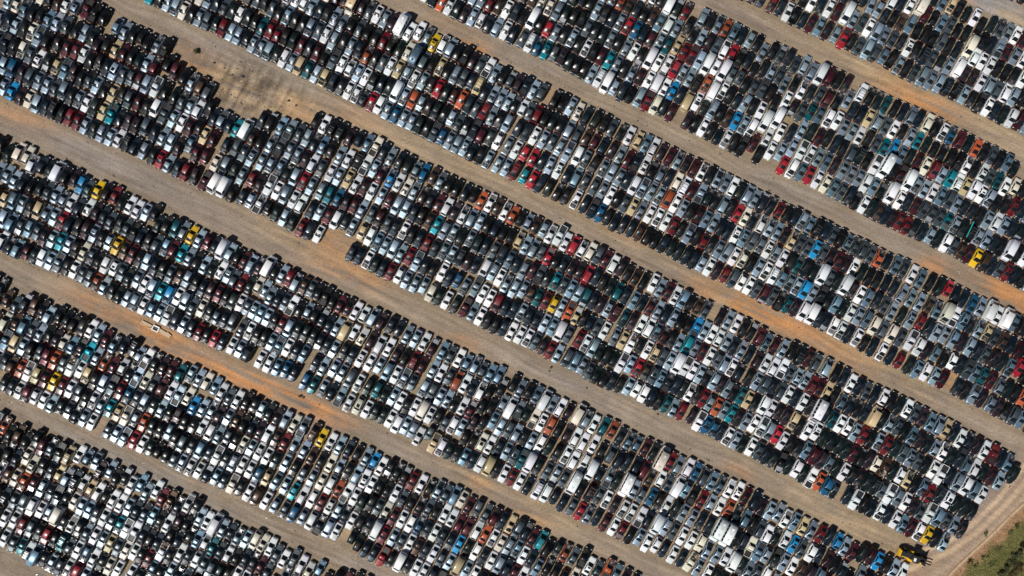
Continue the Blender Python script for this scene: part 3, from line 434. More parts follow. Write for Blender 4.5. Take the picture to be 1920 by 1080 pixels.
140,591,0,5,2,1,0,0,0, 176,571,0,2,2,1,0,9,0, 217,552,0,0,2,1,0,0,3, 221,655,2,2,2,1,0,-2,0, 262,636,8,2,2,1,0,1,0, 307,618,5,0,2,1,0,4,0,
343,600,0,2,2,1,0,2,1, 426,663,4,5,2,1,1,-3,0, 467,641,0,16,2,1,0,-1,0, 507,624,0,2,2,1,1,-2,0, 544,602,0,11,2,1,1,-2,0, 621,575,0,0,2,1,1,1,3,
699,635,0,16,2,0,1,-1,0, 740,617,3,11,2,0,1,-3,0, 775,596,0,2,2,0,1,2,1, 815,582,1,16,2,0,1,1,0, 888,541,1,0,2,0,1,2,1, 58,525,2,8,2,2,0,0,0,
96,506,0,10,2,2,0,-3,0, 132,487,5,5,2,2,0,-11,0, 172,467,0,9,2,2,0,-1,0, 298,410,0,0,2,2,0,1,1, 341,391,0,5,2,2,0,-1,0, 378,371,8,5,2,2,0,-1,0,
412,349,0,6,2,2,0,1,0, 520,295,0,5,2,2,0,-1,1, 559,280,0,5,2,2,0,0,0, 707,205,4,5,2,2,0,-2,2, 848,133,5,5,2,2,0,0,0, 884,115,2,2,2,2,0,-1,0,
921,99,0,0,2,2,0,-2,0, 957,80,0,16,2,2,0,0,0, 995,63,2,10,2,2,0,3,0, 1032,45,5,3,2,2,0,0,0, 262,534,0,5,2,1,1,2,0, 299,515,5,7,2,1,1,2,0,
341,494,0,3,2,1,0,2,1, 426,557,1,2,2,1,0,0,1, 464,539,4,2,2,1,0,0,0, 502,517,0,2,2,1,0,-2,0, 571,479,5,0,2,1,0,0,0, 610,465,8,2,2,1,0,0,1,
649,449,0,2,2,1,0,-3,0, 688,430,0,2,2,1,0,-3,1, 384,473,0,3,2,1,0,1,0, 422,454,0,2,2,1,0,0,0, 458,432,0,0,2,1,0,0,0, 527,394,0,3,2,1,0,2,0,
566,380,1,14,2,1,0,1,0, 604,364,0,2,2,1,1,0,0, 643,346,0,0,2,1,0,0,0, 682,330,0,0,2,1,0,2,1, 727,413,5,12,2,1,0,1,0, 763,394,0,0,2,1,0,-1,0,
798,372,1,2,2,1,0,0,0, 719,310,0,0,2,1,0,1,0, 753,289,0,10,2,1,0,3,0, 824,254,8,2,2,1,0,-1,0, 868,336,0,11,2,1,0,0,0, 904,319,0,7,2,1,0,0,0,
942,305,0,2,2,1,1,-2,0, 1010,268,0,5,2,1,1,-2,0, 771,497,3,1,2,1,1,1,0, 807,477,5,0,2,1,1,-2,4, 843,457,0,11,2,1,1,-5,0, 880,441,8,2,2,1,1,1,0,
695,533,3,2,2,1,1,0,1, 962,511,1,2,2,0,1,2,2, 997,492,0,2,2,0,1,1,0, 1032,474,3,0,2,0,1,1,0, 1100,437,5,2,2,0,1,-1,0, 1135,418,0,2,2,0,1,0,0,
1171,401,5,5,2,0,1,1,2, 987,389,5,2,2,1,1,-2,0, 1056,352,0,10,2,1,1,-3,0, 1091,334,0,1,2,1,1,1,0, 1127,316,1,5,2,1,1,0,1, 1165,300,3,0,2,1,1,0,1,
1045,249,0,0,2,1,0,2,3, 1081,233,0,7,2,1,0,-1,3, 1119,216,4,3,2,1,0,-2,0, 1159,200,2,2,2,1,0,3,1, 896,221,2,10,2,1,1,2,2, 965,183,0,2,2,1,0,2,0,
1001,165,5,2,2,1,0,-10,0, 1038,148,0,0,2,1,0,-2,0, 1075,130,2,1,2,1,0,0,1, 1151,98,0,2,2,1,0,-1,0, 1069,27,2,0,2,2,0,-1,0, 1107,13,0,0,2,2,0,-2,0,
1186,79,0,0,2,1,0,-2,2, 1195,181,0,0,2,1,0,0,3, 6,342,0,12,3,0,1,-1,0, 78,311,2,2,3,0,1,0,0, 113,293,0,15,3,0,1,1,0, 148,274,2,2,3,0,0,3,0,
181,252,0,0,3,0,1,0,2, 223,246,8,0,3,0,0,-3,0, 252,216,0,0,3,0,1,2,0, 289,200,5,10,3,0,1,0,0, 328,184,2,0,3,0,1,-1,1, 367,170,4,1,3,0,1,-2,0,
441,137,0,11,3,0,1,-1,0, 473,111,4,0,3,0,1,1,0, 661,24,0,0,3,0,0,4,0, 34,226,2,14,3,1,1,0,2, 66,201,0,2,3,1,1,2,0, 101,182,5,2,3,1,1,1,4,
138,167,2,3,3,1,0,-3,1, 173,149,0,10,3,1,1,-1,2, 283,98,0,16,3,1,1,-1,0, 355,63,5,10,3,1,1,-1,4, 395,53,0,5,3,1,0,0,0, 22,110,0,5,3,1,0,3,3,
97,82,0,11,3,1,0,-2,0, 163,41,1,9,3,1,0,-1,1, 203,31,0,8,3,1,0,1,1, 239,13,0,3,3,1,0,-1,1, 276,-2,0,7,3,1,0,-1,0, 52,81,3,2,3,1,0,2,0,
55,-4,0,2,3,1,0,-1,0, 1207,642,0,0,1,2,0,0,0, 1253,637,0,2,1,1,0,0,0, 1308,655,0,2,1,1,0,1,0, 1351,641,8,0,1,1,0,2,0, 1392,625,0,0,1,1,0,0,1,
1431,611,0,2,1,1,1,0,0, 1467,588,0,7,1,1,0,1,0, 1264,572,0,10,1,2,0,-1,0, 1307,557,5,0,1,2,0,-3,2, 1349,543,0,7,1,2,0,-1,0, 1387,526,1,10,1,2,0,4,0,
1426,507,0,0,1,2,0,-2,0, 1464,487,0,1,1,2,0,-3,0, 1501,469,0,7,1,2,0,-1,0, 1537,450,0,3,1,2,0,0,0, 1574,430,4,5,1,2,0,0,1, 1644,391,0,0,1,2,0,-2,0,
1678,372,4,9,1,2,0,-1,3, 1742,342,0,5,1,2,1,-1,0, 1807,311,0,10,1,2,0,0,0, 1842,295,0,10,1,2,1,0,0, 1878,280,0,9,1,2,0,-2,2, 1915,263,0,5,1,2,1,-1,0,
1951,246,2,2,1,2,0,-1,0, 1988,229,3,9,1,2,0,-4,0, 2024,211,4,0,1,2,0,0,0, 2060,194,2,3,1,2,0,1,0, 2130,157,0,11,1,2,0,-1,0, 2166,140,0,13,1,2,0,-3,0,
2201,121,5,15,1,2,0,-1,0, 2272,87,2,3,1,2,0,-4,0, 2310,74,0,10,1,2,0,0,3, 2347,59,1,5,1,2,0,0,0, 2418,24,5,2,1,2,0,3,1, 1543,548,1,2,1,1,0,0,0,
1506,569,0,16,1,1,0,1,0, 1580,531,0,2,1,1,0,1,2, 1617,513,0,2,1,1,0,-2,0, 1651,489,4,0,1,1,0,-1,0, 1688,473,0,7,1,1,0,-3,0, 1727,454,1,9,1,1,1,-2,2,
1767,442,6,0,1,1,0,1,0, 1809,411,0,0,1,1,0,-2,0, 1847,398,0,5,1,1,0,2,0, 1884,380,1,11,1,1,0,0,0, 1920,364,3,3,1,1,0,1,0, 1957,346,0,3,1,1,0,-1,2,
1994,330,0,3,1,1,0,-1,0, 1584,629,5,3,1,1,1,1,0, 1695,574,8,0,1,1,0,-1,0, 1738,565,7,0,1,1,0,-3,0, 1738,657,0,8,1,1,1,0,0, 1785,656,0,6,1,1,1,0,0,
1816,619,0,7,1,1,0,0,0, 1850,500,6,0,1,1,0,2,0, 1893,588,1,11,1,1,0,0,0, 1931,570,0,1,1,1,0,2,0, 1969,548,4,10,1,1,0,0,2, 1889,484,0,2,1,1,0,0,1,
1926,464,0,2,1,1,1,0,0, 1963,447,0,0,1,1,1,1,0, 2000,427,0,7,1,1,0,0,0, 2038,412,5,3,1,1,0,0,0, 2074,392,0,2,1,1,0,4,0, 2042,509,4,8,1,1,0,-2,0,
2006,530,2,2,1,1,0,0,0, 2081,493,4,0,1,1,1,0,4, 2125,575,0,0,1,1,1,0,1, 2169,655,1,12,1,0,1,0,0, 2313,585,0,7,1,0,0,1,0, 2344,556,2,9,1,0,1,1,0,
2199,541,0,0,1,1,1,-1,3, 2117,473,0,14,1,1,0,0,0, 2155,459,4,0,1,1,0,2,0, 2190,439,0,0,1,1,0,0,3, 2226,418,4,2,1,1,0,-2,1, 2270,502,1,8,1,1,1,0,0,
2302,474,0,0,1,1,1,1,0, 2349,476,2,1,1,0,1,3,0, 2030,311,1,8,1,1,0,-2,2, 2068,294,0,2,1,1,0,0,1, 2111,376,2,5,1,1,0,2,0, 2148,357,2,5,1,1,0,-1,0,
2218,318,0,2,1,1,0,0,0, 2260,311,4,0,1,1,1,-3,0, 2174,238,2,2,1,1,0,-2,1, 2214,227,0,2,1,1,1,2,0, 2104,276,0,9,1,1,0,1,2, 2295,291,0,2,1,1,0,-2,0,
2340,375,0,10,1,1,0,0,3, 2413,341,3,2,1,1,1,-9,0, 2319,175,6,0,1,1,0,0,0, 2394,142,0,0,1,1,0,-8,0, 1250,367,2,10,2,0,1,-3,3, 1355,313,3,2,2,0,0,-2,1,
1390,295,2,7,2,0,1,-2,0, 1569,215,2,7,2,0,1,-1,3, 1604,197,0,3,2,0,1,-1,1, 1639,179,4,3,2,0,1,0,0, 1677,160,0,3,2,0,1,-1,2, 1714,141,0,12,2,0,1,3,1,
1753,126,2,5,2,0,1,2,0, 1793,109,0,7,2,0,1,1,0, 1832,94,0,3,2,0,1,0,3, 1869,66,0,0,2,0,1,2,0, 1909,46,0,7,2,0,1,3,0, 2037,0,2,10,2,0,1,0,2,
2073,-24,2,5,2,0,1,3,0, 1204,283,0,2,2,1,1,-1,1, 1240,265,0,2,2,1,1,2,0, 1276,247,1,16,2,1,1,0,0, 1309,224,0,14,2,1,1,-1,1, 1381,195,0,3,2,1,1,2,0,
1417,179,0,6,2,1,0,0,0, 1491,150,0,16,2,1,1,-2,2, 1526,132,0,11,2,1,1,0,0, 1596,98,0,0,2,1,1,0,3, 1634,75,0,9,2,1,1,-1,0, 1231,163,2,2,2,1,0,1,1,
1264,140,0,0,2,1,0,-1,0, 1337,111,0,8,2,1,1,-1,2, 1373,95,0,5,2,1,0,-1,0, 1408,79,5,9,2,1,1,-1,2, 1446,62,6,0,2,1,0,3,0, 1484,48,0,3,2,1,0,2,0,
1553,13,6,0,2,1,0,-2,2, 1589,-9,2,16,2,1,0,-1,1, 1220,55,3,0,2,1,0,1,4, 1260,44,2,7,2,1,0,-1,0, 1330,10,0,2,2,1,0,2,1, 1748,24,1,5,2,1,1,1,0,
1789,10,0,5,2,1,1,-1,1, -2352,-48,0,15,5,0,1,1,0, -2315,-77,1,3,5,0,1,-3,0, -2362,-160,5,1,5,1,1,0,0, -2310,-157,0,15,5,1,1,2,3, -2272,-173,5,7,5,1,1,2,0,
-2156,-127,4,2,5,0,1,-1,0, -1961,-190,0,0,5,0,1,-3,0, -1925,-209,0,2,5,0,1,-1,0, -1890,-234,0,11,5,0,1,2,0, -1855,-261,0,7,5,0,1,-2,1, -1735,-311,2,2,5,0,1,-4,0,
-1699,-330,8,0,5,0,1,-3,0, -2356,-242,8,7,5,1,0,1,0, -2318,-256,5,14,5,1,0,0,0, -2280,-272,0,2,5,1,0,2,0, -2234,-187,1,3,5,1,1,-2,0, -2201,-211,1,2,5,1,1,-2,0,
-2088,-254,2,1,5,1,1,3,0, -2049,-266,0,7,5,1,1,-1,0, -2006,-274,0,16,5,1,1,-1,2, -1969,-294,8,8,5,1,1,-3,0, -1934,-319,0,2,5,1,1,0,0, -1899,-346,1,12,5,1,1,-3,1,
-1857,-358,1,11,5,1,1,1,0, -1812,-367,2,0,5,1,1,2,2, -2169,-318,4,11,5,1,0,1,0, -2134,-338,0,12,5,1,0,1,0, -2094,-351,2,3,5,1,0,2,0, -2053,-365,8,0,5,1,0,2,5,
-2013,-379,1,0,5,1,0,-1,0, -1978,-403,4,14,5,1,0,0,1, -2363,-341,0,5,5,1,0,-1,0, -2400,-326,0,0,5,1,0,0,2, -2290,-375,0,12,5,1,0,-2,0, -2251,-388,8,0,5,1,0,1,0,
-2214,-404,4,14,5,1,0,0,0, -2178,-423,0,11,5,1,0,1,0, -2137,-437,0,13,5,1,0,0,0, -2099,-456,0,10,5,1,0,-1,2, -2059,-470,0,0,5,1,0,0,0, -2022,-487,3,3,5,1,0,1,2,
-1950,-523,0,0,5,1,0,2,1, -1912,-541,0,2,5,1,1,-3,1, -1876,-561,0,8,5,1,0,0,2, -1837,-580,0,14,5,1,0,1,3, -1797,-595,8,1,5,1,0,0,0, -1758,-612,2,2,5,1,0,-2,1,
-1718,-627,0,12,5,1,0,3,3, -1679,-644,2,9,5,1,0,0,2, -1903,-441,5,2,5,1,0,0,0, -1861,-454,8,3,5,1,0,0,0, -1828,-478,0,10,5,1,0,1,0, -1790,-497,0,6,5,1,0,-1,1,
-1750,-513,0,3,5,1,0,3,1, -1712,-529,5,2,5,1,0,-2,1, -1672,-544,0,9,5,1,0,-1,0, -1744,-413,8,2,5,1,1,1,0, -1706,-430,1,1,5,1,1,1,0, -1668,-446,3,3,5,1,1,3,4,
-1629,-459,4,11,5,1,1,-1,0, -1585,-374,1,11,5,0,1,1,0, -1624,-362,0,16,5,0,1,2,0, -1661,-345,0,9,5,0,1,-2,1, -1543,-396,4,8,5,0,1,2,0, -1588,-479,0,0,5,1,1,-1,0,
-1553,-501,8,2,5,1,1,3,0, -1508,-506,0,1,5,1,1,-4,0, -1422,-437,3,1,5,0,1,0,0, -1382,-456,1,7,5,0,1,1,0, -1353,-485,0,0,5,0,1,-1,0, -1317,-507,1,3,5,0,1,-1,3,
-1279,-521,0,0,5,0,1,-1,0, -1633,-562,0,2,5,1,1,1,0, -1483,-547,0,6,5,1,1,1,0, -1441,-560,0,2,5,1,1,1,0, -1398,-569,0,2,5,1,1,-1,1, -1445,-651,2,0,5,1,1,-1,0,
-1598,-668,3,7,5,1,0,0,0, -1168,-566,2,2,5,0,0,2,0, -1279,-609,0,15,5,1,1,-2,0, -1497,-401,0,2,5,0,0,-2,1, -1458,-420,1,2,5,0,1,0,0, -2334,-459,0,5,5,2,0,-1,0,
-2297,-477,0,0,5,2,0,2,3, -2224,-507,2,0,5,2,0,0,0, -2183,-522,0,0,5,2,0,0,0, -2145,-540,0,2,5,2,1,1,0, -2104,-554,2,9,5,2,0,1,1, -2067,-570,0,3,5,2,0,2,2,
-1996,-606,0,2,5,2,0,1,0, -1959,-624,1,0,5,2,0,0,2, -1885,-662,0,3,5,2,0,-2,0, -1845,-679,0,2,5,2,0,-3,0, -2402,-624,8,2,6,0,0,1,0, -2365,-640,1,12,6,0,1,-2,1,
-1795,-47,3,2,4,2,0,-4,0, -1758,-65,4,2,4,2,0,0,1, -1719,-82,0,0,4,2,0,1,0, -1682,-99,2,7,4,2,0,0,0, -1643,-116,0,2,4,2,0,-2,0, -1604,-128,8,0,4,2,0,2,0,
-1569,-151,5,5,4,2,0,-1,0, -1532,-170,0,2,4,2,0,-3,0, -1497,-189,3,5,4,2,0,0,0, -1461,-207,0,10,4,2,0,1,3, -1389,-238,1,10,4,2,0,-1,0, -1352,-252,0,5,4,2,0,-2,0,
-1306,-268,1,0,4,2,0,0,0, -1267,-284,0,2,4,2,0,0,0, -1230,-301,5,5,4,2,1,0,2, -1675,2,5,2,4,1,0,0,1, -1638,-17,0,8,4,1,0,1,0, -1598,-30,5,6,4,1,0,-1,1,
-1556,-40,0,0,4,1,0,-2,0, -1520,-58,5,2,4,1,0,-1,2, -1488,-85,0,3,4,1,1,-3,0, -1446,-93,0,1,4,1,0,2,0, -1411,-111,0,9,4,1,0,-1,2, -1341,-144,0,5,4,1,0,-2,0,
-1264,-69,0,0,4,1,0,2,0, -1303,-157,5,3,4,1,0,0,0, -1259,-184,0,3,4,1,1,-1,0, -1223,-200,0,0,4,1,0,1,2, -1443,0,0,5,4,1,0,-2,0, -1203,-102,0,2,4,1,0,0,3,
-1368,-26,0,11,4,1,0,3,0, -1173,-332,0,0,4,2,0,-1,2, -1124,-35,0,2,4,1,1,1,0, -1023,-81,8,0,4,1,1,-2,0, -948,-104,2,2,4,1,1,2,0, -1172,-119,0,7,4,1,0,-1,0,
-1139,-136,0,2,4,1,0,3,0, -1074,-169,0,10,4,1,0,-2,2, -1040,-187,5,2,4,1,0,3,0, -998,-193,0,9,4,1,0,0,0, -962,-208,3,9,4,1,0,-2,0, -925,-222,0,9,4,1,0,2,0,
-863,-266,0,5,4,1,0,-1,1, -829,-285,0,2,4,1,0,-2,2, -815,-183,0,2,4,1,1,-3,0, -776,-196,6,14,4,1,1,-1,0, -735,-207,2,0,4,1,1,0,0, -697,-227,1,1,4,1,1,-4,2,
-726,-106,0,0,4,0,1,-2,0, -689,-123,2,0,4,0,1,-1,0, -647,-136,5,2,4,0,1,-1,1, -608,-155,4,16,4,0,1,-1,0, -798,-74,0,11,4,0,1,1,3, -760,-86,0,11,4,0,1,0,2,
-564,-172,0,5,4,0,0,0,1, -487,-216,0,2,4,0,1,4,0, -449,-236,0,2,4,0,0,1,0, -407,-251,0,0,4,0,1,0,0, -368,-275,0,11,4,0,1,-2,2, -321,-292,0,7,4,0,1,0,0,
-285,-311,0,3,4,0,1,1,0, -245,-327,0,0,4,0,1,1,0, -209,-346,2,7,4,0,1,-1,0, -170,-359,3,2,4,0,1,0,1, -137,-381,2,3,4,0,1,2,0, -100,-397,0,7,4,0,1,-1,0,
-59,-405,3,7,4,0,1,-2,0, -653,-239,3,16,4,1,1,1,0, -616,-265,5,0,4,1,1,-1,0, -572,-276,0,0,4,1,1,0,0, -534,-302,0,16,4,1,1,0,0, -454,-335,5,10,4,1,1,5,4,
-416,-358,0,11,4,1,1,0,0, -366,-377,0,2,4,1,1,-1,0, -330,-397,0,0,4,1,1,0,0, -290,-412,0,3,4,1,0,-3,0, -255,-432,5,12,4,1,1,2,0, -218,-447,0,0,4,1,1,-1,0,
-182,-465,0,5,4,1,1,0,0, -146,-481,4,0,4,1,1,3,1, -40,-535,2,2,4,1,1,-2,0, -7,-558,6,0,4,1,1,-1,0, -1121,-251,0,2,4,1,0,0,0, -1087,-270,8,7,4,1,0,-2,1,
-1045,-277,0,0,4,1,0,-1,0, -1007,-293,0,5,4,1,0,3,0, -970,-306,0,7,4,1,0,-2,0, -915,-347,0,5,4,1,0,-1,3, -879,-367,0,2,4,1,1,0,0, -829,-374,0,2,4,1,0,-1,0,
-781,-291,0,9,4,1,0,1,0, -745,-310,0,5,4,1,0,0,0, -705,-328,0,0,4,1,0,-2,3, -663,-348,0,0,4,1,0,-3,0, -618,-360,1,2,4,1,0,-4,0, -580,-386,5,7,4,1,0,2,0,
-541,-404,0,0,4,1,0,3,0, -501,-419,8,2,4,1,0,0,1, -464,-441,1,3,4,1,0,2,2, -410,-466,4,2,4,1,0,-2,1, -336,-506,0,2,4,1,0,0,0, -298,-518,1,2,4,1,1,0,0,
-228,-551,1,0,4,1,1,-2,0, -191,-566,0,11,4,1,1,-2,2, -86,-619,1,7,4,1,0,1,0, -1135,-353,0,0,4,2,0,2,0, -1095,-369,0,7,4,2,0,3,0, -1054,-380,0,6,4,2,0,2,0,
-1016,-396,0,5,4,2,0,-2,3, -966,-434,3,6,4,2,0,0,0, -927,-454,0,8,4,2,0,-1,0, -880,-467,0,2,4,2,0,2,1, -840,-484,0,5,4,2,1,-1,0, -799,-505,8,2,4,2,1,1,0,
-761,-536,0,0,4,2,0,0,2, -716,-549,4,1,4,2,0,1,3, -676,-566,0,0,4,2,0,0,0, -636,-576,0,9,4,2,0,2,0, -599,-592,0,9,4,2,0,0,0, -566,-610,0,0,4,2,0,-2,0,
-495,-642,0,2,4,2,0,2,0, -461,-660,4,2,4,2,0,1,0, -793,-396,0,2,4,1,0,-3,2, -754,-421,5,3,4,1,0,0,0, -715,-445,0,0,4,1,0,-1,2, -670,-460,3,9,4,1,0,-2,0,
-627,-473,4,8,4,1,0,0,0, -590,-491,0,9,4,1,1,1,0, -553,-507,0,2,4,1,0,-2,0, -519,-526,0,0,4,1,0,0,0, -452,-556,0,0,4,1,0,3,0, -416,-570,6,1,4,1,0,-1,0,
-383,-593,1,0,4,1,0,0,0, -275,-640,4,0,4,1,0,-1,1, -236,-650,0,2,4,1,0,1,0, -1130,-580,0,9,5,0,1,2,0, -1092,-596,1,16,5,0,1,0,0, -1054,-614,4,2,5,0,1,2,0,
-1013,-632,0,1,5,0,1,-4,0, -971,-647,8,2,5,0,1,1,2, -921,-670,5,15,5,0,1,-3,4, -377,-22,4,1,3,2,0,0,0, -340,-40,0,9,3,2,0,-4,0, -303,-57,0,0,3,2,0,1,0,
-264,-78,0,9,3,2,0,-2,1, -218,-90,8,11,3,2,0,0,0, -182,-111,0,2,3,2,1,1,0, -147,-132,0,0,3,2,0,1,0, -137,-27,0,0,3,1,0,-1,2, -102,-47,1,0,3,1,0,1,0,
-220,6,0,2,3,1,0,-1,1, -67,-68,5,10,3,1,0,-1,1, -32,-89,0,5,3,1,0,1,3, -37,-183,4,5,3,2,0,1,0, -2,-203,0,0,3,2,1,1,0, 10,-3,3,2,3,1,0,1,0,
121,-45,0,8,3,1,0,2,0, 158,-60,0,10,3,1,0,0,0, 194,-77,2,13,3,1,0,3,0, 309,-25,4,2,3,1,0,-3,2, 344,-43,5,8,3,1,0,3,2, 413,-79,1,16,3,1,0,0,0,
495,-16,5,8,3,1,1,-2,0, 447,-99,2,2,3,1,0,-1,3, 230,-93,0,2,3,1,0,2,2, 266,-110,8,12,3,1,0,1,0, 300,-129,0,14,3,1,1,-1,2, 482,-118,4,11,3,1,0,-1,4,
522,-144,0,8,3,1,0,-1,2, 561,-157,0,16,3,1,0,0,2, 604,-167,0,0,3,1,1,0,0, 649,-83,0,11,3,1,1,0,1, 685,-101,0,2,3,1,1,2,2, 694,1,0,2,3,0,1,0,0,
765,-34,0,0,3,0,1,2,3, 800,-52,5,7,3,0,0,-3,0, 906,-100,0,3,3,0,1,0,1, 531,-35,0,5,3,1,0,2,0, 570,-58,0,7,3,1,0,0,0, 721,-118,5,5,3,1,1,-2,0,
755,-137,0,2,3,1,0,1,0, 862,-183,8,6,3,1,1,4,0, 899,-197,0,2,3,1,1,1,0, 933,-215,0,0,3,1,1,-1,2, 967,-233,2,0,3,1,1,0,0, 1003,-250,0,2,3,1,1,1,0,
1038,-268,0,5,3,1,1,-1,0, 976,-130,1,16,3,0,1,0,0, 1011,-148,0,2,3,0,1,0,0, 1048,-166,0,0,3,0,1,1,0, 1158,-224,4,11,3,0,1,2,0, 1190,-251,0,7,3,0,1,-1,3,
45,-113,0,2,3,1,0,-2,2, 80,-131,0,5,3,1,0,4,0, 117,-146,0,5,3,1,1,2,0, 153,-163,0,2,3,1,0,0,0, 189,-181,0,7,3,1,0,3,0, 224,-202,6,0,3,1,0,1,0,
263,-217,0,3,3,1,0,0,0, 311,-241,0,10,3,1,0,0,0, 345,-260,0,0,3,1,0,3,1, 398,-181,0,3,3,1,1,0,0, 365,-162,2,5,3,1,1,3,0, 379,-279,5,2,3,1,0,1,0,
478,-330,2,9,3,1,1,1,0, 512,-349,8,0,3,1,0,-2,0, 553,-356,0,2,3,1,0,1,0, 588,-373,0,10,3,1,0,0,1, 433,-200,0,0,3,1,0,0,0, 480,-230,0,2,3,1,0,3,2,
518,-243,0,14,3,1,0,0,0, 557,-257,8,0,3,1,0,-1,5, 640,-185,5,0,3,1,1,0,0, 676,-203,0,7,3,1,0,2,1, 632,-288,0,0,3,1,0,1,3, 667,-307,2,14,3,1,0,2,2,
736,-339,0,2,3,1,0,0,0, 774,-352,6,0,3,1,0,-1,0, 811,-366,8,0,3,1,0,-2,0, 844,-384,0,0,3,1,0,2,0, 877,-402,0,2,3,1,0,2,0, 943,-434,4,2,3,1,0,0,0,
975,-452,2,16,3,1,0,0,0, 1007,-469,3,2,3,1,0,0,4, 711,-221,0,11,3,1,1,3,1, 780,-254,0,2,3,1,1,0,0, 819,-265,5,8,3,1,0,2,0, 854,-281,0,2,3,1,0,0,0,
889,-299,0,11,3,1,0,0,0, 923,-318,0,0,3,1,0,0,0, 992,-352,5,2,3,1,1,0,0, 1026,-370,0,0,3,1,0,2,1, 1073,-287,0,2,3,1,1,-1,2, 1110,-307,0,5,3,1,1,0,0,
1185,-349,0,0,3,1,1,-1,0, 1142,-434,0,2,3,1,0,0,3, 38,-217,0,0,3,2,0,-1,0, 75,-233,0,0,3,2,0,0,1, 111,-249,0,3,3,2,0,-3,0, 178,-291,0,10,3,2,0,-1,0,
215,-307,0,2,3,2,1,1,0, 259,-325,5,3,3,2,0,-2,0, 295,-342,5,7,3,2,0,3,0, 329,-361,0,2,3,2,0,-1,0, 544,-458,0,2,3,2,0,-1,0, 580,-473,2,0,3,2,0,-2,0,
615,-492,4,0,3,2,0,1,0, 650,-510,5,5,3,2,0,4,2, 721,-540,0,8,3,2,0,-2,0, 755,-559,0,2,3,2,1,10,0, 792,-574,3,10,3,2,0,3,0, 840,-597,2,16,3,2,0,0,0,
873,-620,8,0,3,2,0,-1,0, 907,-637,0,6,3,2,0,1,3, 975,-670,0,5,3,2,0,-4,3, 659,-406,4,3,3,1,0,1,3, 693,-425,0,7,3,1,0,2,3, 766,-451,5,5,3,1,0,1,0,
796,-472,4,9,3,1,0,1,0, 831,-485,0,0,3,1,1,0,2, 893,-516,0,10,3,1,0,0,0, 923,-537,2,2,3,1,0,-2,0, 956,-555,0,12,3,1,0,2,0, 990,-569,0,2,3,1,0,1,0,
1023,-587,0,8,3,1,0,-3,0, 1090,-623,0,2,3,1,0,-1,0, 1130,-631,0,0,3,1,0,-7,0, 1166,-647,8,0,3,1,0,-1,1, 1069,-503,0,8,3,1,0,-1,0, 1102,-520,0,14,3,1,0,0,0,
1175,-544,5,0,3,1,0,2,0, 1177,-453,4,3,3,1,0,-4,0, 41,-470,0,2,4,0,1,-2,0, 118,-497,0,7,4,0,1,-3,0, 153,-521,6,0,4,0,1,-2,2, 189,-542,1,2,4,0,1,0,0,
227,-557,3,0,4,0,1,-5,0, 267,-572,2,16,4,0,1,-2,0, 311,-586,6,1,4,0,1,-3,0, 348,-611,4,2,4,0,1,0,1, 383,-635,0,0,4,0,1,2,0, 431,-643,3,8,4,0,1,1,0,
471,-660,0,12,4,0,1,1,0, 104,-609,8,1,4,1,1,1,0, 139,-628,0,0,4,1,0,2,3, 180,-641,3,12,4,1,0,0,0, 72,-583,0,9,4,1,1,-1,0, 262,-674,3,16,4,1,1,3,2,
1287,-75,0,8,2,2,0,-1,0, 1323,-91,0,16,2,2,0,0,0, 1359,-108,5,0,2,2,0,0,0, 1398,-121,6,0,2,2,0,1,0, 1465,-160,0,5,2,2,0,-1,2, 1501,-176,3,0,2,2,0,5,2,
1535,-198,0,0,2,2,0,2,1, 1571,-216,0,5,2,2,0,0,3, 1611,-231,0,0,2,2,0,-2,2, 1683,-277,3,5,2,2,0,3,0, 1726,-298,0,0,2,2,0,0,1, 1768,-317,0,5,2,2,0,0,0,
1808,-339,2,10,2,2,0,-1,0, 1853,-359,0,9,2,2,0,-4,0, 1890,-379,0,7,2,2,0,-4,0, 1932,-391,3,0,2,2,0,0,0, 1973,-411,0,2,2,2,0,1,0, 2011,-427,0,11,2,2,0,-1,0,
2153,-495,8,2,2,2,0,0,0, 2192,-516,0,16,2,2,0,1,0, 2232,-540,2,2,2,2,0,0,0, 2268,-558,0,16,2,2,0,0,0, 2339,-594,5,3,2,2,0,2,0, 2376,-614,1,7,2,2,0,3,0,
1401,-25,0,2,2,1,0,0,0, 1366,-8,5,6,2,1,0,-1,0, 1442,-35,8,5,2,1,0,-1,2, 1508,-76,4,7,2,1,0,1,0, 1624,-30,0,0,2,1,0,0,0, 1661,-47,3,7,2,1,0,0,0,
1703,-60,3,5,2,1,0,4,1, 1742,-76,0,3,2,1,1,-1,0, 1580,-114,0,0,2,1,0,1,0, 1616,-131,0,2,2,1,0,1,0, 1657,-145,3,7,2,1,0,1,0, 1690,-174,5,1,2,1,0,0,0,
1729,-192,4,3,2,1,1,-3,0, 1771,-213,5,1,2,1,0,0,0, 1813,-233,0,3,2,1,0,-1,0, 1860,-243,8,0,2,1,0,1,0, 1774,-108,0,2,2,1,1,1,2, 1822,-25,3,2,2,1,1,-11,4,
1862,-45,0,2,2,1,1,-2,0, 1904,-65,0,2,2,1,1,-2,0, 1985,-101,1,7,2,1,1,9,1, 1907,-158,2,10,2,1,0,0,0, 1858,-149,0,2,2,1,0,-1,3, 1817,-129,2,9,2,1,0,1,0,
1941,-188,4,5,2,1,0,-1,1, 1978,-208,0,2,2,1,0,0,0, 2020,-218,1,2,2,1,0,1,0, 2059,-241,3,7,2,1,0,1,2, 2024,-118,6,1,2,1,0,-1,2, 2063,-133,8,0,2,1,1,1,0,
2102,-155,4,7,2,1,0,-1,3, 2141,-170,0,5,2,1,1,-1,1, 2181,-189,0,2,2,1,1,1,1, 2217,-209,0,14,2,1,0,1,1, 2253,-229,0,3,2,1,1,-2,0, 2293,-246,0,15,2,1,1,3,0,
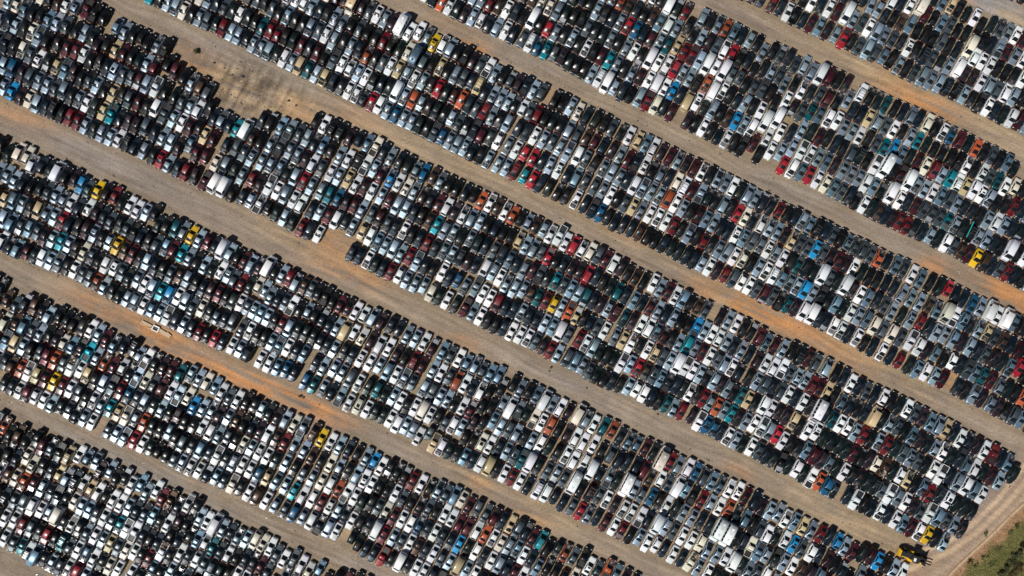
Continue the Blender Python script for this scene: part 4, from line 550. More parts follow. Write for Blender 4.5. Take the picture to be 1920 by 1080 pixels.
2330,-265,0,5,2,1,1,1,0, 2369,-286,0,11,2,1,1,2,3, 2109,-48,0,5,2,0,1,-2,0, 2148,-71,0,6,2,0,1,1,0, 2187,-86,0,2,2,0,1,0,0, 2230,-102,6,0,2,0,1,4,0,
2265,-126,0,0,2,0,1,0,0, 2306,-139,6,0,2,0,1,3,0, 2343,-161,0,7,2,0,0,-2,0, 1898,-274,4,0,2,1,0,-1,2, 1935,-294,0,16,2,1,0,-4,0, 1977,-305,2,7,2,1,0,0,0,
2054,-341,2,0,2,1,0,2,0, 2091,-357,0,5,2,1,0,-1,0, 2136,-273,3,2,2,1,0,1,0, 2206,-313,0,3,2,1,0,0,1, 2160,-397,0,7,2,1,0,2,0, 2199,-412,0,8,2,1,0,-2,0,
2238,-432,0,11,2,1,0,2,0, 2277,-456,2,2,2,1,1,1,2, 2323,-372,0,7,2,1,0,2,2, 2368,-373,0,10,2,1,0,1,0, 2385,-511,0,12,2,1,0,-1,0, 2313,-474,0,9,2,1,0,2,0,
2246,-329,4,16,2,1,0,-2,3, 2284,-349,0,9,2,1,0,-5,0, 1230,-264,2,11,3,0,1,-1,0, 1266,-283,0,2,3,0,1,1,0, 1346,-310,5,9,3,0,1,0,4, 1382,-329,0,11,3,0,0,0,0,
1418,-348,4,3,3,0,1,1,0, 1467,-370,5,2,3,0,1,0,1, 1516,-394,0,4,3,0,1,0,0, 1552,-413,3,5,3,0,1,-3,0, 1583,-444,0,0,3,0,1,-1,0, 1621,-459,0,5,3,0,0,0,0,
1657,-478,1,3,3,0,1,7,0, 1695,-496,0,5,3,0,1,0,0, 1736,-508,2,0,3,0,1,2,0, 1808,-546,0,9,3,0,1,-4,0, 1846,-562,0,0,3,0,1,2,3, 1881,-583,0,3,3,0,1,0,0,
1953,-624,0,7,3,0,1,3,0, 1990,-640,5,2,3,0,1,2,0, 2027,-654,0,14,3,0,1,-2,0, 2063,-673,0,5,3,0,1,0,0, 1221,-368,3,0,3,1,1,-3,0, 1263,-375,8,0,3,1,1,1,0,
1298,-394,0,3,3,1,1,-3,3, 1334,-412,2,2,3,1,1,1,3, 1369,-430,0,2,3,1,1,-4,3, 1404,-449,3,10,3,1,1,0,4, 1438,-461,0,11,3,1,1,-1,0, 1473,-479,0,14,3,1,1,1,0,
1540,-530,2,7,3,1,1,-1,0, 1650,-580,0,5,3,1,1,-3,0, 1688,-596,6,14,3,1,1,-1,2, 1762,-630,0,2,3,1,1,0,1, 1800,-644,0,3,3,1,0,0,3, 1289,-496,0,0,3,1,0,-2,0,
1324,-514,1,5,3,1,0,-2,0, 1358,-533,0,0,3,1,0,-1,0, 1424,-574,7,0,3,1,0,1,2, 1466,-584,0,5,3,1,0,0,0, 1496,-614,0,8,3,1,0,3,0, 1210,-562,0,0,3,1,0,-1,0,
1245,-580,2,16,3,1,0,-1,3, 1280,-599,0,16,3,1,0,1,0, 1315,-617,4,14,3,1,0,1,1, 1421,-668,0,0,3,1,0,1,3, 1531,-632,0,0,3,1,0,-1,0, 1570,-644,0,0,3,1,1,-2,2,
1201,-665,5,2,3,1,0,3,1, 1236,-683,0,10,3,1,0,0,0, 1254,-478,4,3,3,1,1,1,0, 1218,-460,0,5,3,1,0,0,0, -2260,-784,0,1,6,1,0,1,0, -2190,-738,4,11,6,0,0,0,0,
-2146,-741,0,3,6,0,1,0,1, -2108,-765,8,9,6,0,0,1,0, -2065,-781,5,14,6,0,1,4,4, -2016,-776,1,0,6,0,1,-2,0, -1977,-790,2,7,6,0,1,-2,2, -1938,-807,0,2,6,0,0,1,0,
-1915,-847,4,16,6,0,1,0,4, -1869,-846,0,2,6,0,1,-1,0, -1800,-879,0,9,6,0,1,1,2, -1777,-920,0,0,6,0,0,1,0, -1726,-909,0,7,6,0,1,0,0, -1703,-949,0,2,6,0,1,-1,0,
-1654,-941,0,0,6,0,1,0,0, -2234,-822,0,1,6,1,1,-2,3, -2385,-848,0,0,6,1,1,0,1, -2314,-884,0,1,6,1,0,-1,0, -2278,-905,0,12,6,1,0,-1,1, -2231,-910,0,11,6,1,0,2,2,
-2193,-935,3,2,6,1,0,-1,4, -2153,-950,1,5,6,1,0,1,0, -2109,-866,2,14,6,1,1,0,2, -2150,-850,0,5,6,1,0,-2,0, -2071,-882,4,2,6,1,1,-2,2, -2116,-966,8,5,6,1,0,3,0,
-1995,-910,2,0,6,1,1,-1,0, -2040,-993,0,1,6,1,0,-3,0, -2007,-1017,0,2,6,1,0,4,0, -1962,-933,2,14,6,1,1,0,0, -1928,-951,3,0,6,1,1,-4,0, -1858,-985,0,0,6,1,1,-2,0,
-1823,-1004,0,0,6,1,1,0,0, -1787,-1022,0,2,6,1,0,1,0, -1972,-1035,0,7,6,1,0,0,2, -1902,-1070,0,0,6,1,0,-1,2, -1867,-1088,0,3,6,1,0,0,2, -1831,-1106,0,8,6,1,0,1,1,
-1748,-1032,0,5,6,1,1,2,0, -1710,-1046,0,3,6,1,1,2,2, -1673,-1060,0,7,6,1,0,0,0, -1628,-975,0,10,6,0,1,-3,0, -1588,-986,8,15,6,0,1,1,5, -1557,-1014,0,5,6,0,1,-2,1,
-1508,-1004,0,0,6,0,1,2,2, -1453,-1068,0,2,6,0,1,1,0, -1420,-1086,1,0,6,0,1,2,0, -1380,-1097,6,0,6,0,1,-1,0, -1347,-1121,0,2,6,0,1,4,0, -1604,-1098,0,0,6,1,1,-1,0,
-1794,-1120,8,0,6,1,0,-2,0, -1756,-1135,8,0,6,1,1,3,0, -2359,-968,3,5,6,1,1,1,4, -2321,-989,0,3,6,1,0,2,0, -2275,-995,5,3,6,1,0,0,0, -2238,-1020,4,0,6,1,0,0,0,
-2198,-1034,1,0,6,1,0,0,2, -2161,-1050,2,2,6,1,0,2,1, -2121,-1063,6,1,6,1,0,0,0, -2052,-1101,1,0,6,1,1,0,2, -2016,-1119,4,9,6,1,0,-2,3, -1980,-1136,0,3,6,1,1,0,2,
-1944,-1155,0,0,6,1,0,-1,0, -1908,-1173,1,2,6,1,0,-2,0, -1873,-1192,0,14,6,1,0,1,0, -1837,-1210,0,3,6,1,0,2,0, -1800,-1224,0,1,6,1,0,-2,0, -1761,-1230,1,0,6,1,0,-1,0,
-1696,-1265,0,10,6,1,0,0,0, -1677,-1312,0,7,6,1,0,1,1, -1591,-1319,0,2,6,1,0,-1,0, -1557,-1337,2,5,6,1,1,-4,1, -1519,-1351,0,7,6,1,1,3,2, -1650,-1181,0,5,6,1,1,-1,0,
-1629,-1226,8,0,6,1,0,-2,5, -1545,-1235,0,0,6,1,1,1,0, -1511,-1253,0,5,6,1,0,0,0, -1473,-1268,2,0,6,1,0,2,0, -1439,-1289,0,3,6,1,0,-1,0, -1717,-1145,0,5,6,1,1,0,0,
-2365,-1073,0,0,6,1,0,0,0, -2319,-1080,0,0,6,1,0,-2,0, -2282,-1105,4,10,6,1,0,0,0, -2242,-1119,4,3,6,1,0,0,0, -2205,-1135,0,9,6,1,0,1,0, -2168,-1152,4,10,6,1,0,-2,2,
-2096,-1185,5,8,6,1,0,-1,4, -2061,-1204,2,3,6,1,1,0,3, -2024,-1221,0,0,6,1,0,0,3, -1987,-1240,3,7,6,1,0,-1,1, -1949,-1259,0,0,6,1,1,-1,0, -1913,-1279,0,9,6,1,0,-1,0,
-1877,-1297,0,1,6,1,0,2,0, -1838,-1312,1,0,6,1,0,-3,0, -1777,-1329,0,0,6,1,0,-2,0, -2365,-1166,0,0,6,2,0,1,0, -2326,-1190,0,3,6,2,0,1,0, -2287,-1205,1,8,6,2,0,1,0,
-2253,-1227,3,0,6,2,1,1,4, -2214,-1241,6,7,6,2,1,-1,2, -2147,-1283,0,2,6,2,0,-1,1, -2111,-1300,3,5,6,2,0,-2,0, -2068,-1306,0,0,6,2,0,2,1, -2031,-1325,5,10,6,2,0,-1,0,
-1993,-1343,0,2,6,2,0,-3,0, -1742,-1348,0,9,6,1,0,-1,0, -1465,-1170,0,7,6,1,1,2,3, -1428,-1185,2,0,6,1,1,0,2, -1394,-1205,0,8,6,1,1,0,0, -1324,-1245,2,0,6,1,1,0,2,
-1278,-1160,0,2,6,0,1,-2,1, -1240,-1172,0,2,6,0,0,0,0, -1285,-1340,0,0,6,1,0,1,1, -1249,-1358,0,0,6,1,0,-2,1, -1196,-1175,5,1,6,0,0,0,0, -1358,-1224,0,5,6,1,1,1,0,
-1805,-695,8,2,5,2,0,-9,0, -1765,-710,0,10,5,2,0,-2,0, -1724,-728,0,0,5,2,0,-2,2, -1686,-744,0,9,5,2,0,-2,0, -1540,-816,0,2,5,2,0,2,1, -1501,-836,0,0,5,2,0,1,1,
-1460,-851,1,0,5,2,0,-2,0, -1420,-866,0,5,5,2,1,0,2, -1380,-880,0,7,5,2,0,-1,2, -1343,-897,0,5,5,2,0,-1,0, -1301,-912,8,1,5,2,0,1,0, -1537,-723,5,3,5,1,0,0,0,
-1493,-733,0,9,5,1,0,1,3, -1454,-754,5,7,5,1,0,1,0, -1413,-768,2,5,5,1,0,2,0, -1372,-779,8,0,5,1,0,0,0, -1334,-796,0,9,5,1,0,0,0, -1299,-814,5,2,5,1,0,1,4,
-1258,-826,0,0,5,1,0,0,0, -1220,-846,0,0,5,1,0,2,0, -1406,-671,5,0,5,1,0,-3,0, -1367,-686,0,2,5,1,1,0,0, -1324,-692,2,3,5,1,0,0,0, -1254,-731,0,1,5,1,0,0,1,
-1216,-744,1,2,5,1,0,-2,0, -1228,-954,0,0,5,2,0,-3,2, -1178,-763,0,0,5,1,0,-1,3, -1136,-680,4,0,5,1,1,0,0, -1098,-700,0,15,5,1,0,0,3, -1057,-716,0,10,5,1,1,1,0,
-1013,-732,2,2,5,1,1,2,0, -967,-753,0,2,5,1,1,-1,0, -886,-698,0,13,5,0,1,2,0, -843,-717,1,0,5,0,1,1,3, -801,-733,0,2,5,0,1,1,0, -758,-748,0,5,5,0,1,0,2,
-677,-786,0,2,5,0,1,3,0, -640,-804,2,6,5,0,1,-2,0, -609,-832,0,0,5,0,1,-2,0, -532,-856,0,9,5,0,1,-3,1, -497,-874,0,16,5,0,1,1,2, -465,-901,0,10,5,0,0,2,0,
-422,-914,0,0,5,0,1,2,0, -382,-931,2,4,5,0,1,-1,1, -341,-939,0,2,5,0,1,0,2, -311,-1050,0,0,5,1,1,3,0, -267,-968,5,7,5,0,1,2,0, -231,-986,1,1,5,0,0,-3,0,
-199,-1013,0,11,5,0,1,-1,0, -159,-1027,3,3,5,0,0,3,1, -117,-1048,0,3,5,0,1,1,0, -79,-1064,4,11,5,0,1,-1,2, -42,-1083,0,5,5,0,0,0,0, -1141,-784,0,0,5,1,0,-2,0,
-1101,-801,0,9,5,1,0,2,0, -1056,-817,0,2,5,1,0,2,0, -931,-782,0,15,5,1,1,0,0, -887,-801,0,4,5,1,1,-1,0, -844,-816,0,1,5,1,1,0,0, -803,-833,2,2,5,1,1,0,0,
-722,-868,4,2,5,1,1,0,0, -686,-889,0,0,5,1,1,6,3, -656,-917,0,0,5,1,0,1,0, -542,-958,0,0,5,1,0,1,0, -510,-985,4,3,5,1,1,1,4, -1183,-869,4,6,5,1,0,-4,0,
-1144,-886,2,14,5,1,0,2,2, -1100,-901,0,7,5,1,0,-7,0, -1057,-921,0,2,5,1,0,3,0, -1018,-948,0,8,5,1,0,-4,3, -975,-967,3,0,5,1,1,-1,0, -932,-985,3,0,5,1,0,0,0,
-891,-1002,0,10,5,1,0,-1,0, -851,-1020,2,0,5,1,0,-1,3, -813,-1039,2,2,5,1,0,-1,0, -931,-884,0,2,5,1,0,0,0, -888,-901,0,1,5,1,0,1,0, -847,-918,4,0,5,1,0,0,0,
-807,-936,1,12,5,1,1,-2,0, -768,-953,8,0,5,1,1,-7,0, -732,-973,0,0,5,1,0,1,0, -701,-1001,4,9,5,1,0,0,0, -621,-1021,0,3,5,1,0,-2,0, -586,-1040,0,1,5,1,1,-1,0,
-553,-1068,0,11,5,1,0,-1,0, -511,-1078,0,0,5,1,0,4,0, -473,-1098,3,0,5,1,0,1,0, -431,-1106,0,6,5,1,1,-2,1, -747,-1085,0,0,5,1,0,1,0, -633,-1129,6,0,5,1,0,1,0,
-598,-1151,0,10,5,1,0,1,3, -554,-1163,0,2,5,1,0,1,0, -518,-1182,0,3,5,1,0,-2,1, -475,-1189,0,0,5,1,0,2,0, -427,-1015,0,16,5,1,1,0,1, -386,-1023,0,3,5,1,1,-1,0,
-278,-1073,1,0,5,1,1,0,0, -243,-1096,3,11,5,1,1,0,0, -204,-1111,4,11,5,1,1,-3,0, -359,-1140,0,0,5,1,0,1,0, -366,-1239,0,0,5,1,0,0,0, -404,-1224,2,5,5,1,0,0,0,
-287,-1179,0,5,5,1,0,1,2, -248,-1195,0,6,5,1,0,-1,0, -331,-1263,2,3,5,1,0,3,0, -292,-1279,0,2,5,1,0,-5,0, -252,-1296,6,14,5,1,0,-2,2, -168,-1229,3,0,5,1,0,-2,0,
-162,-1131,3,0,5,1,1,0,2, -123,-1147,0,12,5,1,1,-1,0, -87,-1167,0,0,5,1,0,0,1, -51,-1188,0,1,5,1,0,-2,0, -96,-1271,0,0,5,1,0,5,0, -132,-1252,1,5,5,1,0,-2,0,
-60,-1289,5,2,5,1,0,1,0, -15,-1205,3,2,5,1,0,-2,4, 9,-1331,0,11,5,1,0,3,0, -1147,-992,0,0,5,2,0,-3,0, -1106,-1015,2,2,5,2,0,-2,0, -1061,-1034,0,3,5,2,0,0,1,
-1019,-1051,5,6,5,2,0,-1,0, -977,-1069,2,2,5,2,0,0,0, -936,-1086,5,0,5,2,0,-1,0, -896,-1103,8,5,5,2,1,-1,1, -857,-1120,5,2,5,2,0,2,0, -820,-1136,1,0,5,2,0,1,2,
-711,-1185,3,4,5,2,1,3,0, -645,-1237,0,5,5,2,0,-3,2, -603,-1251,8,10,5,2,0,0,0, -523,-1277,6,0,5,2,0,0,0, -448,-1307,0,0,5,2,0,1,0, -412,-1323,0,0,5,2,0,0,0,
-211,-1312,0,2,5,1,0,-2,3, -176,-1336,0,0,5,1,0,0,0, -1160,-1190,1,1,6,0,1,-4,0, -1124,-1207,0,0,6,0,1,4,0, -1095,-1238,0,3,6,0,1,0,0, -1064,-1265,0,0,6,0,1,1,0,
-1014,-1258,3,3,6,0,1,2,4, -981,-1290,3,0,6,0,1,1,0, -949,-1321,0,1,6,0,1,1,2, -895,-1308,2,7,6,0,1,0,0, -1059,-1342,3,7,6,1,1,0,1, -1140,-1322,0,3,6,1,1,2,0,
-535,-634,5,0,4,2,0,0,0, -435,-693,0,0,4,2,1,-1,0, -364,-722,8,14,4,2,0,0,0, -330,-742,4,0,4,2,0,-1,1, -294,-757,0,9,4,2,0,-1,0, -221,-787,0,7,4,2,0,-1,0,
-184,-802,0,5,4,2,0,2,0, -147,-818,4,0,4,2,0,-2,0, -107,-830,6,14,4,2,0,0,2, -36,-866,0,0,4,2,0,2,0, 0,-884,1,10,4,2,0,1,0, -139,-718,4,1,4,1,1,1,3,
-102,-732,0,0,4,1,1,0,2, -60,-742,0,5,4,1,0,-1,0, -24,-760,0,2,4,1,0,1,0, -14,-659,3,3,4,1,0,-3,0, 22,-676,4,2,4,1,1,1,0, 91,-714,0,2,4,1,0,1,0,
133,-725,3,0,4,1,0,-2,0, 173,-740,0,9,4,1,0,0,0, 299,-695,3,0,4,1,1,0,0, 334,-719,3,0,4,1,1,1,0, 383,-727,0,0,4,1,1,1,0, 509,-689,0,5,4,0,1,-1,0,
547,-711,0,7,4,0,1,1,1, 584,-727,2,7,4,0,1,2,0, 627,-742,0,11,4,0,1,1,0, 665,-761,0,9,4,0,1,0,0, 698,-792,7,1,4,0,1,0,0, 742,-806,0,10,4,0,1,-1,0,
777,-826,3,2,4,0,1,-2,0, 823,-836,4,0,4,0,1,0,0, 861,-856,0,6,4,0,1,1,0, 896,-880,5,3,4,0,1,0,2, 936,-899,0,7,4,0,1,1,0, 975,-916,0,7,4,0,1,-4,1,
1016,-935,0,0,4,0,1,0,2, 1057,-947,0,0,4,0,1,0,3, 1096,-968,1,11,4,0,1,-1,0, 1135,-989,4,5,4,0,1,0,0, 1166,-1021,0,16,4,0,1,1,0, 462,-772,5,3,4,1,1,1,4,
46,-798,8,8,4,1,0,0,0, 84,-814,6,0,4,1,0,0,0, 122,-832,0,9,4,1,0,-3,1, 166,-853,0,3,4,1,0,1,0, 209,-863,0,2,4,1,0,1,2, 254,-779,0,0,4,1,0,0,1,
288,-803,4,0,4,1,1,2,0, 338,-811,3,0,4,1,0,-1,0, 371,-847,6,0,4,1,0,-1,0, 287,-907,7,0,4,1,0,0,2, 243,-889,0,3,4,1,0,-1,0, 453,-883,8,2,4,1,1,1,1,
533,-917,7,0,4,1,0,3,0, 571,-938,0,2,4,1,1,3,0, 620,-844,5,11,4,1,1,-1,0, 695,-889,2,0,4,1,1,0,0, 731,-911,1,3,4,1,1,4,0, 773,-924,6,0,4,1,1,-2,0,
812,-943,2,7,4,1,0,-2,0, 890,-983,0,10,4,1,1,-1,0, 929,-1000,2,2,4,1,1,1,0, 969,-1019,0,0,4,1,1,1,0, 1011,-1031,0,12,4,1,0,0,0, 1052,-1053,1,9,4,1,1,0,1,
1090,-1074,4,7,4,1,1,-1,0, 1158,-1123,4,3,4,1,1,-1,0, 1203,-1039,0,2,4,0,0,3,0, 37,-902,0,0,4,2,0,-1,0, 76,-922,0,5,4,2,1,0,0, 119,-942,5,0,4,2,0,1,4,
159,-956,5,0,4,2,0,1,0, 200,-974,2,5,4,2,0,0,0, 237,-1002,0,5,4,2,0,0,0, 281,-1017,0,3,4,2,0,2,0, 318,-1042,0,10,4,2,0,-2,0, 356,-1057,0,2,4,2,1,1,1,
397,-1071,1,5,4,2,0,0,0, 435,-1096,0,11,4,2,0,-2,0, 475,-1114,0,0,4,2,0,-2,0, 512,-1132,0,10,4,2,0,-2,2, 595,-1161,0,2,4,2,0,0,3, 629,-1190,0,0,4,2,0,4,0,
673,-1199,2,0,4,2,0,-3,0, 709,-1221,2,5,4,2,0,-1,0, 751,-1243,0,0,4,2,0,2,0, 792,-1262,1,5,4,2,0,0,0, 833,-1276,8,1,4,2,0,-10,5, 869,-1304,0,2,4,2,0,1,3,
913,-1327,0,0,4,2,0,0,2, 364,-956,5,16,4,1,0,0,4, 405,-970,0,3,4,1,0,-3,1, 443,-987,0,0,4,1,0,4,1, 481,-1012,1,16,4,1,0,3,0, 520,-1032,0,0,4,1,0,-1,1,
557,-1048,0,0,4,1,0,1,1, 599,-1067,8,0,4,1,1,0,0, 641,-1075,3,5,4,1,1,0,0, 677,-1101,6,0,4,1,0,0,0, 718,-1114,3,2,4,1,0,-2,4, 755,-1134,0,3,4,1,0,-1,0,
795,-1158,0,0,4,1,0,2,0, 837,-1177,0,0,4,1,0,0,0, 880,-1187,4,1,4,1,0,0,0, 913,-1221,0,2,4,1,1,4,2, 955,-1244,0,2,4,1,0,0,0, 998,-1253,0,0,4,1,1,2,0,
1032,-1277,6,0,4,1,0,1,0, 1103,-1315,0,2,4,1,1,0,0, 1141,-1330,0,3,4,1,0,1,2, 962,-1126,7,0,4,1,0,-1,0, 1003,-1149,7,0,4,1,0,2,0, 651,-974,0,6,4,1,0,-1,3,
723,-1012,0,0,4,1,1,0,0, 763,-1029,4,9,4,1,0,-2,0, 800,-1049,0,2,4,1,0,-2,0, 841,-1073,1,2,4,1,0,0,0, 883,-1088,0,5,4,1,0,-1,1, 1112,-1206,8,1,4,1,1,2,0,
1147,-1230,8,7,4,1,0,0,0, 1192,-1147,4,0,4,1,1,2,0, 924,-1104,0,5,4,1,0,3,0, 1186,-1247,2,2,4,1,0,-2,0, 1182,-1341,3,0,4,1,0,-3,0, -5,-1103,1,14,5,0,1,3,0,
31,-1121,5,3,5,0,0,-1,0, 99,-1162,0,11,5,0,1,2,0, 137,-1176,5,8,5,0,1,-1,4, 213,-1216,2,9,5,0,0,-2,1, 250,-1234,0,12,5,0,1,0,1, 290,-1251,0,3,5,0,1,0,0,
361,-1296,0,0,5,0,1,-2,3, 401,-1313,0,3,5,0,1,2,3, 449,-1309,8,12,5,0,1,2,1, 488,-1328,0,7,5,0,1,0,0, 530,-1349,0,16,5,0,1,-3,0, 54,-1247,0,0,5,1,0,2,0,
26,-1215,0,7,5,1,0,1,2, 117,-1305,0,7,5,1,0,-2,0, 49,-1342,0,0,5,1,1,-1,0, 291,-1342,2,1,5,1,1,3,0, 939,-656,2,6,3,2,0,4,1, 1008,-692,0,0,3,2,0,-3,1,
1043,-711,0,2,3,2,0,1,0, 1079,-726,0,9,3,2,1,-2,0, 1116,-741,0,0,3,2,0,0,0, 1152,-759,0,3,3,2,0,1,0, 1185,-780,0,5,3,2,0,1,0, 1264,-713,0,0,3,1,0,-2,0,
1374,-756,0,7,3,1,0,0,0, 1406,-782,4,11,3,1,0,4,0, 1451,-699,0,9,3,1,0,-3,3, 1376,-668,0,0,3,1,0,0,0, 1487,-717,0,9,3,1,0,2,0, 1524,-733,4,9,3,1,0,0,0,
1557,-757,0,9,3,1,0,0,0, 1593,-773,0,11,3,1,0,1,0, 1638,-689,0,10,3,1,0,0,0, 1711,-718,1,2,3,1,0,1,1, 1746,-737,0,10,3,1,0,-3,0, 1602,-673,0,2,3,1,0,-3,0,
1789,-746,0,9,3,1,0,0,0, 1822,-771,3,3,3,1,0,0,0, 1857,-792,0,2,3,1,0,-1,3, 1894,-810,1,3,3,1,0,3,0, 1868,-688,0,7,3,1,1,-4,3, 1904,-708,1,16,3,1,0,-2,0,
2093,-701,0,0,3,0,1,-2,0, 1975,-745,2,2,3,1,1,-2,0, 2013,-761,0,0,3,1,1,3,1, 2090,-791,8,5,3,1,0,1,0, 2170,-736,0,16,3,0,0,-1,0, 2207,-755,0,0,3,0,1,0,0,
2244,-774,8,10,3,0,1,3,0, 2281,-796,0,5,3,0,1,0,0, 2318,-814,1,7,3,0,1,-1,1, 1291,-829,0,9,3,2,0,2,0, 1328,-842,4,0,3,2,0,0,2, 1360,-866,0,9,3,2,0,1,0,
1396,-885,8,0,3,2,1,-2,0, 1433,-903,0,12,3,2,0,-4,0, 1469,-924,4,6,3,2,0,-2,0, 1504,-942,0,3,3,2,0,2,2, 1567,-968,0,5,3,2,0,1,0, 1603,-987,8,0,3,2,0,-1,0,
1678,-1025,0,5,3,2,1,1,0, 1717,-1041,0,0,3,2,0,1,2, 1754,-1058,0,5,3,2,0,1,0, 1790,-1079,0,0,3,2,0,-2,0, 1825,-1099,0,7,3,2,1,1,3, 1861,-1120,0,11,3,2,0,1,0,
1899,-1136,3,0,3,2,0,1,1, 1938,-1152,0,13,3,2,0,-2,0, 2016,-1186,0,2,3,2,1,2,1, 1442,-801,5,16,3,1,0,1,0, 1479,-817,2,7,3,1,0,1,1, 1513,-840,0,9,3,1,0,2,0,
1549,-858,0,0,3,1,0,-3,0, 1621,-885,0,16,3,1,0,-1,1, 1656,-903,5,9,3,1,0,2,0, 1690,-923,4,9,3,1,0,-1,4, 1725,-942,2,3,3,1,0,0,0, 1762,-958,8,0,3,1,0,1,0,
1800,-976,3,2,3,1,0,3,0, 1837,-996,0,0,3,1,0,1,2, 1872,-1015,0,16,3,1,1,0,0, 1948,-1048,8,0,3,1,0,1,0, 1984,-1069,5,7,3,1,0,-1,2, 2023,-1087,1,3,3,1,0,-1,1,
2063,-1104,0,2,3,1,1,3,0, 2098,-1127,0,16,3,1,0,2,1, 1665,-802,3,16,3,1,0,-3,0, 1700,-820,2,1,3,1,0,3,0, 1740,-834,8,15,3,1,1,0,5, 1812,-875,2,0,3,1,0,0,0,
1848,-893,1,14,3,1,1,0,1, 1918,-931,0,7,3,1,0,-1,1, 1950,-956,0,10,3,1,1,0,0, 1997,-960,5,5,3,1,0,1,4, 2031,-987,4,0,3,1,0,0,3, 2070,-1005,0,9,3,1,0,-1,0,
2109,-1022,0,9,3,1,0,-1,0, 1966,-845,0,0,3,1,0,1,2, 1999,-869,8,0,3,1,0,1,0, 2043,-876,0,5,3,1,0,1,0, 2124,-820,3,7,3,1,1,1,1, 2161,-839,3,0,3,1,1,1,0,
2199,-857,0,9,3,1,1,2,0, 2235,-880,0,11,3,1,0,-1,3, 2272,-898,0,2,3,1,1,2,0, 2334,-868,5,9,3,0,0,4,0, 2077,-904,5,2,3,1,0,1,4, 2116,-922,5,0,3,1,0,-1,0,
2155,-940,5,7,3,1,0,4,0, 2191,-964,0,0,3,1,0,0,0, 1246,-1046,0,2,4,0,1,-3,2, 1278,-1076,0,0,4,0,1,-1,2, 1320,-1090,0,7,4,0,0,1,3, 1359,-1111,0,14,4,0,1,2,0,
1398,-1129,0,2,4,0,1,0,0, 1439,-1150,0,10,4,0,0,-2,0, 1481,-1162,3,5,4,0,0,0,0, 1522,-1179,2,6,4,0,1,-1,0, 1554,-1206,0,2,4,0,1,-1,0, 1590,-1230,0,11,4,0,1,-3,0,
1631,-1238,4,9,4,0,0,-6,0, 1706,-1275,0,6,4,0,0,1,0, 1783,-1306,0,2,4,0,1,-1,0, 1822,-1326,3,0,4,0,1,-2,0, 1233,-1161,0,9,4,1,1,1,1, 1275,-1175,0,0,4,1,1,0,0,
1314,-1196,0,6,4,1,0,-3,3, 1353,-1214,0,3,4,1,1,2,0, 1394,-1235,4,0,4,1,0,-1,0, 1435,-1247,1,5,4,1,0,3,0, 1477,-1263,0,11,4,1,1,0,3, 1268,-1279,0,2,4,1,0,2,0,
1308,-1298,0,0,4,1,1,1,0, 1229,-1258,8,9,4,1,0,4,1, 1390,-1331,5,16,4,1,0,-2,0, 1432,-1347,5,7,4,1,0,3,0, 1627,-1333,0,2,4,1,1,5,0, 1976,-1169,0,4,3,2,0,-1,0,
975,1447,4,5,0,2,0,-1,0, 1014,1429,4,4,0,2,0,-2,4, 1053,1411,0,4,0,2,1,0,0, 1091,1392,8,5,0,2,0,0,0, 1130,1375,5,16,0,2,0,0,1, 1177,1461,0,4,0,1,0,-1,0,
1168,1356,0,3,0,2,1,-1,0, 1216,1444,0,15,0,1,0,1,2, 1261,1417,0,4,0,1,0,2,0, 1296,1396,0,3,0,1,0,0,0, 1333,1378,2,16,0,1,0,1,0, 1378,1463,5,4,0,1,1,2,2,
1452,1426,2,5,0,1,1,-3,0, 1487,1405,0,11,0,1,1,-2,0, 1526,1392,1,4,0,1,1,-2,0, 1561,1369,0,5,0,1,1,0,0, 1607,1368,0,16,0,1,1,-2,0, 1648,1357,0,9,0,1,1,2,0,
1693,1441,0,4,0,0,0,1,0, 1721,1408,0,4,0,0,1,0,1, 1583,1147,2,4,0,2,0,1,3, 1757,1388,4,4,0,0,1,-1,1, 1823,1425,0,4,0,0,1,-2,0, 1862,1411,0,3,0,0,1,2,0,
2186,1219,0,4,0,0,0,1,0, 2072,921,4,4,0,2,0,-3,4, 2264,926,3,3,0,1,1,-1,0, 2428,1055,5,3,0,1,1,-1,0, 2382,886,4,4,0,1,0,3,0, 2433,977,0,4,0,1,0,-2,0,
2420,871,1,4,0,1,0,1,3, 2468,956,0,4,0,1,0,0,0, 2454,850,0,5,0,1,1,-2,0, 2456,735,0,3,0,2,0,2,1, 2497,718,0,9,0,2,0,2,0, -560,1453,0,4,1,2,0,0,0,
-521,1435,4,4,1,2,0,1,0, -482,1417,8,5,1,2,0,-1,0, -444,1398,3,4,1,2,1,-1,2, -355,1460,4,4,1,1,0,1,3, -317,1442,2,4,1,1,0,2,3, -281,1423,5,5,1,1,0,-1,1,
-246,1402,2,4,1,1,1,2,0, -219,1282,0,16,1,2,1,-2,0, -124,1458,4,4,1,1,0,1,1, -88,1440,0,4,1,1,0,0,0, -51,1421,0,4,1,1,1,-2,0, -12,1407,0,9,1,1,0,2,0,
26,1389,0,4,1,1,0,0,2, 64,1373,0,5,1,1,0,0,1, 109,1457,4,4,1,1,0,1,1, 54,1266,1,4,1,1,1,0,0, 151,1444,5,4,1,1,1,1,4, 191,1432,0,4,1,1,1,1,0,
225,1405,0,4,1,1,0,1,0, 304,1466,0,5,1,1,1,-1,0, 340,1448,1,4,1,1,1,1,0, 244,1180,0,4,1,1,0,-1,2, 290,1266,0,4,1,1,0,-1,0, 336,1354,1,5,1,1,1,-2,0,
382,1441,3,4,1,1,1,-2,0, 416,1420,5,4,1,1,1,1,4, 267,1055,0,9,1,2,0,0,0, 483,1458,0,9,1,0,1,2,0, 310,1134,0,4,1,1,0,1,0, 593,1403,0,3,1,0,1,-2,0,
776,1309,0,9,1,0,1,1,2, 824,1224,1,4,1,1,0,-1,1, 856,766,0,4,1,2,0,1,0, 1105,1064,0,5,1,1,1,3,0, 1017,897,0,4,1,1,0,0,0, 928,731,0,4,1,2,0,-1,0,
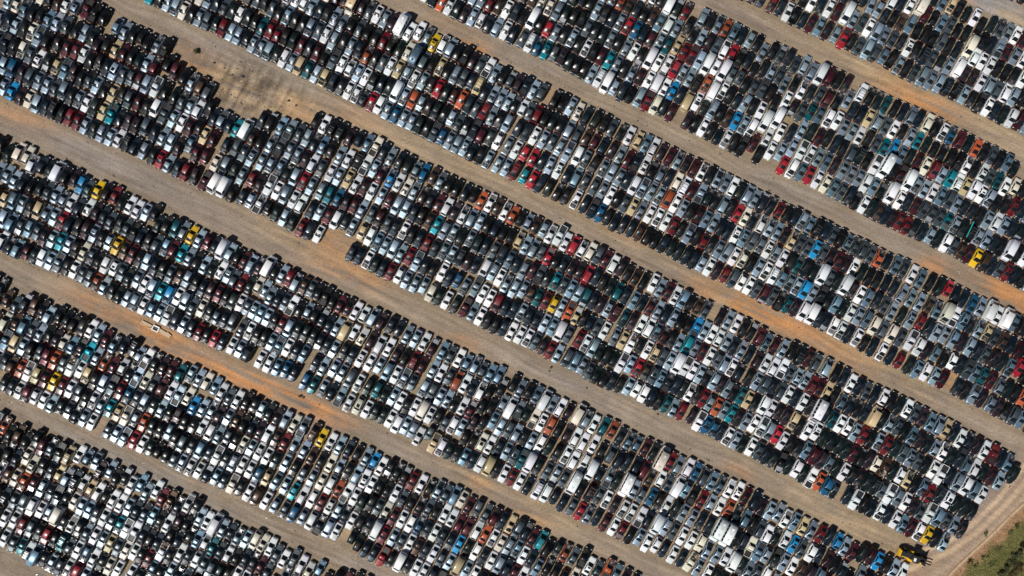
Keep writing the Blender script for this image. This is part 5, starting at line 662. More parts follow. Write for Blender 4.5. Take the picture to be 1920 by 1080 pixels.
973,813,0,4,1,1,0,3,0, 1037,678,3,4,1,2,0,3,2, 1125,845,0,4,1,1,0,2,0, 1206,912,5,4,1,1,1,0,0, 1250,994,0,3,1,1,1,-2,0, 1294,1076,1,5,1,0,0,0,0,
1073,661,8,4,1,2,0,-1,0, 1228,865,0,4,1,1,1,2,0, 1150,623,4,4,1,2,0,3,0, 1560,951,3,16,1,0,0,-1,1, 1518,872,0,4,1,1,1,0,1, 1629,813,4,5,1,1,1,-2,0,
1672,894,0,4,1,0,1,1,1, 1622,615,4,9,1,1,0,-1,4, 1788,839,0,4,1,0,1,-2,0, 1702,677,0,3,1,1,1,1,0, 1659,596,0,4,1,1,1,0,0, 1608,409,0,4,1,2,1,0,2,
1813,527,8,11,1,1,0,0,2, 2049,611,4,4,1,1,1,2,3, 2389,464,0,4,1,0,1,2,3, 2428,450,0,16,1,0,1,0,0, 2464,431,2,4,1,0,1,0,0, 2411,251,0,5,1,1,1,2,0,
2460,338,4,4,1,1,1,-2,0, 2445,228,0,4,1,1,0,-1,0, 2433,127,2,4,1,1,1,2,0, 2483,211,0,5,1,1,0,-1,0, 2468,108,0,5,1,1,0,-2,0, 2475,-2,4,15,1,2,0,2,0,
-1837,1453,0,4,2,2,0,1,3, -1799,1434,0,4,2,2,1,-1,0, -1761,1415,0,4,2,2,0,-2,0, -1724,1395,2,16,2,2,0,1,0, -1633,1459,0,4,2,1,0,-1,0, -1643,1353,0,4,2,2,0,2,3,
-1597,1440,0,5,2,1,0,2,0, -1558,1421,0,4,2,1,0,0,0, -1522,1401,4,5,2,1,0,-2,0, -1403,1453,0,5,2,1,1,2,0, -1367,1435,2,9,2,1,0,0,1, -1420,1246,4,3,2,2,0,1,0,
-1376,1330,0,5,2,1,0,2,0, -1331,1418,2,5,2,1,0,0,0, -1338,1316,1,3,2,1,1,-2,0, -1295,1400,0,9,2,1,0,1,0, -1257,1387,2,9,2,1,0,0,0, -1173,1461,2,4,2,1,1,1,0,
-1137,1443,4,4,2,1,1,1,0, -1103,1421,4,15,2,1,1,2,1, -1069,1398,4,4,2,1,1,1,0, -989,1462,1,4,2,0,1,2,1, -919,1422,2,4,2,0,1,1,1, -859,1282,5,4,2,1,0,-3,0,
-773,1356,1,11,2,0,1,-1,3, -711,1112,4,5,2,1,0,2,1, -639,1070,0,4,2,1,0,-2,1, -610,951,0,5,2,1,0,3,0, -523,1116,0,9,2,1,1,0,0, -572,938,0,9,2,1,0,-1,0,
-409,1059,5,3,2,1,1,-1,0, -366,1053,3,4,2,1,1,3,0, -433,760,4,9,2,2,0,2,0, -389,844,0,16,2,1,0,0,2, -309,909,0,9,2,1,0,-3,0, -397,744,0,4,2,2,0,1,0,
-354,826,4,9,2,1,0,1,1, -226,979,4,3,2,1,0,-2,1, -180,1063,0,16,2,0,1,-1,0, -188,965,2,5,2,1,0,3,0, -143,1047,0,3,2,0,1,-3,0, -37,994,5,4,2,0,1,0,0,
-147,619,4,4,2,2,0,0,0, 140,914,4,3,2,0,1,-2,0, 157,795,4,4,2,1,1,-2,0, 203,882,5,4,2,0,1,1,1, 194,780,0,9,2,1,1,-2,0, 216,449,0,4,2,2,1,-1,1,
253,430,4,4,2,2,0,-2,1, 433,769,4,4,2,0,1,-1,0, 511,727,1,4,2,0,1,-2,1, 481,308,0,5,2,2,1,0,3, 655,550,4,4,2,1,1,1,2, 596,261,0,15,2,2,0,-1,0,
731,513,0,5,2,1,0,3,0, 635,245,5,4,2,2,1,0,0, 671,225,0,4,2,2,1,1,0, 852,562,4,11,2,0,1,-1,0, 778,170,0,9,2,2,0,1,0, 814,152,0,5,2,2,0,-2,0,
860,237,4,4,2,1,0,1,0, 951,406,0,4,2,1,1,0,1, 1212,386,0,5,2,0,1,-1,1, 1113,114,5,4,2,1,0,2,0, 1286,350,2,4,2,0,1,0,0, 1141,-6,0,3,2,2,0,0,0,
1176,-28,5,11,2,2,0,-1,2, 1214,-41,0,3,2,2,0,-1,0, 1429,285,4,4,2,0,1,-4,4, 1464,268,4,5,2,0,1,-2,0, 1454,165,3,3,2,1,1,1,0, 1499,249,0,3,2,0,1,1,0,
1545,-93,4,9,2,1,1,-2,0, 1670,55,0,4,2,1,1,1,0, 1707,39,0,4,2,1,1,2,0, 1643,-261,2,4,2,2,0,-1,0, 1952,23,0,4,2,0,0,-1,0, 1996,10,4,9,2,0,1,1,0,
1951,-73,0,15,2,1,1,-2,2, 2016,-326,4,4,2,1,1,2,1, 2097,-256,0,16,2,1,0,1,0, 2080,-461,0,5,2,2,0,1,1, 2381,-175,5,4,2,0,1,4,1, 2417,-198,0,5,2,0,1,-2,1,
2414,-289,0,4,2,1,1,-1,0, 2433,-425,0,16,2,1,0,1,0, 2480,-341,2,4,2,1,1,-1,0, 2470,-447,0,5,2,1,0,0,0, 2423,-531,0,4,2,1,0,-1,0, 2470,-554,3,4,2,1,0,-1,0,
2422,-642,5,4,2,2,0,1,0, 2463,-660,4,4,2,2,0,-1,2, -2296,1433,0,5,3,0,1,1,2, -2488,1084,0,5,3,1,1,-1,0, -2489,992,4,4,3,2,0,1,0, -2222,1394,8,3,3,0,1,1,0,
-2404,1059,0,5,3,1,1,-3,0, -2162,1156,4,4,3,1,1,2,0, -2120,1142,0,16,3,1,0,7,1, -2029,1208,1,4,3,1,1,-3,0, -1942,1282,8,4,3,0,1,-3,0, -2128,935,0,3,3,1,1,0,0,
-1902,1267,0,4,3,0,1,2,0, -2138,831,5,4,3,2,0,-2,4, -1923,1059,2,4,3,1,0,1,1, -1880,1140,4,4,3,1,1,2,0, -1944,844,4,9,3,1,0,-1,0, -1808,1101,0,11,3,1,1,1,0,
-1762,1185,0,4,3,0,1,-1,0, -1899,927,1,4,3,1,1,1,0, -1770,1087,0,4,3,1,1,2,3, -1722,1175,2,4,3,0,1,-3,0, -1952,742,0,9,3,2,0,3,0, -1751,759,4,16,3,1,0,-1,3,
-1615,925,1,4,3,1,1,-1,0, -1524,988,4,4,3,0,1,-2,0, -1447,946,5,15,3,0,1,1,0, -1415,917,5,3,3,0,1,-1,0, -1208,708,0,15,3,1,1,0,2, -1166,784,0,5,3,0,0,-1,0,
-1169,691,3,4,3,1,1,2,0, -1123,775,5,4,3,0,1,2,2, -841,648,0,4,3,1,1,2,0, -796,731,5,9,3,0,1,0,4, -937,367,0,5,3,1,0,-1,0, -717,593,4,4,3,1,0,1,4,
-774,400,0,16,3,1,0,2,0, -711,150,0,5,3,2,0,-1,3, -591,198,0,2,3,1,0,1,0, -545,282,0,5,3,1,0,0,3, -364,526,0,15,3,0,1,0,0, -469,247,0,4,3,1,0,1,0,
-423,333,4,4,3,1,0,1,0, -292,485,0,4,3,0,1,0,0, -255,466,0,4,3,0,1,2,3, -406,102,1,5,3,1,0,1,0, -175,436,2,4,3,0,1,0,0, -110,297,0,4,3,1,1,-1,0,
-38,260,2,4,3,1,1,-3,0, -44,158,5,5,3,1,0,0,0, 209,131,0,4,3,1,1,-2,0, 246,116,0,5,3,1,1,-3,0, 403,153,4,3,3,0,0,-2,0, 426,25,0,4,3,1,0,2,0,
461,6,0,9,3,1,1,0,0, 511,96,0,16,3,0,0,-1,0, 545,74,1,4,3,0,1,2,0, 579,51,0,15,3,0,1,-1,0, 395,-403,0,9,3,2,1,0,0, 441,-319,5,4,3,1,0,-1,0,
618,33,3,4,3,0,1,0,0, 430,-421,4,4,3,2,1,-1,2, 609,-70,1,5,3,1,1,-1,0, 466,-436,0,5,3,2,0,1,0, 502,-452,2,4,3,2,0,-1,0, 733,-10,0,11,3,0,1,-1,0,
597,-271,2,4,3,1,0,3,3, 870,-84,2,15,3,0,1,0,0, 1086,-182,3,4,3,0,1,2,0, 1121,-202,0,4,3,0,1,-2,2, 1061,-390,4,5,3,1,1,2,1, 1106,-417,0,4,3,1,0,0,0,
1147,-334,4,16,3,1,1,1,0, 1220,-796,0,9,3,2,0,0,1, 1577,-546,0,5,3,1,1,-1,1, 1772,-526,0,4,3,0,1,2,0, 1641,-1008,4,4,3,2,0,-1,0, 1835,-664,0,4,3,1,1,1,0,
1776,-856,0,9,3,1,0,0,0, 1918,-599,0,16,3,0,1,1,0, 1940,-726,0,9,3,1,1,1,0, 1906,-1038,0,3,3,1,1,-1,1, 2145,-1046,0,4,3,1,0,2,1, -2469,695,0,9,4,0,1,0,0,
-2475,593,0,2,4,1,0,2,3, -2475,502,1,16,4,1,0,-2,1, -2430,584,0,16,4,1,1,0,0, -2453,432,8,4,4,1,0,-2,0, -2452,350,4,3,4,1,0,-1,3, -2404,436,5,4,4,1,0,0,4,
-2459,250,4,15,4,2,0,1,0, -2421,232,0,4,4,2,0,0,1, -2278,493,3,5,4,1,1,-2,0, -2248,376,0,4,4,1,0,2,2, -2152,558,0,9,4,0,1,-1,0, -2060,300,5,5,4,1,1,0,0,
-2016,381,3,5,4,1,1,-3,2, -2020,290,5,4,4,1,0,-2,0, -1887,450,3,4,4,0,1,1,0, -1900,342,0,5,4,1,1,1,0, -1915,233,2,4,4,1,0,2,0, -1820,404,0,4,4,0,1,1,0,
-1829,301,0,9,4,1,0,1,0, -1759,263,8,4,4,1,1,1,0, -1662,354,0,4,4,0,1,0,0, -1605,296,4,4,4,0,1,3,0, -1627,88,4,4,4,1,0,4,0, -1465,130,3,4,4,1,1,-3,0,
-1475,26,0,4,4,1,0,0,0, -1383,202,0,5,4,0,1,-1,0, -1088,-46,0,5,4,1,1,1,0, -970,11,0,15,4,0,0,0,0, -989,-96,1,4,4,1,1,0,0, -934,-2,0,3,4,0,0,0,0,
-900,-18,0,4,4,0,1,1,3, -913,-120,4,4,4,1,1,1,0, -867,-38,8,4,4,0,1,1,0, -879,-138,0,5,4,1,1,-1,2, -524,-187,1,5,4,0,1,-2,0, 12,-441,3,4,4,0,1,1,0,
-54,-647,3,2,4,1,0,-1,0, 35,-568,8,3,4,1,1,0,2, 83,-478,0,4,4,0,1,-1,0, 220,-657,0,4,4,1,1,2,2, 211,-769,4,4,4,1,0,-2,2, 421,-755,2,9,4,1,1,0,0,
325,-934,0,4,4,1,1,-1,0, 410,-870,2,5,4,1,1,-2,0, 500,-797,5,5,4,1,1,1,0, 536,-816,3,5,4,1,0,0,0, 489,-902,0,9,4,1,0,1,0, 583,-824,4,5,4,1,1,3,0,
603,-965,2,3,4,1,0,-1,0, 552,-1154,0,4,4,2,0,-1,0, 686,-993,4,4,4,1,0,0,1, 848,-965,8,4,4,1,1,-2,0, 948,-1346,4,9,4,2,0,3,0, 1043,-1166,0,4,4,1,0,1,0,
1122,-1104,4,4,4,1,0,1,0, 984,-1366,0,5,4,2,0,1,0, 1022,-1382,0,4,4,2,0,-5,0, 1058,-1400,0,5,4,2,1,-1,0, 1095,-1418,0,9,4,2,0,-1,0, 1131,-1437,8,9,4,2,0,-1,0,
1221,-1368,0,4,4,1,1,-1,2, 1211,-1477,3,4,4,2,0,0,0, 1257,-1486,0,4,4,2,0,0,1, 1303,-1402,0,9,4,1,0,1,0, 1329,-1442,5,5,4,1,0,0,1, 1380,-1442,0,9,4,1,0,-2,1,
1413,-1467,0,5,4,1,0,3,0, 1460,-1381,0,4,4,1,0,2,1, 1451,-1484,0,5,4,1,0,-2,0, 1497,-1400,3,4,4,1,0,-2,1, 1522,-1441,2,4,4,1,0,-1,1, 1570,-1351,2,4,4,1,1,-1,0,
1567,-1444,8,4,4,1,0,-3,1, 1615,-1445,0,3,4,1,0,-3,0, 1660,-1360,0,4,4,1,0,1,0, 1654,-1460,3,4,4,1,0,2,1, 1701,-1373,2,4,4,1,1,2,0, 1694,-1475,0,4,4,1,0,-1,0,
1734,-1491,4,9,4,1,0,1,0, -2466,29,1,9,5,0,0,-1,0, -2468,-65,4,4,5,1,1,-3,0, -2421,21,8,3,5,0,1,-2,0, -2475,-169,0,4,5,1,0,-2,0, -2428,-83,0,4,5,1,1,2,2,
-2456,-235,0,3,5,1,0,2,0, -2408,-148,0,15,5,1,1,-1,0, -2456,-328,4,4,5,1,0,0,0, -2409,-244,2,9,5,1,0,3,0, -2446,-408,0,5,5,2,0,1,0, -2263,-66,4,5,5,0,1,-2,2,
-2225,-83,4,15,5,0,0,2,0, -2187,-98,0,4,5,0,1,1,0, -2155,-211,1,4,5,1,1,1,0, -2108,-123,0,4,5,0,1,1,0, -2072,-142,0,4,5,0,1,1,0, -2038,-163,4,4,5,0,1,-3,0,
-1945,-430,4,4,5,1,0,2,0, -1807,-266,0,5,5,0,1,1,0, -1764,-277,3,4,5,0,0,-3,4, -1781,-395,0,4,5,1,1,-1,1, -1642,-661,2,4,5,1,0,-1,0, -1235,-524,0,4,5,0,1,1,0,
-1172,-662,0,16,5,1,1,2,0, -1190,-973,5,15,5,2,0,-1,0, -763,-851,0,4,5,1,0,-1,0, -718,-767,2,4,5,0,1,0,0, -565,-1268,2,4,5,2,0,-2,1, -337,-1362,8,4,5,2,0,1,0,
-186,-1438,0,3,5,2,0,0,1, -151,-1457,4,9,5,2,0,1,2, -113,-1473,0,4,5,2,1,0,0, -47,-1437,3,4,5,1,0,-3,0, 94,-1259,0,5,5,1,1,0,3, -9,-1453,4,9,5,1,0,0,0,
166,-1215,5,4,5,0,1,-1,0, 28,-1474,2,9,5,1,1,-1,2, 123,-1386,0,4,5,1,1,0,0, 168,-1302,0,4,5,1,1,2,1, 112,-1496,0,4,5,1,0,0,0, 159,-1408,0,4,5,1,0,-2,0,
188,-1443,5,5,5,1,0,2,0, 239,-1437,4,4,5,1,0,-1,0, 270,-1469,0,2,5,1,0,-2,2, 310,-1483,8,15,5,1,1,3,2, 358,-1482,0,4,5,1,0,-2,0, 428,-1440,0,4,5,1,1,1,0,
480,-1441,0,11,5,1,1,1,0, 525,-1455,0,4,5,1,1,2,3, 571,-1370,1,4,5,0,1,-1,0, 581,-1441,4,11,5,1,1,0,0, 631,-1441,0,4,5,0,1,3,0, 680,-1440,4,11,5,0,1,0,4,
-2493,-579,0,4,6,0,1,-1,0, -2497,-679,0,3,6,1,1,1,0, -2504,-800,2,4,6,1,0,1,0, -2504,-886,0,4,6,1,0,2,0, -2456,-800,0,4,6,1,0,-4,0, -2482,-932,4,5,6,1,1,3,0,
-2436,-848,0,4,6,1,0,-2,0, -2389,-764,0,4,6,1,1,-1,0, -2341,-678,0,4,6,0,1,-2,0, -2480,-1017,0,4,6,1,0,1,0, -2432,-932,0,5,6,1,0,0,1, -2340,-761,4,4,6,1,1,-1,1,
-2293,-675,4,15,6,0,1,-1,0, -2489,-1119,2,3,6,2,0,1,0, -2450,-1136,0,9,6,2,0,0,2, -2410,-1154,0,5,6,2,1,3,0, -1962,-1371,5,3,6,2,0,-2,4, -1926,-1389,1,3,6,2,0,2,0,
-1888,-1407,0,4,6,2,0,1,2, -1836,-1434,4,15,6,2,1,-2,0, -1637,-1077,0,4,6,1,1,-2,3, -1797,-1447,4,9,6,2,0,-3,0, -1766,-1473,1,5,6,2,0,-3,3, -1731,-1494,5,4,6,2,1,-3,1,
-1686,-1495,0,5,6,2,0,2,2, -1499,-1152,2,4,6,1,1,-5,1, -1614,-1446,4,4,6,1,0,-2,1, -1570,-1449,2,3,6,1,0,2,3, -1535,-1469,0,3,6,1,0,0,3, -1449,-1394,4,5,6,1,0,0,0,
-1405,-1310,4,3,6,1,0,2,3, -1309,-1135,1,5,6,0,1,0,0, -1461,-1502,0,4,6,1,0,1,0, -1414,-1414,1,9,6,1,0,2,0, -1417,-1507,0,4,6,1,1,-3,0, -1377,-1518,1,5,6,1,0,-3,0,
-1295,-1446,0,4,6,1,0,2,1, -1228,-1491,5,9,6,1,1,0,4, -1168,-1465,4,9,6,1,0,2,0, -1124,-1380,2,15,6,1,1,-4,1, -1115,-1453,0,4,6,1,0,0,2, -1071,-1461,0,4,6,1,0,-2,0,
-1026,-1376,5,3,6,1,1,-1,0, -1038,-1491,0,3,6,1,1,-1,0, -984,-1477,4,4,6,1,0,3,0, -916,-1453,2,3,6,1,1,0,3, -869,-1367,0,4,6,0,1,2,0, -864,-1447,2,4,6,1,1,0,2,
-818,-1361,5,4,6,0,0,0,0, -816,-1447,0,4,6,1,1,1,1, -770,-1363,0,11,6,0,1,1,0, -770,-1451,8,4,6,1,0,2,0, -723,-1365,0,4,6,0,1,-1,0, -728,-1463,5,15,6,1,1,1,0,
-671,-1448,0,4,6,1,1,0,0, -626,-1455,4,16,6,0,1,-1,0, -577,-1454,0,4,6,0,1,-3,3, -528,-1453,0,4,6,0,1,0,0, 2234,1446,1,16,7,0,0,0,3, 2273,1425,2,4,7,0,0,1,0,
2311,1404,3,4,7,0,0,-1,2, 2351,1386,4,3,7,0,0,-2,0, 2390,1366,2,4,7,0,1,-4,2, 2430,1348,0,4,7,0,0,0,0, 1977,1356,1,9,0,0,1,4,0, 1886,1106,0,4,0,1,0,8,1,
2480,1061,0,4,0,0,1,2,0, 131,1229,0,4,1,1,0,0,0, 352,1212,0,3,1,1,0,1,0, 390,1198,0,9,1,1,0,1,2, 520,1438,8,4,1,0,1,-2,1, 550,1323,1,15,1,1,1,1,0,
498,1143,0,4,1,1,0,1,0, 623,1284,0,4,1,1,1,0,1, 524,1020,0,4,1,1,0,3,0, 616,1188,5,5,1,1,1,0,0, 516,917,5,5,1,2,0,0,0, 602,1078,0,4,1,1,0,-1,2,
555,904,1,4,1,2,1,-2,0, 846,1181,0,4,1,1,1,0,1, 708,840,2,9,1,2,0,1,0, 956,1131,4,3,1,1,0,-1,4, 897,842,2,9,1,1,1,2,0, 1026,998,0,3,1,1,0,0,2,
1522,971,4,4,1,0,1,-1,0, 1392,723,4,9,1,1,0,-2,0, 1474,697,0,4,1,1,0,-1,0, 1590,830,4,5,1,1,1,-2,0, 1508,668,4,5,1,1,0,0,0, 1545,649,0,4,1,1,0,6,2,
1746,759,0,3,1,1,1,-1,0, 1826,823,0,5,1,0,1,-2,3, 1855,607,0,9,1,1,0,0,0, 1935,669,1,9,1,1,1,-2,0, 2010,631,0,4,1,1,1,-1,1, 2086,591,8,4,1,1,1,-5,0,
2160,554,0,4,1,1,1,2,0, 2205,636,0,4,1,0,1,0,0, 2243,622,0,3,1,0,1,-1,0, 2136,251,4,4,1,1,0,0,4, 2181,334,0,4,1,1,0,-2,0, 2260,396,0,4,1,1,1,0,0,
2305,393,0,4,1,1,1,1,1, 2247,207,2,5,1,1,0,0,0, 2358,160,0,4,1,1,0,-1,0, -1230,1264,0,9,2,1,0,0,0, -946,1118,0,5,2,1,0,2,1, -786,1150,0,4,2,1,0,0,0,
-669,1196,2,4,2,1,1,0,0, -633,1173,0,4,2,1,1,1,2, -123,918,0,5,2,1,1,0,3, 240,867,4,4,2,0,1,1,0, 232,765,0,4,2,1,1,1,3, 384,578,4,4,2,1,0,-5,2,
916,424,4,9,2,1,1,1,1, 2116,-479,0,4,2,2,0,-1,0, 2460,-205,4,5,2,0,1,1,1, -2438,1174,0,4,3,1,0,0,0, -2260,1412,1,4,3,0,1,-2,2, -2449,977,0,5,3,2,0,0,2,
-2360,1140,8,5,3,1,0,1,0, -2164,1054,0,9,3,1,0,0,2, -2175,846,0,5,3,2,0,-2,0, -1796,677,3,4,3,2,0,-2,4, -1409,841,0,4,3,0,0,-2,0, -1139,372,2,4,3,2,0,0,3,
-911,785,2,4,3,0,1,2,0, -965,599,0,16,3,1,0,4,3, -734,389,0,11,3,1,0,1,0, -688,472,0,11,3,1,0,-2,3, -596,641,0,5,3,0,1,-3,0, -519,599,0,5,3,0,1,-1,0,
-581,301,0,3,3,1,0,3,1, -458,352,0,5,3,1,0,2,0, -431,230,0,5,3,1,0,-1,0, -386,313,0,15,3,1,0,-3,0, -235,242,4,9,3,1,1,2,0, -64,382,0,15,3,0,1,-2,0,
-112,-152,0,4,3,2,0,-1,0, 321,84,0,16,3,1,1,-2,3, 826,-168,2,4,3,1,1,1,0, 727,-441,8,5,3,1,1,0,1, 1308,-291,4,4,3,0,1,0,3, 1509,-497,1,4,3,1,1,0,0,
1614,-561,0,4,3,1,1,-1,1, 1726,-613,4,4,3,1,0,0,0, 2048,-783,0,9,3,1,1,-2,0, -2240,478,2,4,4,1,1,-2,0, -1926,130,0,4,4,1,1,-2,0, -1397,90,0,9,4,1,1,1,0,
-1188,-217,0,4,4,1,0,2,3, -495,-320,3,4,4,1,1,2,0, -372,-481,4,3,4,1,0,0,0, 647,-884,0,15,4,1,1,-1,1, 1260,-1387,3,4,4,1,0,1,4, 1509,-1290,0,4,4,1,1,0,0,
1673,-1249,4,11,4,0,0,1,0, 1748,-1286,4,4,4,0,1,-1,0, -2246,-293,4,4,5,1,0,0,0, -2001,-178,5,4,5,0,0,1,0, -1361,-589,4,16,5,1,1,-2,3, -1012,-837,0,4,5,1,0,2,0,
-974,-865,2,3,5,1,0,-2,0, -776,-1055,0,5,5,1,1,2,1, -466,-996,0,4,5,1,1,0,0, -375,-1344,4,5,5,2,0,0,0, -298,-1381,0,4,5,2,0,0,0, -257,-1396,0,4,5,2,0,5,0,
-222,-1419,0,4,5,2,0,-3,1, -106,-1374,4,4,5,1,0,0,2, 235,-1356,0,16,5,1,0,-1,0, 337,-1256,8,4,5,0,1,1,0, -2443,-1035,4,3,6,1,1,0,0, -2215,-701,0,4,6,0,0,-1,0,
-2405,-1053,1,9,6,1,0,-1,0, -1487,-1379,4,5,6,1,0,-1,0, -1184,-1408,0,4,6,1,0,-1,3, -939,-1393,4,4,6,1,1,0,4, 1650,1449,4,4,0,0,1,0,0, 1620,1131,0,3,0,2,1,-1,0,
1770,1064,4,4,0,2,0,-4,0, 1840,1021,0,4,0,2,0,1,0, 372,1337,0,4,1,1,1,1,0, 328,1252,4,4,1,1,0,0,0, 439,1375,2,2,1,1,1,-2,0, 557,1421,4,4,1,0,0,-1,4,
743,820,0,11,1,2,0,1,0, 1169,928,8,3,1,1,0,2,0, 1324,959,3,4,1,1,1,1,1, 1664,696,3,4,1,1,0,0,2, 1771,537,4,4,1,1,0,1,3, 2233,519,1,3,1,1,1,-3,0,
2382,40,0,4,1,2,0,-1,3, -1148,1336,5,4,2,1,0,1,0, -559,1136,4,4,2,1,1,-1,1, -361,727,8,3,2,2,0,1,0, 582,587,8,5,2,1,1,0,0, 926,528,5,4,2,0,1,-1,0,
-2445,1074,1,9,3,1,1,1,0, -2411,957,0,9,3,2,0,1,0, -2322,1123,4,4,3,1,0,1,0, -1454,759,0,4,3,1,1,2,0, -1304,444,0,4,3,2,1,-1,0, -608,532,0,11,3,1,1,0,1,
-637,113,0,9,3,2,0,-1,0, -294,45,0,5,3,1,0,-2,0, -75,277,4,5,3,1,1,0,0, 684,-529,0,4,3,2,0,-2,0, 1930,-829,0,4,3,1,0,-3,0, -2428,679,0,9,4,0,1,0,2,
-2412,334,3,3,4,1,1,-1,4, -2077,524,4,4,4,0,1,0,0, -1935,361,0,16,4,1,1,0,0, -1291,43,4,3,4,1,1,0,0, 1174,-1454,1,9,4,2,0,3,0, 1348,-1319,3,15,4,1,0,1,0,
1738,-1392,0,3,4,1,1,-1,0, -2371,-441,1,9,5,2,0,-1,0, -1323,-603,1,2,5,1,0,-5,0, -67,-1388,1,9,5,1,0,2,0, -22,-1304,4,5,5,1,1,1,0, 73,-1389,0,4,5,1,0,-2,0,
316,-1382,4,4,5,1,1,-3,0, -2452,-596,3,4,6,0,1,2,0, -2454,-711,0,4,6,1,1,-2,0, -2188,-826,0,4,6,1,0,0,0, -1372,-1421,4,9,6,1,0,0,1, 1138,1478,1,16,0,1,0,0,1,
1340,1479,0,11,0,1,0,-1,2, 1605,1452,0,9,0,0,1,0,0, 1891,1199,0,4,0,1,0,6,3, 1931,1186,4,4,0,1,1,3,0, 2502,819,8,16,0,1,0,4,0, -199,1492,5,4,1,1,0,1,1,
424,1177,0,9,1,1,0,3,3, 586,1302,0,5,1,1,1,2,0, 1177,1028,0,4,1,1,1,-1,0, 1980,752,4,4,1,0,1,2,1, 2277,601,0,4,1,0,1,-2,0, 2336,284,0,5,1,1,1,0,0,
2369,259,0,9,1,1,0,-2,2, 2491,310,0,4,1,1,1,1,1, -1486,1382,0,5,2,1,0,1,0, -1441,1469,2,9,2,1,0,7,1, -1082,1289,0,4,2,1,1,-2,1, -604,1051,0,3,2,1,0,-3,0,
-297,1015,0,4,2,1,1,-2,0, -272,895,2,11,2,1,0,2,0, -317,811,0,4,2,1,0,-1,0, -213,753,0,4,2,1,0,3,2, 538,500,0,5,2,1,0,-1,3, 930,201,1,4,2,1,0,-1,1,
1321,334,4,5,2,0,1,-2,2, 2124,-379,8,3,2,1,0,-1,0, 2170,-294,5,5,2,1,0,1,0, -833,752,3,4,3,0,1,-2,4, 131,63,8,3,3,1,1,0,0, 143,-273,2,16,3,2,0,-3,0,
623,-390,0,15,3,1,0,3,2, 958,-334,2,3,3,1,0,-1,0, 1883,-912,0,4,3,1,1,1,0, -2385,667,0,4,4,0,0,-1,0, -1985,272,4,16,4,1,0,2,0, -1335,-43,0,4,4,1,0,2,1,
-1301,-58,5,9,4,1,0,-2,2, -313,-629,2,3,4,1,0,-2,1, -266,-541,1,4,4,1,1,3,3, 11,-780,4,3,4,1,0,-2,3, 1543,-1314,2,5,4,1,1,0,2, -2381,5,0,5,5,0,1,2,1,
-2326,-356,4,15,5,1,1,0,0, -2202,-296,2,5,5,1,0,-1,2, -2261,-493,4,11,5,2,0,1,1, -1246,-632,4,4,5,1,1,-1,0, -1210,-649,2,5,5,1,1,-1,2, -1265,-930,0,4,5,2,0,0,3,
-206,-1211,0,4,5,1,0,1,0, 206,-1319,3,4,5,1,1,2,0, 356,-1397,4,11,5,1,1,-4,3, 404,-1396,4,9,5,1,1,0,1, 726,-1447,0,9,5,0,1,2,3, -2030,-890,4,5,6,1,1,-1,4,
-1936,-1051,4,5,6,1,0,1,0, -1684,-1163,3,4,6,1,1,1,0, -1721,-1392,0,4,6,1,1,-2,0, -1638,-1407,3,4,6,1,0,0,2, -1369,-1329,3,9,6,1,0,1,0, -1284,-1255,0,4,6,1,1,3,0,
-1331,-1429,3,4,6,1,0,0,4, -1204,-1274,0,5,6,1,1,2,1, -993,-1406,0,4,6,1,1,-4,1, -682,-1378,2,4,6,0,1,-3,0, 2469,1330,0,4,7,0,1,0,0, 1657,1113,5,2,0,2,0,2,0,
1779,1255,0,4,0,1,0,-4,0, 1695,1099,4,3,0,2,1,-4,0, 1963,1160,0,4,0,1,0,1,0, 2088,1302,0,4,0,0,0,-1,0, 2002,1145,4,3,0,1,0,1,0, 1995,1047,0,9,0,1,0,0,2,
2038,1124,0,4,0,1,0,3,0, 2080,1201,2,4,0,1,1,0,0, 2078,1111,0,5,0,1,1,-1,3, 2119,1185,1,4,0,1,0,1,0, 2115,999,0,16,0,1,0,1,0, 2199,1153,4,4,0,1,1,1,0,
2152,980,0,16,0,1,0,1,0, 2236,1135,0,5,0,1,1,1,0, 2146,882,2,4,0,2,0,0,1, 2268,1022,0,4,0,1,0,-1,0, 2183,865,8,4,0,2,0,0,1, 2306,1004,1,4,0,1,0,-3,0,
2347,1082,0,2,0,1,0,-1,0, 2344,989,0,4,0,1,0,-2,1, 2430,1147,0,4,0,0,1,-1,2, 2292,808,0,9,0,2,0,1,0, 304,1038,0,4,1,2,0,-1,0, 433,1277,4,4,1,1,0,2,2,
338,1018,0,4,1,2,0,-1,0, 381,1097,4,4,1,1,0,2,0, 928,1248,1,4,1,0,1,3,2, 864,957,3,4,1,1,1,-2,4, 1067,1078,4,4,1,1,1,-2,2, 1148,1143,0,4,1,0,1,-2,0,
1220,1108,0,4,1,0,1,-1,0, 2094,173,2,15,1,2,0,0,0, 2382,367,0,5,1,1,0,4,0, -1494,1278,0,4,2,2,0,-1,0, -955,1439,0,16,2,0,1,2,2, -1055,1170,4,4,2,1,0,0,0,
-1011,1252,0,4,2,1,0,0,0, -1019,1153,4,9,2,1,0,1,0, -975,1233,0,4,2,1,0,-1,1, -983,1134,0,11,2,1,0,2,0, -872,1077,2,4,2,1,1,-1,2, -742,1232,4,4,2,1,1,1,0,
-695,1320,0,16,2,0,1,6,0, -648,963,4,4,2,1,0,1,2, -250,1101,0,4,2,0,1,-2,0, -57,787,0,4,2,1,0,0,2, 492,411,0,4,2,1,0,-2,0, 832,354,5,4,2,1,0,-5,1,
-2277,1207,3,4,3,1,0,2,0, -2234,1286,0,4,3,1,1,0,0, -1707,843,0,4,3,1,0,3,0, -363,94,0,4,3,1,1,-2,0, -207,120,1,16,3,1,0,-1,0, -77,-172,0,4,3,2,0,1,0,
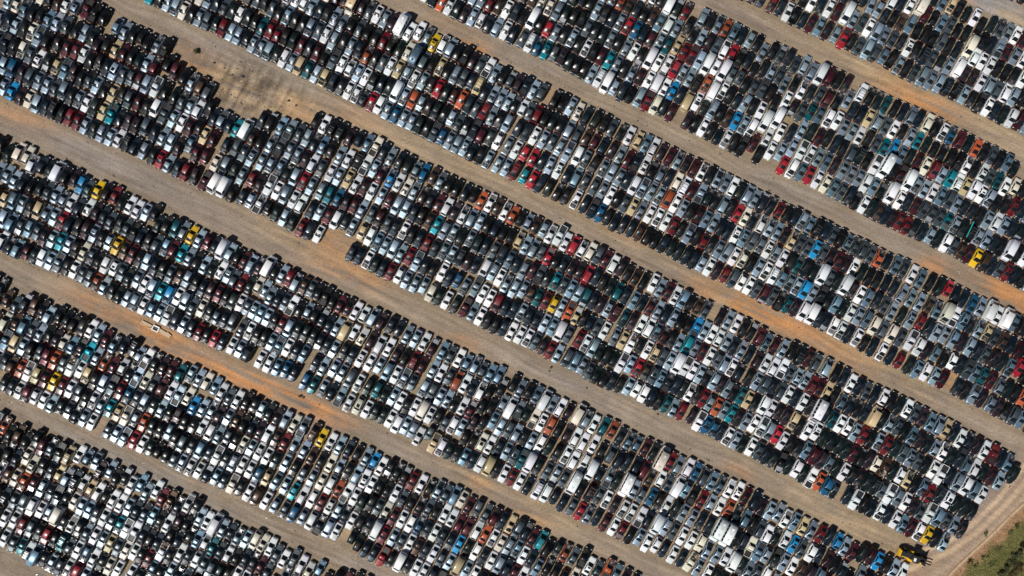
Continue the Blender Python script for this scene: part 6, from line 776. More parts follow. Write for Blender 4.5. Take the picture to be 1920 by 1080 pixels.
7,-99,4,5,3,1,0,2,0, 1333,-749,0,4,3,1,0,1,1, 2135,-710,2,5,3,0,1,-1,1, -2183,238,0,16,4,1,0,3,0, -1866,-12,0,4,4,2,0,-2,0, -1831,-30,0,9,4,2,1,0,0,
-1403,-7,5,16,4,1,0,-2,2, -1380,-135,2,3,4,1,0,0,0, -72,-849,1,4,4,2,0,2,0, 57,-695,0,4,4,1,0,1,0, -2121,-232,0,16,5,1,1,-1,0, -1990,-512,0,4,5,1,0,1,0,
-1598,-582,0,4,5,1,0,0,1, -1554,-587,4,16,5,1,0,0,3, -1487,-640,1,4,5,1,0,2,0, -1290,-713,0,4,5,1,0,-1,2, -699,-1080,3,4,5,1,1,2,0, -577,-939,0,4,5,1,1,-3,0,
-666,-1103,0,5,5,1,0,0,1, -681,-1217,0,5,5,2,0,-1,0, -322,-1156,0,5,5,1,0,1,0, -142,-1356,0,4,5,1,0,2,0, 78,-1470,0,5,5,1,0,1,0, -2396,-950,2,4,6,1,0,-6,0,
-2074,-972,0,9,6,1,1,3,1, -1644,-1333,0,4,6,1,0,-1,2, -1328,-1337,4,4,6,1,0,0,0, -1240,-1257,0,5,6,1,1,0,0, -1256,-1456,0,4,6,1,0,1,0, -1212,-1373,0,4,6,1,1,-3,0,
-1169,-1291,0,11,6,1,1,-1,0, 1739,1267,2,5,0,1,0,-1,0, 1900,1397,2,4,0,0,1,2,0, 1972,1261,2,4,0,1,1,2,0, 2470,1131,2,16,0,0,1,2,0, 1046,867,2,5,1,1,0,-2,2,
1824,731,2,4,1,1,1,1,0, 1972,648,2,4,1,1,1,0,0, -1680,1476,2,4,2,1,0,0,1, -1215,1469,2,11,2,1,1,-2,0, -1199,1239,2,4,2,1,0,-1,3, -1098,1090,2,9,2,2,0,4,1,
-692,883,2,3,2,2,1,-4,3, -4,974,2,3,2,0,1,1,2, 447,329,2,4,2,2,0,0,0, 743,187,2,9,2,2,0,4,0, 787,270,2,4,2,1,0,1,0, -2191,1281,2,4,3,1,1,-2,2,
-2150,1357,2,9,3,0,1,2,0, 85,-30,2,15,3,1,0,1,0, -2264,170,2,11,4,2,0,-3,0, -1425,-222,2,4,4,2,0,1,1, 1778,-1408,2,4,4,1,1,-4,0, -1648,-757,2,4,5,2,1,1,0,
-1615,-782,2,4,5,2,0,0,0, -1528,-625,2,4,5,1,0,-2,0, -1579,-802,2,3,5,2,0,2,0, -740,-1156,2,9,5,2,1,2,0, -2412,-721,2,5,6,1,1,-1,0, -2091,-1092,2,4,6,1,0,-3,1,
-1586,-1146,2,4,6,1,1,-3,0, -1492,-1474,2,4,6,1,0,0,2, 1128,1021,2,4,1,1,1,-1,0, 961,708,2,5,1,2,1,2,0, -1239,1160,2,4,2,2,0,-2,0, -886,1400,2,3,2,0,1,1,0,
-382,-675,2,3,4,2,0,-2,0, -342,-599,2,4,4,1,0,1,0, -218,-699,2,4,4,1,0,2,0, -179,-627,2,16,4,1,0,1,0, -140,-554,2,4,4,1,0,2,0, -101,-482,2,4,4,1,1,-7,0,
-176,-705,2,4,4,1,1,1,1, -136,-629,2,4,4,1,0,-2,3, -2352,-870,2,15,6,1,0,-1,0, -2134,-1172,2,4,6,1,0,-1,0, -1548,-1078,2,16,6,1,1,0,0, -1556,-1175,2,5,6,1,1,1,0,
1322,1270,0,4,0,2,0,-1,0, 1367,1352,8,4,0,1,0,-1,0, 1411,1436,3,15,0,1,1,0,0, -255,1299,0,9,1,2,0,-1,0, -212,1380,0,4,1,1,0,2,3, 660,1270,0,15,1,1,1,0,0,
704,1349,0,4,1,0,1,-1,0, 1004,787,0,15,1,1,0,0,0, 1087,944,0,4,1,1,0,0,0, -931,1315,0,2,2,1,1,1,0, 977,287,0,5,2,1,1,0,0, 1346,212,0,3,2,1,1,-5,0,
1250,-59,8,4,2,2,1,-1,1, 1535,234,4,4,2,0,1,1,0, 1560,114,4,16,2,1,1,-1,0, 2394,-411,0,4,2,1,0,3,0, 2440,-327,4,4,2,1,1,-2,1, -2102,812,3,4,3,2,0,-1,0,
-1819,901,2,4,3,1,0,-1,0, -1777,983,2,3,3,1,0,2,0, -1597,1049,4,4,3,0,1,-3,0, -162,205,5,9,3,1,0,3,2, -1,244,2,4,3,1,1,0,0, 379,-60,0,5,3,1,0,0,0,
361,-385,0,3,3,2,0,2,3, 702,-322,3,3,3,1,0,1,0, 789,-155,4,4,3,1,1,1,0, 835,-67,2,4,3,0,1,-1,0, 909,-419,0,4,3,1,1,0,2, 1037,-487,1,4,3,1,1,-2,0,
1055,-608,1,16,3,1,0,-1,2, 1676,-702,0,4,3,1,1,2,0, -2032,185,4,4,4,1,0,1,0, -1277,150,2,4,4,0,1,-2,3, -1220,16,0,9,4,1,1,2,0, -1102,80,2,4,4,0,1,0,2,
-1057,-65,0,3,4,1,0,0,0, -833,-57,0,4,4,0,1,0,0, -259,-774,1,4,4,2,0,0,1, -92,-549,3,4,4,1,1,1,0, -47,-466,0,4,4,0,1,0,2, 1078,-1186,5,5,4,1,0,3,0,
1068,-1295,3,9,4,1,0,0,2, -2033,-590,0,5,5,2,1,-1,1, -1571,-702,4,4,5,1,0,0,0, -655,-999,4,4,5,1,0,-1,0, -611,-919,0,4,5,1,1,1,0, -395,-1124,0,5,5,1,0,1,1,
70,-1133,3,5,5,0,1,-2,2, -2310,-792,0,5,6,1,1,0,0, -2266,-711,0,4,6,0,1,-4,0, -2181,-1262,0,4,6,2,0,-1,0, -1891,-964,2,4,6,1,1,2,0, -1844,-880,0,4,6,0,1,-1,0,
-1687,-1413,0,4,6,1,0,-2,1, -1599,-1252,0,4,6,1,0,3,0, -167,1465,0,15,1,1,0,2,1, 1710,355,0,15,1,2,0,2,2, 1773,324,1,16,1,2,0,1,0, 2237,105,0,5,1,2,1,8,0,
2281,188,0,4,1,1,0,4,0, 20,858,0,4,2,1,1,0,2, 1023,373,0,4,2,1,0,0,2, 1065,455,5,9,2,0,1,-5,0, 1303,129,5,4,2,1,1,-1,0, 1294,26,0,2,2,1,0,1,2,
1431,-143,4,5,2,2,0,0,2, 1475,-54,5,4,2,1,1,0,2, 1518,31,0,9,2,1,0,9,0, 2302,-579,2,4,2,2,0,-2,2, 2348,-495,3,4,2,1,0,0,0, -2057,895,0,4,3,1,0,0,2,
-2013,976,0,4,3,1,0,-1,0, -1970,1057,1,4,3,1,0,0,0, -1925,1139,4,16,3,1,1,1,0, -1736,1065,2,9,3,1,1,2,0, -1692,1146,4,4,3,0,1,0,0, -1315,767,0,5,3,0,1,1,0,
43,327,2,4,3,0,1,1,2, 333,-146,2,4,3,1,0,-2,0, 408,-302,4,9,3,1,1,0,0, 744,-241,0,4,3,1,0,1,1, 862,-501,3,4,3,1,0,-2,1, 1134,-539,0,4,3,1,0,1,1,
1255,-813,8,4,3,2,0,15,2, 1298,-732,0,4,3,1,0,0,0, 1341,-649,1,4,3,1,0,1,0, 1391,-550,3,4,3,1,0,1,4, 1628,-790,5,4,3,1,1,1,1, 1585,-871,5,4,3,1,0,0,0,
-2077,101,3,4,4,2,0,1,0, -1786,52,0,9,4,1,1,2,0, -1740,135,1,4,4,1,0,0,0, -1693,218,4,4,4,1,0,-1,1, -1647,300,0,9,4,0,1,-1,0, -1234,-86,0,3,4,1,0,0,0,
-1155,-234,4,4,4,1,0,1,1, -1106,-150,0,4,4,1,0,0,1, -896,-249,0,5,4,1,0,0,2, -850,-166,0,5,4,1,1,1,0, -489,-549,0,4,4,1,0,4,0, -1200,-543,2,4,5,0,0,-1,0,
-568,-838,0,4,5,0,0,-1,2, -351,-1041,0,4,5,1,1,5,0, -485,-1293,0,4,5,2,0,-2,1, -440,-1207,1,15,5,1,0,1,0, -306,-958,0,3,5,0,1,-1,0, -1729,-1247,0,4,6,1,0,-1,0,
-1514,-1098,0,4,6,1,1,1,3, -1471,-1018,0,4,6,0,0,-1,0,
]
TYPES = ['s', 'c', 'h', 'w', 'f', 'm', 'v', 'b', 'p']
COLOURS = ['w', 'i', 's', 'g', 'k', 'n', 'b', 'l', 't', 'e', 'r', 'm', 'o', 'y', 'c', 'u', 'p']
BLOCKS = ['A', 'B', 'C', 'D', 'E', 'F', 'G', 'H']
PLACES = ['u', 'm', 'l']
COL = {'w': ('white', (.745, .77, .79)), 'i': ('cream', (.68, .63, .52)), 's': ('silver', (.34, .44, .525)), 'g': ('grey', (.075, .10, .118)),
 'k': ('black', (.006, .007, .008)), 'n': ('navy', (.007, .018, .032)), 'b': ('blue', (.008, .22, .48)), 'l': ('pale-blue', (.17, .28, .37)),
 't': ('teal', (.006, .25, .31)), 'e': ('dark-green', (.007, .018, .018)), 'r': ('red', (.34, .010, .024)), 'm': ('maroon', (.075, .012, .020)),
 'o': ('orange', (.42, .085, .030)), 'y': ('yellow', (.70, .44, .012)), 'c': ('tan', (.50, .39, .22)), 'u': ('brown', (.065, .036, .024)), 'p': ('plum', (.028, .015, .022))}
KN = {k: d['name'] for k, d in KIND.items()}
KW = dict(KN, f='SUV')
cars = []
for i in range(0, len(DATA), 9):
    x, y = DATA[i]/20, DATA[i+1]/20
    c = dict(x=x, y=y, k=TYPES[DATA[i+2]], c=COLOURS[DATA[i+3]], blk=BLOCKS[DATA[i+4]], e=PLACES[DATA[i+5]], up=DATA[i+6] == 1, yaw=DATA[i+7]/1.8, flag=DATA[i+8])
    c['u'] = x*RV[0]+y*RV[1]; c['v'] = x*FV[0]+y*FV[1]
    c['rz'] = YAW0+math.radians(c['yaw'])+(math.pi if c['up'] else 0)
    t = c['c']; base = COL[t][1]; dk = rnd.random();
    if t in 'r' and dk < .7 or t in 'tb' and dk < .55: base = tuple(q*.36 for q in base)
    if t in 'mol' and dk < .35: base = tuple(q*.6 for q in base)
    f = rnd.uniform(.72, 1.10) if t[0] != 's' else rnd.uniform(.5, 1.15); h = [rnd.uniform(.965, 1.035) for _ in range(3)]
    c['rgb'] = tuple(min(.8, b*f*q) for b, q in zip(base, h))
    c['hood'] = c['rgb']; c['met'] = rnd.uniform(.35, .65) if c['c'] in 'sgl' else (rnd.uniform(.3, .6) if c['c'] in 'netpukm' else 0.0)
    if c['flag'] == 2:
        c['hood'] = rnd.choice([(.012, .012, .013), (.12, .12, .12), (.4, .42, .44), tuple(min(.8, q*1.5+.03) for q in c['rgb'])])
    px = 960+x*S*HC/(HC-.9); py = 540-y*S*HC/(HC-.9)
    c['px'], c['py'] = px, py; c['vis'] = -12 < px < 1932 and -12 < py < 1092
    cars.append(c)
U = np.array([c['u'] for c in cars]); V = np.array([c['v'] for c in cars])
def near(i, side):
    du = U-U[i]; dv = V-V[i]
    if side == 'L': m = (du < -1.2) & (du > -3.2) & (abs(dv) < 2.4)
    elif side == 'R': m = (du > 1.2) & (du < 3.2) & (abs(dv) < 2.4)
    elif side == 'U': m = (abs(du) < 1.05) & (dv < -3) & (dv > -7)
    else: m = (abs(du) < 1.05) & (dv > 3) & (dv < 7)
    j = np.nonzero(m)[0]
    return None if not len(j) else int(j[np.argmin(abs(du[j])+abs(dv[j]))])
W = lambda j: (COL[cars[j]['c']][0]+' '+KW[cars[j]['k']])
for i, c in enumerate(cars): c['nb'] = {s: near(i, s) for s in 'LRUD'}
ORD = {'H': 'extreme corner block', 'A': 'first block from top right', 'B': 'second block from top right', 'C': 'third block from top right', 'D': 'fourth block from top right',
       'E': 'fifth block from top right', 'F': 'sixth block from top right', 'G': 'seventh block from top right'}
EDG = {'u': 'upper edge of ', 'l': 'lower edge of ', 'm': 'inside '}
FORMS = [('LR', 'between {} and {}'), ('UD', 'below {}, above {}'), ('LU', 'beside {}, below {}'), ('RU', 'beside {}, below {}'),
         ('LD', 'beside {}, above {}'), ('RD', 'beside {}, above {}')]
def cands(i):
    c = cars[i]; r = []
    for q, (s, f) in enumerate(FORMS):
        a, b = c['nb'][s[0]], c['nb'][s[1]]
        if a is None or b is None: continue
        r.append((W(i)+' '+f.format(W(a), W(b))+', '+EDG[c['e']]+ORD[c['blk']]))
    sh = {'u': 'upper edge ', 'l': 'lower edge ', 'm': 'inside '}[c['e']]+' '.join(ORD[c['blk']].split()[:2])
    for s, f in (('LRU', 'between {} and {}, below {}, '), ('LRD', 'between {} and {}, above {}, '), ('LUD', 'beside {}, below {}, above {}, '), ('RUD', 'beside {}, below {}, above {}, ')):
        a = [c['nb'][q] for q in s]
        if None not in a: r.append(W(i)+' '+f.format(*[W(q) for q in a])+sh)
    for s, f in (('L', 'with {} on one side'), ('U', 'directly below {}'), ('D', 'directly above {}'), ('R', 'beside {}')):
        a = c['nb'][s]
        if a is not None: r.append(W(i)+' '+f.format(W(a))+', '+EDG[c['e']]+ORD[c['blk']])
    return r
from collections import Counter
allc = [cands(i) for i in range(len(cars))]
cc = Counter(t for r in allc for t in set(r))
for c, r in zip(cars, allc):
    c['label'] = next((t for t in r if cc[t] == 1), None)
# who is built as a thing of its own: every visible one of the rarer kinds, the 300 of the sedans that show best
RARE = 'rytobliwmcu'
single = []
for k in KIND:
    L = [c for c in cars if c['k'] == k and c['vis']]
    def score(c):
        s = 0 if c['label'] else -50
        s += 6 if c['c'] in 'rytob' else (3 if c['c'] in 'wilcs' else 0)
        s += 3 if c['e'] in 'ul' else 0
        return -s-.004*math.hypot(c['px']-960, c['py']-540)
    L.sort(key=score)
    for c in L[:300]: c['single'] = True
def setcol(o, rgb, me): o.color = (*rgb, me)
PLUR = {'s': 'sedans', 'c': 'coupes', 'h': 'hatchbacks', 'w': 'wagons', 'f': 'SUVs', 'm': 'minivans', 'v': 'vans', 'b': 'minibuses', 'p': 'pickups'}
nolab = 0
for c in cars:
    if not c.get('single'): continue
    k = c['k']; lab = c['label']
    if lab is None:
        nolab += 1; lab = W(cars.index(c))+' parked '+EDG[c['e']]+ORD[c['blk']]+' among look-alikes'
    grp = PLUR[k]+' parked in the salvage rows' if c['label'] else COL[c['c']][0]+' '+PLUR[k]+' '+EDG[c['e']]+ORD[c['blk']]
    t = thing(KN[k], lab, KW[k], (c['x'], c['y'], 0), c['rz'], grp)
    for nm, me, _v, _m in model(k, c['flag']):
        o = bpy.data.objects.new(nm, me); C.objects.link(o); o.parent = t
        setcol(o, c['hood'] if nm == 'bonnet' else c['rgb'], c['met'])
        if nm == 'bonnet' and c['flag'] == 2: o['label'] = 'bonnet of a different shade'
print('cars', len(cars), 'single', sum(1 for c in cars if c.get('single')), 'no unique label', nolab)
# all the other cars of a kind, one mass
def mass(cs, name, label):
    VV = []; LI = []; LT = []; MI = []; SM = []; TI = []; off = 0
    for c in cs:
        cr, sr = math.cos(c['rz']), math.sin(c['rz'])
        for nm, me, v, mb in model(c['k'], c['flag']):
            w = np.empty_like(v); w[:, 0] = v[:, 0]*cr-v[:, 1]*sr+c['x']; w[:, 1] = v[:, 0]*sr+v[:, 1]*cr+c['y']; w[:, 2] = v[:, 2]
            VV.append(w)
            for f in mb.f: LI += [q+off for q in f]; LT.append(len(f))
            MI += mb.m; SM += mb.sm
            rgb = c['hood'] if nm == 'bonnet' else c['rgb']
            TI.append(np.tile(np.array([*rgb, c['met']], np.float32), (len(mb.f), 1)))
            off += len(v)
    me = bpy.data.meshes.new(name); VV = np.concatenate(VV); LT = np.array(LT, np.int32)
    me.vertices.add(len(VV)); me.vertices.foreach_set("co", VV.ravel())
    me.loops.add(len(LI)); me.loops.foreach_set("vertex_index", np.array(LI, np.int32))
    me.polygons.add(len(LT)); me.polygons.foreach_set("loop_start", np.concatenate([[0], np.cumsum(LT)[:-1]]).astype(np.int32))
    me.polygons.foreach_set("loop_total", LT)
    for m in MATS: me.materials.append(m)
    me.polygons.foreach_set("material_index", np.array(MI, np.int32)); me.polygons.foreach_set("use_smooth", np.array(SM, bool))
    a = me.attributes.new("tint", 'FLOAT_COLOR', 'FACE'); a.data.foreach_set("color", np.concatenate(TI).ravel())
    me.update(calc_edges=True); me.validate()
    o = bpy.data.objects.new(name, me); C.objects.link(o); o.color = (1, 1, 1, 1)
    return tag(o, label, 'sedans', None, 'stuff')
rest = [c for c in cars if not c.get('single')]
mass(rest, 'parked_sedans', 'mass of all the remaining mostly dark sedans packed nose to tail in the rows')

# ------------------------------------------------------------------ the ground: one sheet out to the horizon
def fnoise(nx, ny, cell, seed):
    r = np.random.default_rng(seed); gx, gy = int(nx/cell)+3, int(ny/cell)+3
    g = r.random((gy, gx)); ys = np.arange(ny)/cell; xs = np.arange(nx)/cell
    yi, xi = ys.astype(int), xs.astype(int); fy, fx = (ys-yi)[:, None], (xs-xi)[None, :]
    fy = fy*fy*(3-2*fy); fx = fx*fx*(3-2*fx)
    a = g[yi][:, xi]; b = g[yi][:, xi+1]; c = g[yi+1][:, xi]; d = g[yi+1][:, xi+1]
    return (a*(1-fx)+b*fx)*(1-fy)+(c*(1-fx)+d*fx)*fy
ST = .5; X0, Y0 = -150.0, -90.0; NX, NY = 601, 361
gx = X0+np.arange(NX)*ST; gy = Y0+np.arange(NY)*ST; GX, GY = np.meshgrid(gx, gy)
occ = np.zeros((NY, NX))
for c in cars:
    for a in np.linspace(-2.3, 2.3, 10):
        for b in (-.8, 0, .8):
            x = c['x']+a*FV[0]+b*RV[0]; y = c['y']+a*FV[1]+b*RV[1]; i = int((x-X0)/ST); j = int((y-Y0)/ST)
            if 0 <= i < NX and 0 <= j < NY: occ[j, i] = 1
def blur(a, n):
    for ax in (0, 1):
        p = np.pad(a, [(n, n) if q == ax else (0, 0) for q in (0, 1)], mode='edge'); cs = np.cumsum(p, axis=ax)
        z = np.zeros_like(np.take(cs, [0], axis=ax)); cs = np.concatenate([z, cs], axis=ax); m = 2*n+1
        a = (np.take(cs, range(m, cs.shape[ax]), axis=ax)-np.take(cs, range(0, cs.shape[ax]-m), axis=ax))/m
    return a
occ = np.clip(blur(occ, 3)*1.6, 0, 1); near_cars = np.clip(blur(occ, 3)*1.5, 0, 1)
nA = fnoise(NX, NY, 40, 1)*.5+fnoise(NX, NY, 17, 2)*.3+fnoise(NX, NY, 7, 3)*.2; nB = fnoise(NX, NY, 9, 4)*.6+fnoise(NX, NY, 3.3, 5)*.4
def anis(ang, la, wa, seed):                       # streaky noise, long in direction ang
    r = np.random.default_rng(seed); ca, sa = math.cos(ang), math.sin(ang)
    uu = (GX*ca+GY*sa)/la+200; vv = (-GX*sa+GY*ca)/wa+400; g = r.random((900, 500))
    ui, vi = uu.astype(int), vv.astype(int); fu, fv = uu-ui, vv-vi; fu = fu*fu*(3-2*fu); fv = fv*fv*(3-2*fv)
    q = lambda a, b: g[(vi+a) % 900, (ui+b) % 500]
    return (q(0, 0)*(1-fu)+q(0, 1)*fu)*(1-fv)+(q(1, 0)*(1-fu)+q(1, 1)*fu)*fv
nS = anis(LANE, 9, .8, 51)*.55+anis(LANE+.06, 4.5, .5, 52)*.45; nS2 = anis(LANE-.05, 16, 1.5, 53)
nAx = anis(YAW0, 3.5, .7, 54)*.6+anis(YAW0+.1, 2, .5, 55)*.4
def C3(*c): return np.array(c)[None, None, :]
soil = C3(.27, .205, .135)*np.ones((NY, NX, 1)); lane = C3(.252, .200, .160); tan = C3(.34, .25, .15)
f = np.clip((nA-.40)*4, 0, 1)[..., None]
lanecol = lane*(1-f)+C3(.305, .235, .172)*f
ground = lanecol*(1-near_cars[..., None])+(soil*(1-.35*nB[..., None])+.25*tan*nB[..., None])*near_cars[..., None]
# orange clay showing through, greyer gravel, worn ruts: (px, py, length, width, strength)
LX, LY = math.cos(LANE), math.sin(LANE)
def blob(px, py, la, wa, colr, st, ang=LANE):
    global ground
    x, y = gp(px, py); ca, sa = math.cos(ang), math.sin(ang); dx, dy = GX-x, GY-y
    q = ((dx*ca+dy*sa)/la)**2+((-dx*sa+dy*ca)/wa)**2
    m = np.clip(1.25*np.exp(-q)*np.clip(.15+1.1*nB+2.4*(nS-.5), 0, 1.4), 0, 1)*st
    ground = ground*(1-m[..., None])+C3(*colr)*m[..., None]
OR = (.44, .215, .085); OR2 = (.53, .235, .08); TN = (.40, .29, .175); GR = (.25, .225, .205); PK = (.33, .235, .17)
for a in [(1700, 165, 9, 3, OR, .95), (1755, 205, 7, 2, OR2, .9), (1620, 120, 14, 3, TN, .7), (1860, 250, 12, 2.5, TN, .6), (1675, 118, 2, 2, OR, .7),
          (1415, 582, 9, 3.2, OR, .9), (1490, 603, 11, 2.6, OR2, .75), (1600, 665, 13, 3.5, OR, .55), (1690, 690, 15, 4, TN, .6), (1330, 550, 6, 3, OR, .5),
          (1755, 500, 4, 2, OR2, .8), (1895, 552, 8, 2.6, OR2, .8), (1920, 572, 5, 3, OR, .8), (893, 88, 3, 1.6, OR2, .8), (868, 64, 6, 1.6, OR, .6), (850, 52, 5, 1.2, OR, .5),
          (245, 600, 14, 2.4, OR, .75), (310, 640, 9, 2.2, OR, .6), (385, 682, 9, 1.6, OR2, .7), (455, 712, 8, 2.2, OR2, .9), (520, 742, 9, 3.0, OR2, 1), (590, 772, 6, 2.2, OR2, .9), (640, 795, 5, 2, OR, .5),
          (870, 640, 5, 1.6, OR, .6), (903, 905, 3, 1.6, OR2, .85), (880, 890, 8, 2, TN, .6), (625, 448, 4, 4, OR, .7), (610, 478, 9, 3.5, OR, .5), (668, 510, 8, 3, OR, .55), (560, 460, 12, 3, TN, .6),
          (18, 215, 6, 1.8, OR, .6), (75, 232, 5, 1.4, OR, .5), (345, 110, 5, 4, OR, .45), (390, 138, 6, 4, OR, .4), (440, 140, 7, 4, TN, .7), (470, 175, 9, 6, TN, .6), (540, 190, 9, 4, TN, .7), (670, 222, 7, 2.2, OR, .45), (560, 205, 5, 3, OR, .35),
          (1000, 955, 12, 3, TN, .6), (985, 965, 6, 2, OR, .4), (1385, 885, 3, 1.5, OR, .7), (1090, 905, 10, 3, PK, .5), (1275, 450, 20, 3, TN, .55), (1130, 400, 20, 3, TN, .5), (1180, 432, 12, 2, OR, .35),
          (700, 250, 14, 3, TN, .5), (860, 315, 14, 3, TN, .5), (1480, 560, 20, 2.5, TN, .5), (690, 1020, 6, 4, TN, .8), (730, 1050, 3, 4, OR, .4), (640, 1000, 4, 3, TN, .8), (445, 915, 1.5, 3, TN, .8), (180, 800, 1.6, 4, PK, .8), (8, 720, 2, 5, TN, .6), (25, 800, 3, 3, PK, .6),
          (1860, 12, 10, 3.2, (.30, .285, .285), .95), (1905, 40, 6, 2.2, TN, .7), (1800, 5, 3, 2, OR, .6), (1700, 1060, 5, 4, OR, .75), (1640, 1000, 12, 5, TN, .5), (1560, 960, 14, 4, TN, .45), (1720, 845, 16, 3, TN, .4),
          (1040, 172, 2, 3, OR, .5), (1345, 580, 2, 4, TN, .6), (930, 615, 2, 4, PK, .6), (1780, 705, 2.5, 4, OR, .6), (1000, 170, 10, 2, PK, .4), (120, 270, 12, 3, GR, .35), (480, 120, 22, 2.2, GR, .5), (620, 810, 30, 3, GR, .4), (1600, 410, 25, 4, GR, .45), (980, 100, 26, 2.5, GR, .4),
          (1080, 730, 30, 4, GR, .35), (300, 900, 36, 3, GR, .5), (150, 1060, 16, 4, (.19, .165, .14), .7), (40, 1060, 10, 4, (.18, .155, .13), .7), (700, 1060, 10, 3, GR, .6), (440, 350, 30, 3, PK, .4), (250, 320, 20, 2.5, GR, .35)]:
    blob(*a)
def seg_dist(pts):
    best = np.full((NY, NX), 1e9); side = np.zeros((NY, NX))
    for (x1, y1), (x2, y2) in zip(pts[:-1], pts[1:]):
        dx, dy = x2-x1, y2-y1; L2 = dx*dx+dy*dy; t = np.clip(((GX-x1)*dx+(GY-y1)*dy)/L2, 0, 1)
        d = np.hypot(GX-x1-t*dx, GY-y1-t*dy); s = (GX-x1)*dy-(GY-y1)*dx
        m = d < best; best = np.where(m, d, best); side = np.where(m, s, side)
    return best, side
RUTS = ["1300,-10 1400,30 1500,72 1620,130 1740,187 1840,240 1990,315", "660,-40 790,15 900,73 1000,118 1100,172 1200,215 1300,268 1400,322 1500,364 1600,415 1700,460 1800,507 1990,593",
 "160,-28 300,35 420,92 520,150 640,200 750,260 850,305 950,350 1050,402 1150,455 1250,503 1340,545 1440,590 1540,642 1640,690 1740,737 1840,785 1960,850",
 "-60,180 60,235 160,290 260,325 360,378 470,430 560,478 660,530 760,575 860,625 960,672 1060,720 1150,760 1250,808 1350,852 1450,905 1550,955 1650,1010 1720,1050",
 "-60,460 60,520 160,570 260,617 360,664 460,712 560,758 660,806 760,855 860,897 960,950 1060,996 1160,1043 1280,1098", "30,770 110,805 200,845 300,888 400,935 500,985 600,1030 720,1088"]
PP = lambda s: [gp(*map(float, a.split(','))) for a in s.split()]
def band(pts, w, colr, st):
    global ground
    d, _ = seg_dist(pts); m = np.clip(1-(d/w)**2, 0, 1)**.8*st*(.55+.8*nB); m = np.clip(m, 0, 1)[..., None]
    ground = ground*(1-m)+C3(*colr)*m
wob = (fnoise(NX, NY, 24, 31)-.5)*2.2
for r_ in RUTS:
    d, sd = seg_dist(PP(r_)); sd = np.sign(sd)*d+wob; fade = (d < 6)*(.35+.9*fnoise(NX, NY, 14, 33))
    k_ = sum(np.exp(-((sd-o)/w_)**2)*a_ for o, w_, a_ in ((-1.9, .42, .16), (-.5, .42, .16), (1.2, .4, .12), (2.6, .4, .12), (-1.2, .5, -.17), (.4, .6, -.12), (1.9, .5, -.16), (3.6, .8, -.10), (-3.2, .9, -.12)))
    ground = ground*(1+(k_*fade)[..., None])
ground = ground*(1+((1-near_cars)*((nS-.5)*.52+(nS2-.5)*.36))[..., None])
# rough trampled ground of the upper gap
cx_, cy_ = gp(470, 165); gapm = np.exp(-((GX-cx_)/16)**2-((GY-cy_)/9)**2)*(1-near_cars)
rg = fnoise(NX, NY, 2.2, 41)*.6+fnoise(NX, NY, 5, 42)*.4
ground = ground*(1+(gapm*((rg-.52)*1.0+(nAx-.5)*1.3))[..., None])*(1-gapm[..., None]*(.24-.0))*(1-gapm[..., None]*np.array([.03, .03, .02])[None, None, :])
# yard end: grey-purple hardstanding, then the perimeter track and its pale ruts
band(PP("1905,890 1875,940 1845,985 1800,1020 1755,1045"), 6.5, (.235, .195, .175), .95)
band(PP("1990,760 1940,890 1890,955 1840,1005 1790,1045 1740,1075 1680,1110"), 6.0, (.34, .235, .155), .85)
band(PP("1990,730 1925,870 1870,938 1815,992 1770,1020 1712,1038"), .75, (.54, .395, .26), .95)
band(PP("1990,770 1930,895 1885,948 1830,1000 1780,1035 1720,1062 1660,1085"), .8, (.52, .375, .245), .9)
band(PP("1990,800 1935,920 1890,965 1840,1015 1790,1052 1740,1085"), .9, (.46, .35, .25), .5)
KERB = PP("2150,650 2050,800 1975,890 1920,943 1893,968 1868,994 1838,1022 1815,1043 1795,1062 1776,1082 1700,1160 1600,1260")
dk, sk = seg_dist(KERB); beyond = (sk < 0)
if beyond[int((gp(1910, 1070)[1]-Y0)/ST), int((gp(1910, 1070)[0]-X0)/ST)] == False: beyond = ~beyond
gz = np.where(beyond, 1, 0)[..., None]*np.clip(dk/1.0, 0, 1)[..., None]
gn = fnoise(NX, NY, 12, 21)*.5+fnoise(NX, NY, 5, 22)*.5
dist = np.clip((dk-1.6)/3.5, 0, 1)
g1 = np.clip((gn*.8+dist*.75-.42)*3, 0, 1)[..., None]
bank = C3(.36, .205, .115)*(1-g1)+(C3(.13, .145, .036)*(1-nB[..., None])+C3(.225, .195, .068)*nB[..., None])*g1
ground = ground*(1-gz)+bank*gz
# build the sheet: fine patch in the middle, a coarse skirt to the horizon round it
zz = np.where(beyond, -np.clip(dk-1.2, 0, 12)*.12, 0)+(nB-.5)*.05
zz[0, :] = zz[-1, :] = 0; zz[:, 0] = zz[:, -1] = 0
co = np.stack([GX, GY, zz], -1).reshape(-1, 3)
idx = np.arange(NX*NY).reshape(NY, NX)
q = np.stack([idx[:-1, :-1], idx[:-1, 1:], idx[1:, 1:], idx[1:, :-1]], -1).reshape(-1, 4)
far = 3000.0; xm, ym = gx[-1], gy[-1]
sk_v = [(X0, Y0, 0), (xm, Y0, 0), (xm, ym, 0), (X0, ym, 0), (-far, -far, 0), (far, -far, 0), (far, far, 0), (-far, far, 0)]
b0 = NX*NY
sk_f = [(b0+4, b0+5, b0+1, b0), (b0+5, b0+6, b0+2, b0+1), (b0+6, b0+7, b0+3, b0+2), (b0+7, b0+4, b0, b0+3)]
me = bpy.data.meshes.new("ground")
allv = np.concatenate([co, np.array(sk_v)]); allf = np.concatenate([q, np.array(sk_f)]).astype(np.int32)
me.vertices.add(len(allv)); me.vertices.foreach_set("co", allv.astype(np.float32).ravel())
me.loops.add(len(allf)*4); me.loops.foreach_set("vertex_index", allf.ravel())
